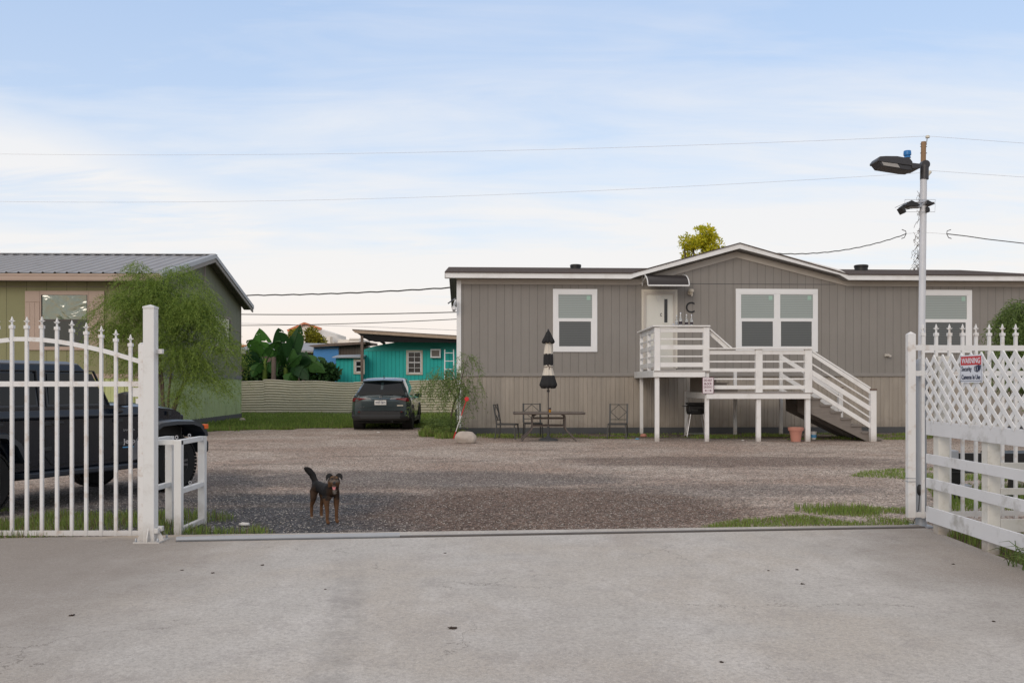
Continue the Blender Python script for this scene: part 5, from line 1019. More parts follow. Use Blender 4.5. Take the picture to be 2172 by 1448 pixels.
mb = MB(); mb.ext([(-.01, .15*s, 1.585*s), (-.01, .02*s, 1.66*s), (-.01, -.02*s, 1.66*s), (-.01, .0*s, 1.58*s)], (.02, 0, 0)); mb.build('antenna', M['black'], cr, local=True)
cr.location = ((812-CX)/F*29.5, 29.75, 0); cr.rotation_euler = (0, 0, R(1.2))

# ------------------------------------------------------------ dog: one skinned body
def skin(name, chains, root, sub=2):
    vs = []; es = []; rad = []; idx = {}
    def vid(p, r_):
        k = tuple(round(c, 4) for c in p)
        if k not in idx: idx[k] = len(vs); vs.append(p); rad.append(r_)
        return idx[k]
    for ch in chains:
        ids = [vid(p, r_) for p, r_ in ch]; es += list(zip(ids, ids[1:]))
    me = bpy.data.meshes.new(name); me.from_pydata(vs, es, []); o = bpy.data.objects.new(name, me); COL.objects.link(o)
    sk = o.modifiers.new('s', 'SKIN'); sk.branch_smoothing = .6; sk.use_smooth_shade = True
    for i, v in enumerate(me.skin_vertices[0].data):
        q = rad[i]; v.radius = q if isinstance(q, tuple) else (q, q)
    me.skin_vertices[0].data[idx[tuple(round(c, 4) for c in root)]].use_root = True
    ss = o.modifiers.new('b', 'SUBSURF'); ss.levels = sub; ss.render_levels = sub
    bpy.context.view_layer.update(); m2 = bpy.data.meshes.new_from_object(o.evaluated_get(bpy.context.evaluated_depsgraph_get())); bpy.data.objects.remove(o); return m2
# local frame: x left-right of the dog, y forward, z up; shoulder height .42
HA = R(-24); HC = Vector((.012, .275, .47))          # head turned towards the viewer
def hpt(x, y, z): return HC+Vector((x*math.cos(HA)-y*math.sin(HA), x*math.sin(HA)+y*math.cos(HA), z))
def tp_(v): return tuple(v)
sh = (0, .17, .335); ch_ = (0, .10, .33); bl_ = (0, -.06, .345); hp2 = (0, -.20, .36); nk = (.005, .235, .40); hd = tp_(hpt(0, 0, 0)); sn = tp_(hpt(0, .075, -.022)); tipn = tp_(hpt(0, .115, -.032))
chains = [[(hp2, .072), (bl_, .066), (ch_, .088), (sh, .088), (nk, .066), (hd, .074), (sn, .042), (tipn, .028)],
          [(hp2, .072), ((0, -.27, .40), .034), ((.012, -.30, .455), .034), ((.038, -.32, .50), .040), ((.072, -.335, .535), .032), ((.105, -.34, .55), .014)]]
for sg_ in (-1, 1):
    k = .0 if sg_ < 0 else .02
    chains.append([(sh, .088), ((sg_*.058, .175, .29), .042), ((sg_*.058, .165+k, .21), .030), ((sg_*.056, .175+k, .12), .0195), ((sg_*.056, .175+k, .035), .0175), ((sg_*.056, .20+k, .017), .021), ((sg_*.056, .215+k, .014), .014)])
    chains.append([(hp2, .072), ((sg_*.05, -.21, .30), .052), ((sg_*.056, -.18, .23), .036), ((sg_*.056, -.235, .15), .020), ((sg_*.056, -.24, .06), .0165), ((sg_*.056, -.235, .025), .018), ((sg_*.056, -.205, .014), .017)])
me = skin('dog', chains, hp2)
for v in me.vertices:                             # shaggy outline, most on the tail
    k = .009 if v.co.y < -.26 and v.co.z > .40 else .0035
    v.co += Vector((mn.noise(v.co*60), mn.noise(v.co*60+Vector((9, 0, 0))), mn.noise(v.co*60+Vector((0, 9, 0)))))*k
nv = len(me.vertices); ca_ = me.color_attributes.new('fur', 'FLOAT_COLOR', 'POINT')
BLK, TAN, BRN, WHT, GRY = (.007, .006, .006), (.115, .055, .024), (.045, .024, .013), (.35, .31, .27), (.17, .13, .10)
def lerp(a, b, t_): t_ = max(0, min(1, t_)); return tuple(x+(y-x)*t_ for x, y in zip(a, b))
for i, v in enumerate(me.vertices):
    x, y, z = v.co; f = mn.noise((x*30, y*30, z*30))*.03
    c = BLK
    if z < .26+f and abs(x) > .02: c = lerp(TAN, BRN, (z-.1)*3)
    if y < -.13 and z < .38+f and z > .2: c = lerp(BRN, BLK, (z-.30)*12)
    if y > .20 and z < .38 and z > .25: c = lerp(BRN, BLK, (abs(x)-.04)*25)
    if y > .235 and abs(x) < .016 and .30 < z < .37: c = WHT
    if y < -.1 and z < .027: c = WHT
    q = v.co-HC; hx, hy, hz = q.x*math.cos(HA)+q.y*math.sin(HA), -q.x*math.sin(HA)+q.y*math.cos(HA), q.z
    if hy > -.02 and hz > -.075:
        c = lerp(BRN, BLK, (abs(hx)-.030+f*.3)*70)
        if (abs(hx)-.022)**2+(hz-.030)**2 < .012**2: c = (.19, .105, .05)
        if (abs(hx)-.024)**2+(hz-.010)**2 < .013**2: c = BLK
        if hy > .05 and hz < .004: c = (.13, .10, .078)
        if hz < -.02 and abs(hx) > .018: c = TAN
    ca_.data[i].color = (*c, 1)
t = NT('fur'); vc = t.n('ShaderNodeVertexColor', layer_name='fur'); c = t.mix(t.noise(140, 3, stretch=(1, 1, .3)), (.6, .6, .6), (1.4, 1.4, 1.4)); c = t.mix(1.0, vc.outputs[0], c, 'MULTIPLY')
M['fur'] = t.fin(c, .75, t.bump(t.noise(220, 2, stretch=(1, 1, .3)), .5, .004), spec=.3); me.materials.append(M['fur']); me.name = 'dog'
dog = bpy.data.objects.new('dog', me); COL.objects.link(dog); tag(dog, 'black and tan dog standing on the dark gravel with its tail raised and tongue out', 'dog')
def dpart(mb_, nm, m__, **k): return mb_.build(nm, m__, dog, local=True, smooth='all', **k)
for sg_ in (-1, 1):
    mb = MB(); ol = [(.012, .040), (.028, .058), (.048, .066), (.070, .060), (.084, .040), (.086, .014), (.080, -.012), (.070, .002), (.060, .014), (.048, .022), (.034, .018)]
    a_ = [hpt(sg_*x, .004+.1*abs(x), z) for x, z in ol]; b_ = [hpt(sg_*x, -.010, z) for x, z in ol]; mb.add(a_+b_, [tuple(range(11)), tuple(range(21, 10, -1))]+[(k, k+11, (k+1) % 11+11, (k+1) % 11) for k in range(11)]); mb.build('ear', M['cloth_black'], dog, local=True, bev=.003)
    mb = MB(); mb.lathe([(.0, -.009), (.008, -.005), (.0095, 0), (.008, .005), (0, .009)], hpt(sg_*.024, .048, .012), 10, 'y'); dpart(mb, 'eye', M['eyes'])
mb = MB(); mb.lathe([(.0, -.010), (.014, -.005), (.017, .003), (.010, .012), (0, .015)], hpt(0, .128, -.022), 12, 'y'); dpart(mb, 'nose', M['nose'])
mb = MB(); mb.grid([[hpt(-.016, .085, -.062), hpt(0, .085, -.066), hpt(.016, .085, -.062)], [hpt(-.017, .118, -.066), hpt(0, .120, -.070), hpt(.017, .118, -.066)], [hpt(-.012, .126, -.090), hpt(0, .130, -.093), hpt(.012, .126, -.090)]]); dpart(mb, 'tongue', M['tongue'])
mb = MB(); mb.tube([hpt(0, .03, -.055), hpt(0, .075, -.068), hpt(0, .105, -.072)], [.026, .022, .013], 10); mb.build('jaw', tmat('jaw_fur', (.10, .07, .05), .8), dog, local=True, smooth='all')
DS = 1.02; dog.scale = (DS, DS, DS)
fz = G(701, 1110); rz_ = G(676, 1102); ang = R(-158)
dog.location = ((fz.x+rz_.x)/2, 9.88, 0); dog.rotation_euler = (0, 0, R(180+34))
# ------------------------------------------------------------ patio furniture in front of the grey home
YT = 23.8
tb_ = thing('patio_table', (P(1163, 0, YT).x, YT, 0), 'rectangular brown metal patio table with umbrella through its centre', 'table')
tz = P(0, 875.5, YT).z; x0, x1 = P(1090, 0, YT).x, P(1237.5, 0, YT).x; y0, y1 = YT-.48, YT+.48
def rrect(x0, x1, y0, y1, r_, z, n=5): return [(cx_+r_*math.cos(a), cy_+r_*math.sin(a), z) for cx_, cy_, a0 in ((x1-r_, y1-r_, 0), (x0+r_, y1-r_, 90), (x0+r_, y0+r_, 180), (x1-r_, y0+r_, 270)) for a in [R(a0+90*i/n) for i in range(n+1)]]
mb = MB(); mb.ext(rrect(x0+.03, x1-.03, y0+.03, y1-.03, .12, tz+.006), (0, 0, .012)); mb.build('glass_top', M['glass_top'], tb_)
mb = MB(); mb.tube(rrect(x0, x1, y0, y1, .14, tz)+[rrect(x0, x1, y0, y1, .14, tz)[0]], .028, 8, False); mb.build('top_frame', M['table'], tb_, smooth=True)
for sx in (-1, 1):
    for sy in (-1, 1):
        xa = P(1163+sx*34.5, 0, YT).x; xb = P(1163+sx*(57 if sy > 0 else 57), 0, YT).x; yy = YT+sy*.34
        mb = MB(); mb.tube([(xa-sx*.1, yy, tz-.03), (xa-sx*.015, yy, tz-.06), (xa, yy, tz-.14), (xa, yy, tz-.36), (xa+sx*.03, yy, tz-.44), (xb-sx*.05, yy+sy*.05, .08), (xb, yy+sy*.06, 0)], .02, 8); mb.build('leg', M['table'], tb_, smooth=True)
for sy in (-1, 1):
    for dz in (.135, .325): mb = MB(); mb.tube([(P(1128.5, 0, YT).x, YT+sy*.34, tz-dz), (P(1197.5, 0, YT).x, YT+sy*.34, tz-dz)], .016, 6); mb.build('stretcher', M['table'], tb_, smooth=True)
# folded umbrella
um = thing('folded_umbrella', (P(1163, 0, YT).x, YT, 0), 'closed black and cream striped patio umbrella standing through the table', 'umbrella')
ux, uy = P(1163, 0, YT).x, YT; s_ = YT/F; Z = lambda y: P(0, y, YT).z
def fold(name, prof, m__, seed=0, folds=8, amp=.16, zig=.02):
    r_ = random.Random(seed); n = folds*6; rows = []; m = len(prof)
    for j, (y, hw) in enumerate(prof):
        row = []
        for k in range(n):
            a = 2*math.pi*k/n; q = 1+amp*math.cos(folds*a+seed)*(.4+.6*j/m); zz_ = -zig*(1 if j == m-1 else 0)*math.cos(folds*a+seed)*.5
            row.append((ux+hw*s_*q*math.cos(a), uy+hw*s_*q*math.sin(a), Z(y)+zz_))
        rows.append(row)
    mb_ = MB(); mb_.grid(rows, True); return mb_.build(name, m__, um, smooth='all')
fold('top_canopy', [(701, 1.5), (706, 5), (714, 8), (721, 11.5), (726, 12.6), (726.5, 9)], M['cloth_black'], 1, zig=.07)
fold('upper_stripe', [(724, 5), (730, 6.2), (740, 7.6), (751, 8.9)], M['cloth_cream'], 1)
fold('middle_stripe', [(750, 9.2), (758, 9.5), (768, 9.6), (775, 9.0)], M['cloth_black'], 1)
fold('lower_stripe', [(774, 9.0), (779, 8.6), (788, 10.2), (797.5, 12.4)], M['cloth_cream'], 1, amp=.13)
fold('bottom_stripe', [(796, 12.6), (804, 14.5), (813, 17.2), (817, 17.6), (823, 14), (822, 9)], M['cloth_black'], 1, amp=.12, zig=.05)
mb = MB(); mb.tube([(ux+9.2*s_*math.cos(a), uy+9.2*s_*math.sin(a), Z(778)+.01*math.sin(3*a)) for a in [i*math.pi/12 for i in range(25)]], .01, 6, False); mb.tube([(ux, uy-9.5*s_, Z(773)), (ux+.03, uy-9.8*s_, Z(781)), (ux+.01, uy-9.8*s_, Z(783))], .008, 6); mb.build('tie_cord', M['old_wood'], um)
mb = MB(); mb.tube([(ux, uy, .05), (ux, uy, Z(701))], .02, 10); mb.build('pole', M['table'], um, smooth=True)
mb = MB(); mb.lathe([(.02, 0), (.03, .02), (.01, .06), (.0, .065)], (ux, uy, Z(702)), 10); mb.lathe([(.035, -.05), (.04, 0)], (ux, uy, Z(827)), 10); mb.build('finial', M['dark_metal'], um, smooth=True)
mb = MB(); mb.lathe([(.25, 0), (.25, .03), (.20, .055), (.07, .08), (.035, .12), (.03, .38), (.02, .4)], (ux, uy, 0), 28); mb.build('base', M['base_dark'], um, smooth=True)
cn_ = thing('drink_can', (P(1166.5, 0, YT-.2).x, YT-.2, tz+.018), 'orange and black drink can standing on the patio table', 'can')
mb = MB(); mb.lathe([(.026, 0), (.031, .008), (.031, .075)], cn_.location, 16); mb.build('body', M['can_orange'], cn_, smooth=True)
mb = MB(); mb.lathe([(.031, .075), (.031, .11), (.025, .125)], cn_.location, 16); mb.build('top', M['can_dark'], cn_, smooth=True)
# chairs
def make_chair(label):
    c_ = thing('patio_chair', (0, 0, 0), label, 'chair', group='dark metal patio chairs'); C = M['chair']; hw = .235; sh_ = .40; bh = .93; t_ = .028
    def part(nm, fn_): m_ = MB(); fn_(m_); return m_.build(nm, C, c_, local=True)
    part('seat', lambda m_: [m_.box(-hw, hw, -.24+i*.082, -.24+i*.082+.064, sh_-.012, sh_+.004) for i in range(6)])
    part('seat_frame', lambda m_: [m_.beam((-hw, -.25, sh_-.012), (hw, -.25, sh_-.012), .03, .035), m_.beam((-hw, .25, sh_-.012), (hw, .25, sh_-.012), .03, .035), m_.beam((-hw, -.25, sh_-.012), (-hw, .25, sh_-.012), .03, .035), m_.beam((hw, -.25, sh_-.012), (hw, .25, sh_-.012), .03, .035)])
    for sx in (-1, 1):
        part('leg', lambda m_: m_.beam((sx*hw, -.24, sh_-.02), (sx*(hw+.02), -.27, 0), .03, .03, (0, 1, 0)))
        part('leg', lambda m_: m_.beam((sx*hw, .24, sh_-.02), (sx*(hw+.01), .29, 0), .03, .03, (0, 1, 0)))
        part('back_post', lambda m_: m_.beam((sx*hw, .24, sh_), (sx*hw, .33, bh), .045, .032, (0, 1, 0)))
    Bp = lambda x, z: (x, .24+(z-sh_)*.17, z)
    for z_ in (bh-.02, sh_+.10): part('back_rail', lambda m_: m_.beam(Bp(-hw, z_), Bp(hw, z_), .02, .02))
    zm = (bh+sh_+.08)/2; part('back_diamond', lambda m_: [m_.beam(Bp(0, bh-.03), Bp(-hw+.02, zm), .016, .016), m_.beam(Bp(0, bh-.03), Bp(hw-.02, zm), .016, .016), m_.beam(Bp(0, sh_+.11), Bp(-hw+.02, zm), .016, .016), m_.beam(Bp(0, sh_+.11), Bp(hw-.02, zm), .016, .016)])
    return c_
chA = make_chair('dark metal patio chair at the left end of the table, seen from its side')
for i, (px, Yc_, rz_, lb) in enumerate(((1076, 24.6, R(78), None), (1130, 25.2, R(4), 'dark metal patio chair tucked behind the table, facing the viewer'), (1310, 24.7, R(-12), 'dark metal patio chair standing alone between the table and the deck'))):
    o = chA if i == 0 else copy_tree(chA); o.location = ((px-CX)/F*Yc_, Yc_, 0); o.rotation_euler = (0, 0, rz_)
    if lb: o['label'] = lb
# kettle grill
gx, gy = P(1476, 0, 25.6).x, 25.6; gl_ = thing('charcoal_grill', (gx, gy, 0), 'black charcoal grill on thin steel legs under the deck', 'grill')
mb = MB(); mb.box(gx-.24, gx+.26, gy-.2, gy+.2, .66, .88); mb.lathe([(.25, .5), (.28, .66)], (gx, gy, .12), 20); mb.build('firebox', M['black'], gl_, bev=.04)
mb = MB(); mb.box(gx-.25, gx+.27, gy-.21, gy+.21, .885, .95); mb.tube([(gx-.1, gy-.22, .93), (gx-.1, gy-.27, .93), (gx+.1, gy-.27, .93), (gx+.1, gy-.22, .93)], .01, 6); mb.build('lid', M['black'], gl_, bev=.03)
mb = MB(); mb.box(gx-.36, gx-.25, gy-.15, gy+.15, .84, .86); mb.build('side_shelf', M['black'], gl_)
for a, b in ((-1, -1), (1, -1), (-1, 1), (1, 1)): mb = MB(); mb.tube([(gx+a*.17, gy+b*.15, .64), (gx+a*.29, gy+b*.22, 0)], .012, 8); mb.build('leg', M['steel'], gl_, smooth=True)
for y_ in (-.2, .2): mb = MB(); mb.tube([(gx-.27, gy+y_, .08), (gx+.27, gy+y_, .08)], .008, 6); mb.build('stretcher', M['steel'], gl_)
# pot, bucket, bits
q = G(1688, 936); pot = thing('flower_pot', q, 'empty terracotta coloured flower pot beside the deck post', 'flower pot')
mb = MB(); mb.lathe([(.12, 0), (.155, .28), (.19, .28), (.20, .36), (.185, .365), (.17, .30), (.11, .03)], q, 28); mb.build('body', M['terracotta'], pot, smooth=True)
mb = MB(); mb.lathe([(.16, .29), (.0, .30)], q, 20); mb.build('soil', M['soil'], pot)
q = Vector((P(1726, 0, 24.2).x, 24.2, 0)); bk = thing('small_bucket', q, 'small white plastic bucket behind the right deck post', 'bucket')
mb = MB(); mb.lathe([(.06, 0), (.075, .20), (.08, .20), (.08, .215), (.07, .21)], q, 18); mb.build('body', M['litter'], bk, smooth=True); mb = MB(); mb.lathe([(.068, .05), (.074, .13)], q, 18); mb.build('label_band', M['litter_blue'], bk)
def irregular(name, c_, sx, sy, sz, m__, seed, label, cat, amp=.25, flat=.0, sub=3, nf=1.4, group=None):
    import bmesh
    bm = bmesh.new(); bmesh.ops.create_icosphere(bm, subdivisions=sub, radius=1)
    for v in bm.verts:
        p = v.co.copy(); k = 1+amp*mn.noise(p*nf+Vector((seed*7.1, 0, 0)))+amp*.25*mn.noise(p*nf*3+Vector((seed*3.1, 0, 0))); v.co = Vector((p.x*sx*k, p.y*sy*k, p.z*sz*k))
    zmn = min(v.co.z for v in bm.verts)
    for v in bm.verts: v.co.z = max(v.co.z, -sz*.55)
    zmn = min(v.co.z for v in bm.verts)
    for v in bm.verts: v.co.z -= zmn
    me = bpy.data.meshes.new(name); bm.to_mesh(me); bm.free(); me.materials.append(m__); me.polygons.foreach_set('use_smooth', [True]*len(me.polygons))
    o = bpy.data.objects.new(name, me); COL.objects.link(o); o.location = c_; tag(o, label, cat, group); return o
q = G(987, 940); irregular('pale_boulder', (q.x, q.y+.18, 0), .275, .2, .19, M['rock'], 3, 'rounded pale boulder at the corner of the grey home', 'rock', .18, sub=4)
irregular('flat_brick', (P(1365, 0, 25.4).x, 25.4, 0), .10, .06, .06, M['terracotta'], 5, 'small reddish brick at the foot of the rear deck post', 'brick', .1, sub=2)
for (x, y, a, b, m__, lb) in ((1352, 931, .06, .03, 'litter_blue', 'scrap of blue plastic on the ground left of the deck'), (1540, 926, .045, .02, 'litter', 'left scrap of white paper on the ground under the deck'), (1576, 934, .04, .02, 'litter', 'right scrap of white paper on the ground under the deck'), (803, 917, .05, .03, 'litter', 'white scrap lying on gravel behind the crossover'), (518, 1114, .06, .035, 'litter', 'crumpled white scrap in the grass near the gate frame')):
    q = G(x, y); irregular('litter_scrap', q, a, b, .015+.01*(y > 1000), M[m__], x, lb, 'litter', .5, sub=2)
q = G(519, 894); irregular('white_stone', (q.x-.1, q.y, 0), .13, .1, .1, M['rock'], 8, 'whitish stone at the far corner of the green house', 'rock', .2, sub=2)
for i, (x, y, sc__) in enumerate(((153, 1315, .018), (959, 1343, .020), (966, 1341, .010), (944, 1180, .012), (557, 1206, .014), (451, 1223, .012), (386, 1217, .012), (1690, 1216, .014), (1702, 1247, .014), (1630, 1218, .010), (2022, 1204, .013), (2108, 1328, .012), (1530, 1416, .012), (690, 1258, .009))):
    q = G(x, y); lb = {0: 'largest dark leaf fragment on the concrete at left', 1: 'dark crumpled leaf on the concrete at bottom centre'}.get(i, 'tiny dark leaf fragment on the concrete drive')
    irregular('leaf_fragment', (q.x, q.y, .03), sc__*.8, sc__*.6, sc__*.3, M['leaf_dead'], i, lb, 'leaf', 1.5, sub=3, nf=1.9, group='leaf fragments on the concrete' if i > 1 else None)
# reflector stake, grey stub post
rs = thing('reflector_stake', P(964, 925, 24.6).to_2d().to_3d(), 'leaning red and white driveway marker stake with round red reflector', 'marker stake')
a, m__, b = P(962, 928, 24.6), P(978.5, 881, 24.5), P(990, 846, 24.45); a.z = 0
mb = MB(); mb.tube([a, a+(m__-a)*.3], .017, 8); mb.tube([m__, b], .012, 8); mb.build('red_shaft', M['red'], rs, smooth=True)
mb = MB(); mb.tube([a+(m__-a)*.3, m__], .012, 8); mb.build('white_shaft', M['stake_white'], rs, smooth=True)
mb = MB(); mb.lathe([(.055, -.012), (.06, -.008), (.06, .012)], b, 20, 'y'); mb.build('reflector', M['red'], rs, smooth=True)
mb = MB(); mb.tube([P(967, 868, 25.9), Vector((P(967, 868, 25.9).x, 25.9, 0))], .028, 10); tag(mb.build('stub_post', M['dark_metal'], None, smooth=True), 'short dark metal post at the left corner of the grey home', 'post')

# ------------------------------------------------------------ behind: corrugated fence, turquoise trailer, sheds
YC = 44.6
def sheet_fence(name, xa, xb, ya_, yb_, label, seed):
    r_ = random.Random(seed); t_ = thing(name, ((P((xa+xb)/2, 0, YC)).x, YC, 0), label, 'fence'); mb_ = MB(); nz_ = 13*6; rows = []; n = max(3, int((xb-xa)/8))
    for i in range(n+1):
        x = xa+(xb-xa)*i/n; yt = ya_+(yb_-ya_)*i/n+mn.noise((x*.02, seed, 0))*2.5; top = P(x, yt, YC).z; wob = .05*mn.noise((x*.03, seed*2, 1))
        rows.append([(P(x, 0, YC).x, YC+wob+.038*math.sin(j/6*2*math.pi), max(0, top*j/nz_)) for j in range(nz_+1)])
    mb_.grid(rows); mb_.build('sheet', M['corrugated'], t_, smooth='all', normals=False)
    for x in (xa+4, (xa+xb)/2): mb_ = MB(); mb_.box(P(x, 0, YC).x-.05, P(x, 0, YC).x+.05, YC+.08, YC+.18, 0, 1.55); mb_.build('post', M['old_wood'], t_)
sheet_fence('corrugated_fence', 470, 561, 809, 807, 'low weathered corrugated iron fence sheet next to the green house', 1)
sheet_fence('corrugated_fence', 559, 752, 804.5, 811, 'long corrugated iron fence sheet below the banana plants', 2)
sheet_fence('corrugated_fence', 750, 1010, 810, 803, 'corrugated iron fence sheet behind the crossover and turquoise trailer', 3)
YQ = 47.5; tt = thing('turquoise_trailer', (P(900, 0, YQ).x, YQ, 0), 'turquoise ribbed trailer home with curved roofline and white framed window', 'trailer')
xa, xb = P(772, 0, YQ).x, P(1010, 0, YQ).x; arcp = [(772, 741), (790, 735), (815, 729.5), (845, 725), (880, 723), (920, 722), (1010, 722)]
mb = MB(); mb.ext([(xa, YQ, 0), (xb, YQ, 0)]+[P(x, y, YQ) for x, y in reversed(arcp)], (0, 2.6, 0)); mb.build('body', M['turq'], tt)
mb = MB(); mb.ext([P(x, y, YQ-.03) for x, y in arcp]+[P(1010, 742, YQ-.03), P(880, 743, YQ-.03), P(774, 745, YQ-.03)], (0, .03, 0)); mb.build('arched_band', M['turq_arch'], tt)
def bgwin(parent, x0, y0, x1, y1, Y, cols, rws, e=3.4):
    mb_ = MB(); [mb_.pbox(*a, Y-.06, .06) for a in ((x0, y0, x1, y0+e), (x0, y1-e, x1, y1), (x0, y0+e, x0+e, y1-e), (x1-e, y0+e, x1, y1-e))]; w_ = mb_.build('window', M['cream'], parent)
    mb_ = MB(); mb_.pbox(x0+e, y0+e, x1-e, y1-e, Y-.02, .01); mb_.build('pane', M['pane_dark'], w_)
    mb_ = MB()
    f_ = 1.6; X0, X1, Y0, Y1 = x0+e, x1-e, y0+e, y1-e
    for a in ((X0, Y0, X1, Y0+f_), (X0, Y1-f_, X1, Y1), (X0, Y0, X0+f_, Y1), (X1-f_, Y0, X1, Y1), (X0, (Y0+Y1)/2-.9, X1, (Y0+Y1)/2+.9)): mb_.pbox(*a, Y-.05, .02)
    for i in range(1, cols): xx = X0+(X1-X0)*i/cols; mb_.pbox(xx-.4, Y0, xx+.4, Y1, Y-.04, .02)
    for i in range(1, rws): yy = Y0+(Y1-Y0)*i/rws; mb_.pbox(X0, yy-.4, X1, yy+.4, Y-.04, .02)
    mb_.build('sash', M['win_white'], w_)
bgwin(tt, 861.5, 742.5, 896.5, 794.5, YQ, 2, 4)
mb = MB(); mb.pbox(913, 740, 934.5, 758.5, YQ-.25, .25); ac = mb.build('air_conditioner', M['win_white'], tt); mb = MB(); mb.pbox(915.5, 743, 932, 755.5, YQ-.26, .02); mb.build('grille', M['grey_wood'], ac)
ld = thing('white_ladder', (P(953, 0, 46.6).x, 46.6, 0), 'white ladder leaning against the turquoise trailer', 'ladder')
for xt, xb_ in ((943.5, 943), (962, 963.5)): mb = MB(); mb.beam(P(xt, 741, 47.0), Vector((P(xb_, 0, 46.4).x, 46.4, 0)), .05, .05, (0, 1, 0)); mb.build('side_rail', M['win_white'], ld)
for k in range(7): z_ = 3.05-.42*k; yk = 47.0-(3.25-z_)*.18; mb = MB(); mb.beam((P(943.3, 0, 46.9).x, yk, z_), (P(962.5, 0, 46.9).x, yk, z_), .04, .04); mb.build('rung', M['win_white'], ld)
lt = thing('timber_carport', (P(860, 0, 46.6).x, 46.6, 0), 'weathered timber lean-to roof over the turquoise trailer', 'carport')
A = [P(747, 700, 46.2), P(1010, 715.5, 46.2)]; thk = .13
mb = MB(); mb.ext([A[0]+Vector((0, 0, .05)), A[1]+Vector((0, 0, .05)), A[1], A[0]], (0, 5.5, -.3)); mb.build('roof_sheet', M['brown_wall'], lt)
mb = MB(); mb.ext([A[0], A[1], P(1010, 722, 46.2), P(758, 706.5, 46.2), P(753, 705.5, 46.2)], (0, .06, 0)); mb.build('rafter', M['rafter'], lt)
mb = MB(); mb.ext([P(761, 708, 46.3), P(1010, 722, 46.3), P(1010, 727, 46.3), P(795, 725, 46.3), P(768, 716, 46.3)], (0, .05, 0)); mb.build('painted_shade', tmat('painted_shade', (.010, .009, .009), .95), lt)  # near-black sheet painting the shade under the lean-to roof
for k in range(6):
    x = 790+k*40; a = P(x, 709+(x-760)*.06, 46.4); mb = MB(); mb.beam(a, a+Vector((0, 4.6, -.25)), .06, .14); mb.build('beam', M['old_wood'], lt)
mb = MB(); q = P(767.5, 712, 46.1); mb.box(q.x-.065, q.x+.065, 46.1, 46.23, 0, q.z); mb.build('post', M['old_wood'], lt)
sdh = thing('turquoise_shed', (P(742, 0, 46.9).x, 46.9, 0), 'small turquoise boarded lean-to with a thin tin roof', 'shed')
mb = MB(); mb.pbox(712.5, 759, 771, 845, 46.9, 1.2); mb.build('wall', M['turq'], sdh); mb = MB(); mb.ext([P(704, 757, 46.6), P(771, 755, 46.6), P(771, 758.5, 46.6), P(704, 758.5, 46.6)], (0, 1.6, .15)); mb.build('roof', M['galv'], sdh)
bgwin(sdh, 750, 761, 773, 793, 46.9, 1, 2, 4)
bh_ = thing('blue_house', (P(700, 0, 50).x, 50, 0), 'bright blue plastered wall with dark timber upper wall and sagging brown eave', 'house')
mb = MB(); mb.pbox(665, 735, 718, 850, 50, 4); mb.build('wall', M['blue_wall'], bh_); mb = MB(); mb.pbox(665, 738.2, 717, 739.4, 49.97, .03); mb.build('ledge', M['stone_pale'], bh_)
mb = MB(); mb.pbox(720.5, 733, 775, 756, 50.05, 3.9); mb.pbox(718.5, 733, 720.5, 757, 50.0, .1); mb.build('upper_wall', M['brown_wall'], bh_)
mb = MB(); mb.ext([P(653, 732.5, 49.6), P(700, 728, 49.6), P(775, 724.5, 49.6), P(775, 729.5, 49.6), P(718, 733, 49.6), P(663, 736, 49.6)], (0, 4.5, .1)); mb.build('roof', M['old_wood'], bh_)
gs = thing('grey_roof_shed', (P(590, 0, 52).x, 52, 0), 'dark timber shed with a pale grey metal roof behind the banana plants', 'shed')
mb = MB(); mb.pbox(500, 749, 664, 870, 52, 3); mb.build('wall', M['old_wood'], gs); mb = MB(); mb.ext([P(500, 742, 51.6), P(520, 740, 51.6), P(664, 743, 51.6), P(664, 747, 51.6), P(500, 750, 51.6)], (0, 3.6, .55)); mb.build('roof', M['metal_roof'], gs)
mb = MB(); mb.pbox(636, 760, 654, 790, 51.97, .05); mb.build('door', M['gap'], gs)
q = P(580, 0, 44.95); mb = MB(); zt_ = P(0, 757, 44.95).z; mb.tube([(q.x, 44.95, 0), (q.x+.02, 44.95, zt_)], [.12, .11], 9); mb.build('weathered_stump_post', M['old_wood'], None, smooth=True).update_tag(); tag(bpy.data.objects['weathered_stump_post'], 'thick grey weathered timber post rising above the corrugated fence', 'post')
ch = thing('distant_church', (P(646, 0, 130).x, 130, 0), 'far cream gabled building with orange roof edge', 'building')
mb = MB(); mb.ext([P(612, 702, 130), P(646, 687, 130), P(680, 699, 130), P(680, 800, 130), P(612, 800, 130)], (0, 20, 0)); mb.pbox(683, 713.5, 705, 800, 131, 12); mb.pbox(716, 720, 740, 800, 132, 10); mb.pbox(741, 717, 762, 800, 131, 10); mb.pbox(504, 735, 612, 800, 130, 16); mb.build('wall', M['church'], ch)
mb = MB(); [mb.beam(P(*a, 129.8), P(*b, 129.8), .5, .3) for a, b in (((610, 701.5), (646, 685.5)), ((646, 685.5), (682, 697.5)), ((504, 733.5), (612, 733.5)))]; mb.build('roof_edge', M['orange'], ch)
mb = MB(); mb.pbox(700, 714, 705.2, 727, 130.9, .1); mb.pbox(741, 719, 762, 720.5, 130.9, .1); mb.build('trim', M['trim_beige'], ch)

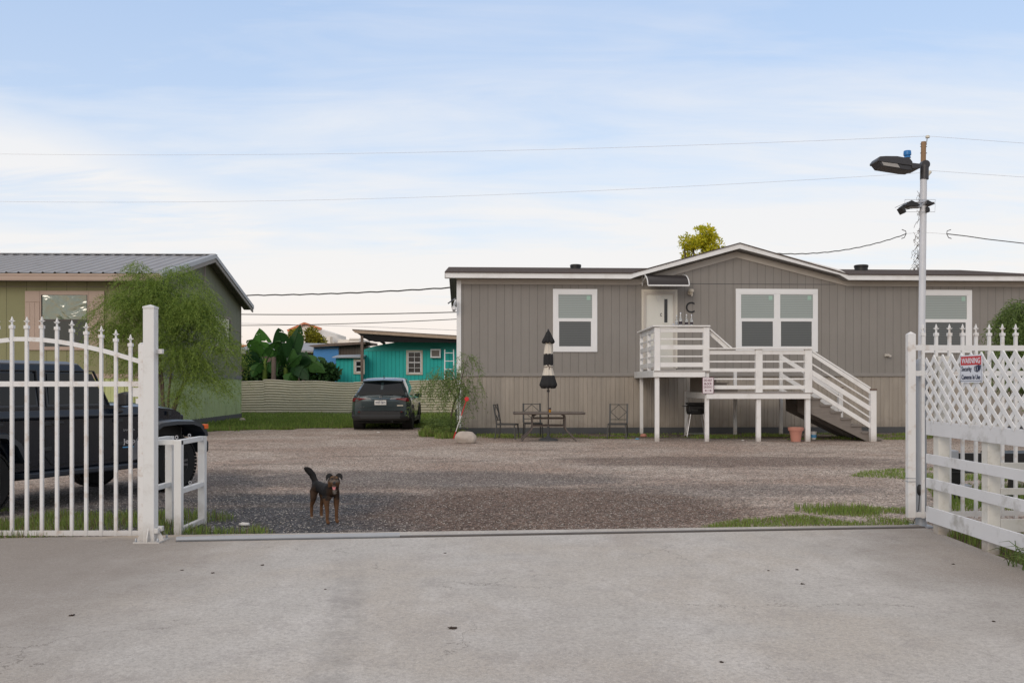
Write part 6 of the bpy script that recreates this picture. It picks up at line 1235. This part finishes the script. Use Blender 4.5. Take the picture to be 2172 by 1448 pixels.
# ------------------------------------------------------------ utility pole and wires
YU = 43; up = thing('utility_pole', (P(1955, 0, YU).x, YU, 0), 'tall wooden utility pole with insulators behind the lamp pole', 'utility pole')
px_ = P(1955, 0, YU).x; pt_ = P(1959, 301, YU)
mb = MB(); mb.tube([(px_-.1, YU, 0), pt_], [.15, .115], 14); mb.build('pole', M['pole_wood'], up, smooth=True)
q = P(1967.5, 290, YU); mb = MB(); mb.lathe([(.04, -.08), (.1, -.06), (.09, 0), (.1, .02), (.05, .06)], q, 14); mb.build('insulator', M['ceramic'], up, smooth=True); mb = MB(); mb.tube([P(1964, 308, YU), q], .025, 6); mb.build('bracket', M['galv'], up)
q = P(1973, 364, YU); mb = MB(); mb.tube([P(1965, 376, YU), q], [.05, .09], 10); mb.build('insulator', M['ceramic'], up, smooth=True)
mb = MB()
for yy in (306, 311, 325, 372, 379): mb.tube([P(1952, yy, YU), P(1966, yy, YU)], .02, 6)
mb.build('bolts', M['dark_metal'], up)
def vine_strands():
    r_ = random.Random(12); mb_ = MB()
    for k in range(90):
        y = r_.uniform(400, 600)**1; y = 600-(600-400)*r_.random()**2.0; x = 1951; a = P(x, y, YU); w_ = 1.0*(1+(y-420)/70); pts_ = [a]
        for j in range(5): pts_.append(pts_[-1]+Vector((-r_.uniform(-.4, 1)*.045*w_, r_.uniform(-.08, .08), r_.uniform(-.20, .14))))
        mb_.tube(pts_, .010, 3, False)
        for p in pts_[1:]:
            if r_.random() < .3: d = Vector((r_.uniform(-1, 1), r_.uniform(-1, 1), r_.uniform(-1, 1)))*.035; mb_.add([p, p+d, p+d.cross(Vector((0, 1, 0)))], [(0,1,2)])
    return mb_
tag(vine_strands().build('climbing_vine', M['bark'], None, normals=False), 'dry tangled vine clinging to the wooden utility pole', 'vine')
def wire(a, b, sag, r_, m__, label, n=28, wav=0):
    pts_ = []
    for i in range(n+1):
        t_ = i/n; p = a.lerp(b, t_); p.z -= sag*4*t_*(1-t_); 
        if wav: p.z += wav*math.sin(i*2.1)
        pts_.append(p)
    mb_ = MB(); mb_.tube(pts_, r_, 5); return tag(mb_.build('utility_wire', m__, None, smooth='all'), label, 'wire', 'overhead wires')
Lf = lambda x, y, Y: P(x, y, Y)
wire(P(-420, 317, 62), P(1967, 289, YU), .61, .007, M['wire_pale'], 'highest thin overhead wire crossing the sky to the left')
wire(P(1968, 289, YU), P(3300, 372, 56), .12, .007, M['wire_pale'], 'highest thin overhead wire leading off to the right')
wire(P(-420, 416, 62), P(1966, 366, YU), .84, .007, M['wire_pale'], 'second thin overhead wire crossing the sky to the left')
wire(P(1973, 362, YU), P(3300, 440, 56), .12, .007, M['wire_pale'], 'second thin overhead wire leading off to the right')
wire(P(1620, 536, 38), P(1922, 496, YU-1), .35, .022, M['wire'], 'dark twisted service cable dropping behind the front gable', 40, .012)
wire(P(2008, 496, YU-1), P(3300, 640, 56), .15, .022, M['wire'], 'dark twisted service cable to the right of the utility pole', 40, .012)
wire(P(1920, 496, YU-1), P(2010, 497, YU-1), -.06, .007, M['wire_pale'], 'thin span wire tying the two service cables to the pole', 8)
for x, lb, sgn in ((1918, 'loose hooked cable end left of the utility pole', 1), (2012, 'loose hooked cable end right of the utility pole', -1)):
    mb = MB(); mb.tube([P(x-sgn*5, 487, YU-1), P(x+sgn*3, 490, YU-1), P(x+sgn*4, 496, YU-1), P(x, 504, YU-1), P(x-sgn*6, 506, YU-1)], .018, 6); tag(mb.build('cable_end', M['wire'], None, smooth='all'), lb, 'cable')
wire(P(300, 622, 62), P(1100, 599, 48), .35, .04, M['wire'], 'thick overhead cable highest between the two houses', 60, .02)
wire(P(300, 662, 60), P(1100, 657.5, 50), .2, .028, M['wire'], 'middle overhead cable seen between the two houses')
wire(P(300, 688, 60), P(1100, 669, 50), .25, .022, M['wire'], 'lower overhead cable between the two houses')
wire(P(300, 682, 58), P(1100, 706, 52), -.1, .014, M['wire_pale'], 'lowest faint overhead cable crossing the others')

# ------------------------------------------------------------ low black trailer behind the right gate
tl = thing('flatbed_trailer', (6.6, 12.2, 0), 'low black flatbed trailer parked behind the right gate', 'trailer'); DM = tmat('trailer_black', (.010, .010, .011), .4); YL = 11.6
mb = MB(); [mb.pbox(*a, YL, .08) for a in ((2010, 961, 2300, 981), (2010, 1000, 2300, 1003))]; mb.build('frame_rail', DM, tl, bev=.004)
for xx in (2026, 2042, 2105, 2150, 2240): mb = MB(); mb.pbox(xx-7 if xx > 2090 else xx-10, 981, xx+6, 1000 if xx < 2090 else 1088, YL+.02, .06); mb.build('upright', DM, tl, bev=.004)
mb = MB(); q = P(2024, 1012, YL); mb.lathe([(.06, -.09), (.12, -.08), (.125, 0), (.12, .08), (.06, .09)], (q.x, YL+.1, q.z), 24, 'y'); mb.build('jack_wheel', M['tyre'], tl, smooth=True)
mb = MB(); mb.pbox(2004, 955, 2034, 976, YL-.1, .25); mb.pbox(1996, 1028, 2062, 1033, YL, .3); mb.build('tool_box', M['galv'], tl, bev=.01)
mb = MB(); mb.ext([P(2024, 1040, YL), P(2034, 1040, YL), P(2040, 1085, YL), P(2024, 1085, YL)], (0, .08, 0)); mb.build('jack_leg', DM, tl); mb = MB(); mb.box(P(2200, 0, YL).x, P(2480, 0, YL).x, YL+.08, YL+1.4, P(0, 978, YL).z, P(0, 972, YL).z); mb.build('bed', DM, tl)
for Yw in (YL-.14,): mb = MB(); mb.lathe([(.1, -.09), (.29, -.1), (.31, 0), (.29, .1), (.1, .09)], (P(2260, 0, YL).x, YL+.0, .31), 28, 'y'); mb.build('wheel', M['tyre'], tl, smooth=True)

# ------------------------------------------------------------ vegetation
def rdir(r_): 
    z = r_.uniform(-1, 1); a = r_.uniform(0, 6.283); q = math.sqrt(1-z*z); return Vector((q*math.cos(a), q*math.sin(a), z))
def limb_tree(t_, base, ends, r0, mt, seed, nm='trunk', fork=.35):
    r_ = random.Random(seed); mb_ = MB(); base = Vector(base)
    for e in ends:
        e = Vector(e); n = 7; pts_ = []; f = base.lerp(Vector((base.x*.7+e.x*.3, base.y, base.z+(e.z-base.z)*.45)), 1)
        for i in range(n+1):
            k = i/n; p = base.lerp(f, k*2) if k < .5 else f.lerp(e, k*2-1); pts_.append(p+Vector((r_.uniform(-1, 1), r_.uniform(-1, 1), 0))*.03*(i > 0))
        mb_.tube(pts_, [r0*(1-.8*i/n) for i in range(n+1)], 7)
    return mb_.build(nm, mt, t_, smooth='all')
def strands(t_, lobes, n, mt, seed, L0=.45, droop=.8, wd=.006, leaf=.05, name='crown', gap=.05, gs_=1.3, leafw=.25, nl=6, parent_ok=True):
    """feathery crown: arching twigs that droop, each carrying narrow leaves"""
    r_ = random.Random(seed); mb_ = MB(); tot = sum(l[3]*l[4]*l[5]*(l[6] if len(l) > 6 else 1) for l in lobes)
    for lx, ly, lz_, rx, ry, rz2, *dn in lobes:
        m = int(n*rx*ry*rz2*(dn[0] if dn else 1)/tot); k = 0; tries = 0
        while k < m and tries < m*8:
            tries += 1; d = rdir(r_)*(r_.random()**.45); p = Vector((lx+d.x*rx, ly+d.y*ry, lz_+d.z*rz2))
            if mn.noise(p*gs_)+.35*mn.noise(p*gs_*3) < -gap-.1+r_.uniform(-.15, .15): continue
            k += 1; out_ = Vector((d.x, d.y, 0))*.7+Vector((r_.uniform(-.6, .6), r_.uniform(-.6, .6), r_.uniform(.0, .5))); out_.normalize(); L_ = L0*r_.uniform(.5, 1.3); seg = nl; q = p.copy(); v = out_*L_/seg
            sd_ = rdir(r_)
            for j in range(seg):
                v.z -= droop*L_/seg/seg*1.6; q2 = q+v; s__ = v.cross(sd_); s__ = s__.normalized()*wd if s__.length > 1e-6 else Vector((wd, 0, 0)); mb_.add([q-s__, q+s__, q2+s__*.6, q2-s__*.6], [(0,1,2,3)])
                for g_ in (-1, 1):
                    ld_ = (v.normalized()*.55+s__.normalized()*g_*.7+Vector((r_.uniform(-.3, .3), r_.uniform(-.3, .3), r_.uniform(-.5, .1)))).normalized()*leaf*r_.uniform(.7, 1.3); w_ = ld_.cross(rdir(r_)).normalized()*leaf*leafw*.5
                    mb_.add([q2-w_*.3, q2+ld_*.5+w_, q2+ld_, q2+ld_*.5-w_], [(0,1,2,3)])
                q = q2
    return mb_.build(name, mt, t_, normals=False)
# feathery green tree in front of the green house
YW = 26.6; wt = thing('feathery_tree', (P(352, 0, YW).x, YW, 0), 'bushy bright green feathery tree with drooping twigs before the green house', 'tree')
def lob(x, y, rx, ry_, Y, dY=.7, dn=1): c_ = P(x, y, Y); k = Y/F; return (c_.x, c_.y, c_.z, rx*k, dY, ry_*k, dn)
L_ = [lob(330, 655, 80, 62, YW, 1.0, 1.0), lob(262, 672, 58, 55, YW, .8, .7), lob(225, 735, 34, 62, YW, .6, .35), lob(300, 596, 46, 24, YW, .5, .9), lob(298, 566, 15, 22, YW, .2, 2.6), lob(375, 582, 16, 16, YW, .2, 1.6), lob(382, 594, 36, 30, YW, .5, 1.1), lob(345, 612, 30, 18, YW, .4, .8), lob(418, 672, 50, 62, YW-.2, .9, 1.2), lob(466, 738, 34, 38, YW-.3, .6, .9), lob(385, 745, 70, 50, YW-.4, .7, 1.1), lob(430, 805, 48, 38, YW-.5, .5, 1.0), lob(395, 835, 24, 40, YW-.5, .4, .8), lob(442, 850, 14, 22, YW-.5, .3, .6), lob(290, 760, 46, 50, YW, .6, .55), lob(490, 775, 22, 24, YW-.3, .3, .5)]
strands(wt, L_, 5600, M['willow'], 5, L0=.52, droop=.95, wd=.0035, leaf=.08, gap=-.06, gs_=1.35, leafw=.19, nl=6)
limb_tree(wt, (P(352, 0, YW).x, YW, 0), [P(300, 575, YW), P(385, 610, YW), P(250, 690, YW), P(440, 720, YW-.3), P(400, 780, YW-.4), P(330, 650, YW), P(470, 680, YW-.2)], .05, M['bark'], 3)
# thin drooping tree at the corner of the grey home
YS = 25.4; wt2 = thing('drooping_sapling', (P(955, 0, YS).x, YS, 0), 'thin leaning sapling with drooping narrow leaves at the grey home corner', 'tree')
L_ = [lob(992, 760, 14, 16, YS, .25, 1.8), lob(975, 780, 17, 16, YS, .25, .9), lob(940, 792, 32, 17, YS, .4, 1.2), lob(915, 815, 20, 22, YS, .35, 1.0), lob(990, 812, 25, 20, YS, .35, .95), lob(965, 820, 26, 26, YS, .35, .9), lob(985, 850, 14, 22, YS, .2, .8), lob(930, 850, 18, 16, YS, .25, .4), lob(945, 805, 16, 12, YS, .3, .9)]
strands(wt2, L_, 230, M['willow2'], 8, L0=.40, droop=1.9, wd=.004, leaf=.11, gap=.1, gs_=2.4, leafw=.17, nl=6)
mb = MB(); bs_ = G(957, 926); bs_.y = YS; bs_.x = P(957, 0, YS).x
mb.tube([bs_, P(957, 880, YS), P(964, 853, YS), P(972, 838, YS), P(980, 800, YS), P(992, 755, YS)], [.03, .026, .024, .022, .014, .004], 7); mb.tube([P(968, 846, YS), P(950, 822, YS), P(930, 800, YS), P(912, 805, YS)], [.02, .014, .01, .004], 6); mb.tube([P(972, 838, YS), P(965, 800, YS), P(950, 780, YS)], [.015, .01, .004], 6); mb.build('trunk', M['bark'], wt2, smooth='all')
# leafy weeds under it
wd_ = thing('weed_clump', (P(935, 0, 25.8).x, 25.8, 0), 'tall leafy weeds below the sapling at the grey home corner', 'weeds')
strands(wd_, [lob(936, 900, 18, 12, 25.9, .4, 1), lob(950, 903, 14, 16, 25.2, .3, 1)], 130, M['willow2'], 11, L0=.35, droop=.2, wd=.004, leaf=.08, gap=.3, leafw=.25, name='foliage')
# compact leafy crowns
def leafy(t_, lobes, n, mt, seed, size=.1, gap=0.0, gs_=1.0, name='crown', el=.45, hang=0):
    r_ = random.Random(seed); mb_ = MB(); tot = sum(l[3]*l[4]*l[5] for l in lobes)
    for lx, ly, lz_, rx, ry, rz2, *_ in lobes:
        m = int(n*rx*ry*rz2/tot); k = 0; tries = 0
        while k < m and tries < m*8:
            tries += 1; d = rdir(r_)*(r_.random()**.4); p = Vector((lx+d.x*rx, ly+d.y*ry, lz_+d.z*rz2))
            if mn.noise(p*gs_)+.4*mn.noise(p*gs_*2.7) < gap+r_.uniform(-.12, .12): continue
            k += 1; a = (d+rdir(r_)*.8+Vector((0, 0, -hang))).normalized()*size*r_.uniform(.6, 1.3); w_ = a.cross(rdir(r_)).normalized()*a.length*el*.5
            mb_.add([p, p+a*.45+w_, p+a, p+a*.45-w_], [(0,1,2,3)])
    return mb_.build(name, mt, t_, normals=False)
YY = 47; t1 = thing('golden_tree', (P(1488, 0, YY).x, YY, 0), 'sunlit yellow-green tree top rising behind the roof of the grey home', 'tree')
leafy(t1, [lob(1488, 500, 30, 18, YY, .9), lob(1462, 512, 26, 14, YY, .7), lob(1512, 516, 26, 16, YY, .7), lob(1485, 545, 40, 26, YY, 1.0), lob(1450, 520, 16, 6, YY, .3), lob(1500, 486, 18, 8, YY, .4)], 4600, M['sunlit_leaf'], 31, .17, -.06, 1.8)
limb_tree(t1, (P(1488, 0, YY).x, YY, 0), [P(1470, 500, YY), P(1490, 485, YY), P(1515, 505, YY), P(1450, 515, YY)], .16, M['bark'], 4)
YY = 75; t2 = thing('broadleaf_tree', (P(655, 0, YY).x, YY, 0), 'dense gold-tipped tree in front of the far cream building', 'tree')
leafy(t2, [lob(655, 720, 26, 20, YY, 1.5), lob(632, 712, 22, 14, YY, 1.2), lob(672, 725, 20, 14, YY, 1.2), lob(650, 745, 42, 24, YY, 1.6), lob(660, 702, 12, 8, YY, .7)], 6500, M['gold_leaf'], 32, .26, -.12, .9)
limb_tree(t2, (P(655, 0, YY).x, YY, 0), [P(640, 712, YY), P(665, 708, YY)], .2, M['bark'], 5)
YY = 22; t3 = thing('willowy_tree', (P(2215, 0, YY).x, YY, 0), 'green narrow-leaved tree at the right edge behind the lattice', 'tree')
strands(t3, [lob(2195, 690, 62, 62, YY, .9, 1), lob(2165, 755, 60, 50, YY, .8, .8), lob(2235, 770, 70, 90, YY, .9, .8), lob(2120, 790, 34, 26, YY, .5, .7), lob(2220, 650, 30, 30, YY, .5, 1)], 2600, M['willow2'], 18, L0=.42, droop=1.2, wd=.004, leaf=.10, gap=.0, gs_=1.6, leafw=.24)
limb_tree(t3, (P(2215, 0, YY).x, YY, 0), [P(2200, 660, YY), P(2165, 720, YY), P(2120, 780, YY), P(2250, 700, YY)], .06, M['bark'], 6)
# banana plants
def bleaf(mb_, base, tip, wd, arch, twist=0, seed=0, tears=2, stem=.22, front=(0, -1, 0)):
    """petiole then a long blade folded along its midrib, split here and there into strips"""
    r_ = random.Random(seed); a = Vector(base); b = Vector(tip); n = 22; c_ = a*.35+b*.65+Vector((0, 0, arch)); pts_ = [(a*(1-t_)**2+c_*2*t_*(1-t_)+b*t_*t_) for t_ in [i/n for i in range(n+1)]]
    fr = Vector(front); side = (b-a).cross(fr).normalized(); sd2 = (side*math.cos(twist)+fr*math.sin(twist)).normalized(); nn = sd2.cross((b-a).normalized()).normalized()
    mb_.tube(pts_, [.04*(1-.85*i/n) for i in range(n+1)], 5, False)
    i0 = int(n*stem); droop = r_.uniform(.15, .5)
    def wf(t_): return wd*min(1, (t_/.12)**.6)*min(1, ((1.0-t_)/.45)**.65)
    for g_ in (-1, 1):
        cuts = sorted(r_.sample(range(i0+3, n-2), tears)); sag = 0
        for i in range(i0, n):
            if i in cuts: sag = r_.uniform(-.10, .22)*wd
            w0, w1 = wf((i-i0)/(n-i0)), wf((i+1-i0)/(n-i0)); g0 = .7 if i in cuts else 1.0
            def pt_(p, w__, k): return p+sd2*g_*w__*k-nn*w__*.18*k+Vector((0, 0, -droop*w__*k*k-sag*k))
            p0, p1 = pts_[i], pts_[i+1]
            if i in cuts: p0 = p0.lerp(p1, .22)
            for k0, k1 in ((0, .5), (.5, 1)): mb_.add([pt_(p0, w0, k0), pt_(p1, w1, k0), pt_(p1, w1, k1), pt_(p0, w0*g0, k1)], [(0,1,2,3)])
def banana(x, y0, leaves, label, Y=45.6, seed=1):
    t_ = thing('banana_plant', (P(x, 0, Y).x, Y, 0), label, 'banana plant', group='banana plants behind the corrugated fence'); mb_ = MB(); top = P(x, y0, Y)
    mb_.tube([(P(x, 0, Y).x, Y, 0), top, top+Vector((.02, 0, .25))], [.16, .10, .05], 10); mb_.build('stem', M['willow'], t_, smooth='all')
    for i, (tx_, ty_, w_, ar, tw, dY) in enumerate(leaves):
        mb_ = MB(); bleaf(mb_, top+Vector((0, 0, -.1)), P(tx_, ty_, Y+dY), w_*.72, ar, tw, seed*20+i); mb_.build('leaf', M['banana'], t_, normals=False)
banana(562, 770, [(549, 696, .75, .1, .15, -.3), (523, 722, .55, .55, .5, -.5), (596, 722, .5, .5, -.4, -.3), (512, 770, .6, .85, .2, -.6), (535, 800, .45, .7, .6, -.8), (588, 792, .45, .7, .3, -.7), (520, 745, .55, .6, 1.0, .2)], 'banana plant at the left with broad torn upright leaves', seed=1)
banana(606, 778, [(637, 687, .55, -.1, .05, .0), (590, 695, .7, .25, .3, -.4), (625, 740, .65, .4, .7, -.4), (660, 765, .6, .75, .3, -.5), (690, 790, .62, 1.05, .2, -.6), (655, 805, .55, .75, .6, -.9), (575, 760, .5, .5, .3, -.6), (596, 742, .22, .0, .0, -.9), (640, 752, .3, .1, .3, -.9)], 'banana plant in the middle with one tall spear-shaped leaf', seed=2)
banana(628, 790, [(676, 770, .6, .75, .5, -.2), (700, 800, .55, .9, .3, .1), (600, 765, .55, .6, .4, .2), (650, 745, .6, .4, .9, .2), (610, 812, .5, .6, .5, -.9), (690, 760, .5, .5, .6, .4)], 'low banana plant at the right with arching leaves over the fence', seed=3)
sb = thing('dark_shrub', (P(690, 0, 45.9).x, 45.9, 0), 'dark green large-leaved shrub between banana plants and blue wall', 'shrub')
leafy(sb, [lob(680, 795, 34, 26, 45.8, .7), lob(700, 790, 20, 16, 45.6, .5), lob(530, 790, 26, 34, 46.4, .5), lob(580, 800, 60, 26, 46.6, .5)], 4200, M['dark_leaf'], 41, .22, -.3, .9, el=.6); 
mb = MB(); mb.tube([(P(690, 0, 45.9).x, 45.9, 0), P(688, 780, 45.9)], .05, 7); mb.build('stem', M['bark'], sb)
# coarse grass tuft at the right edge
tg = thing('coarse_grass_tuft', (4.12, 7.1, 0), 'tall coarse grass tuft growing in front of the plank fence at the right edge', 'grass tuft'); mb = MB(); r = random.Random(5)
for k in range(34):
    a = r.uniform(0, 6.28); L2 = r.uniform(.15, .42); b0 = Vector((4.06+r.uniform(-.05, .12), 7.15+r.uniform(-.2, .25), 0)); dx = Vector((math.cos(a), math.sin(a), 0)); pts_ = [b0+dx*L2*.7*t_**1.6+Vector((0, 0, L2*(t_-.55*t_**3))) for t_ in (0, .25, .5, .75, 1)]; mb.tube(pts_, [.005, .0045, .004, .003, .001], 3, False)
mb.build('blades', M['willow2'], tg, normals=False)
for o in list(bpy.data.objects):                   # no two colliding names need care; hide nothing, just refresh
    pass
bpy.context.view_layer.update()
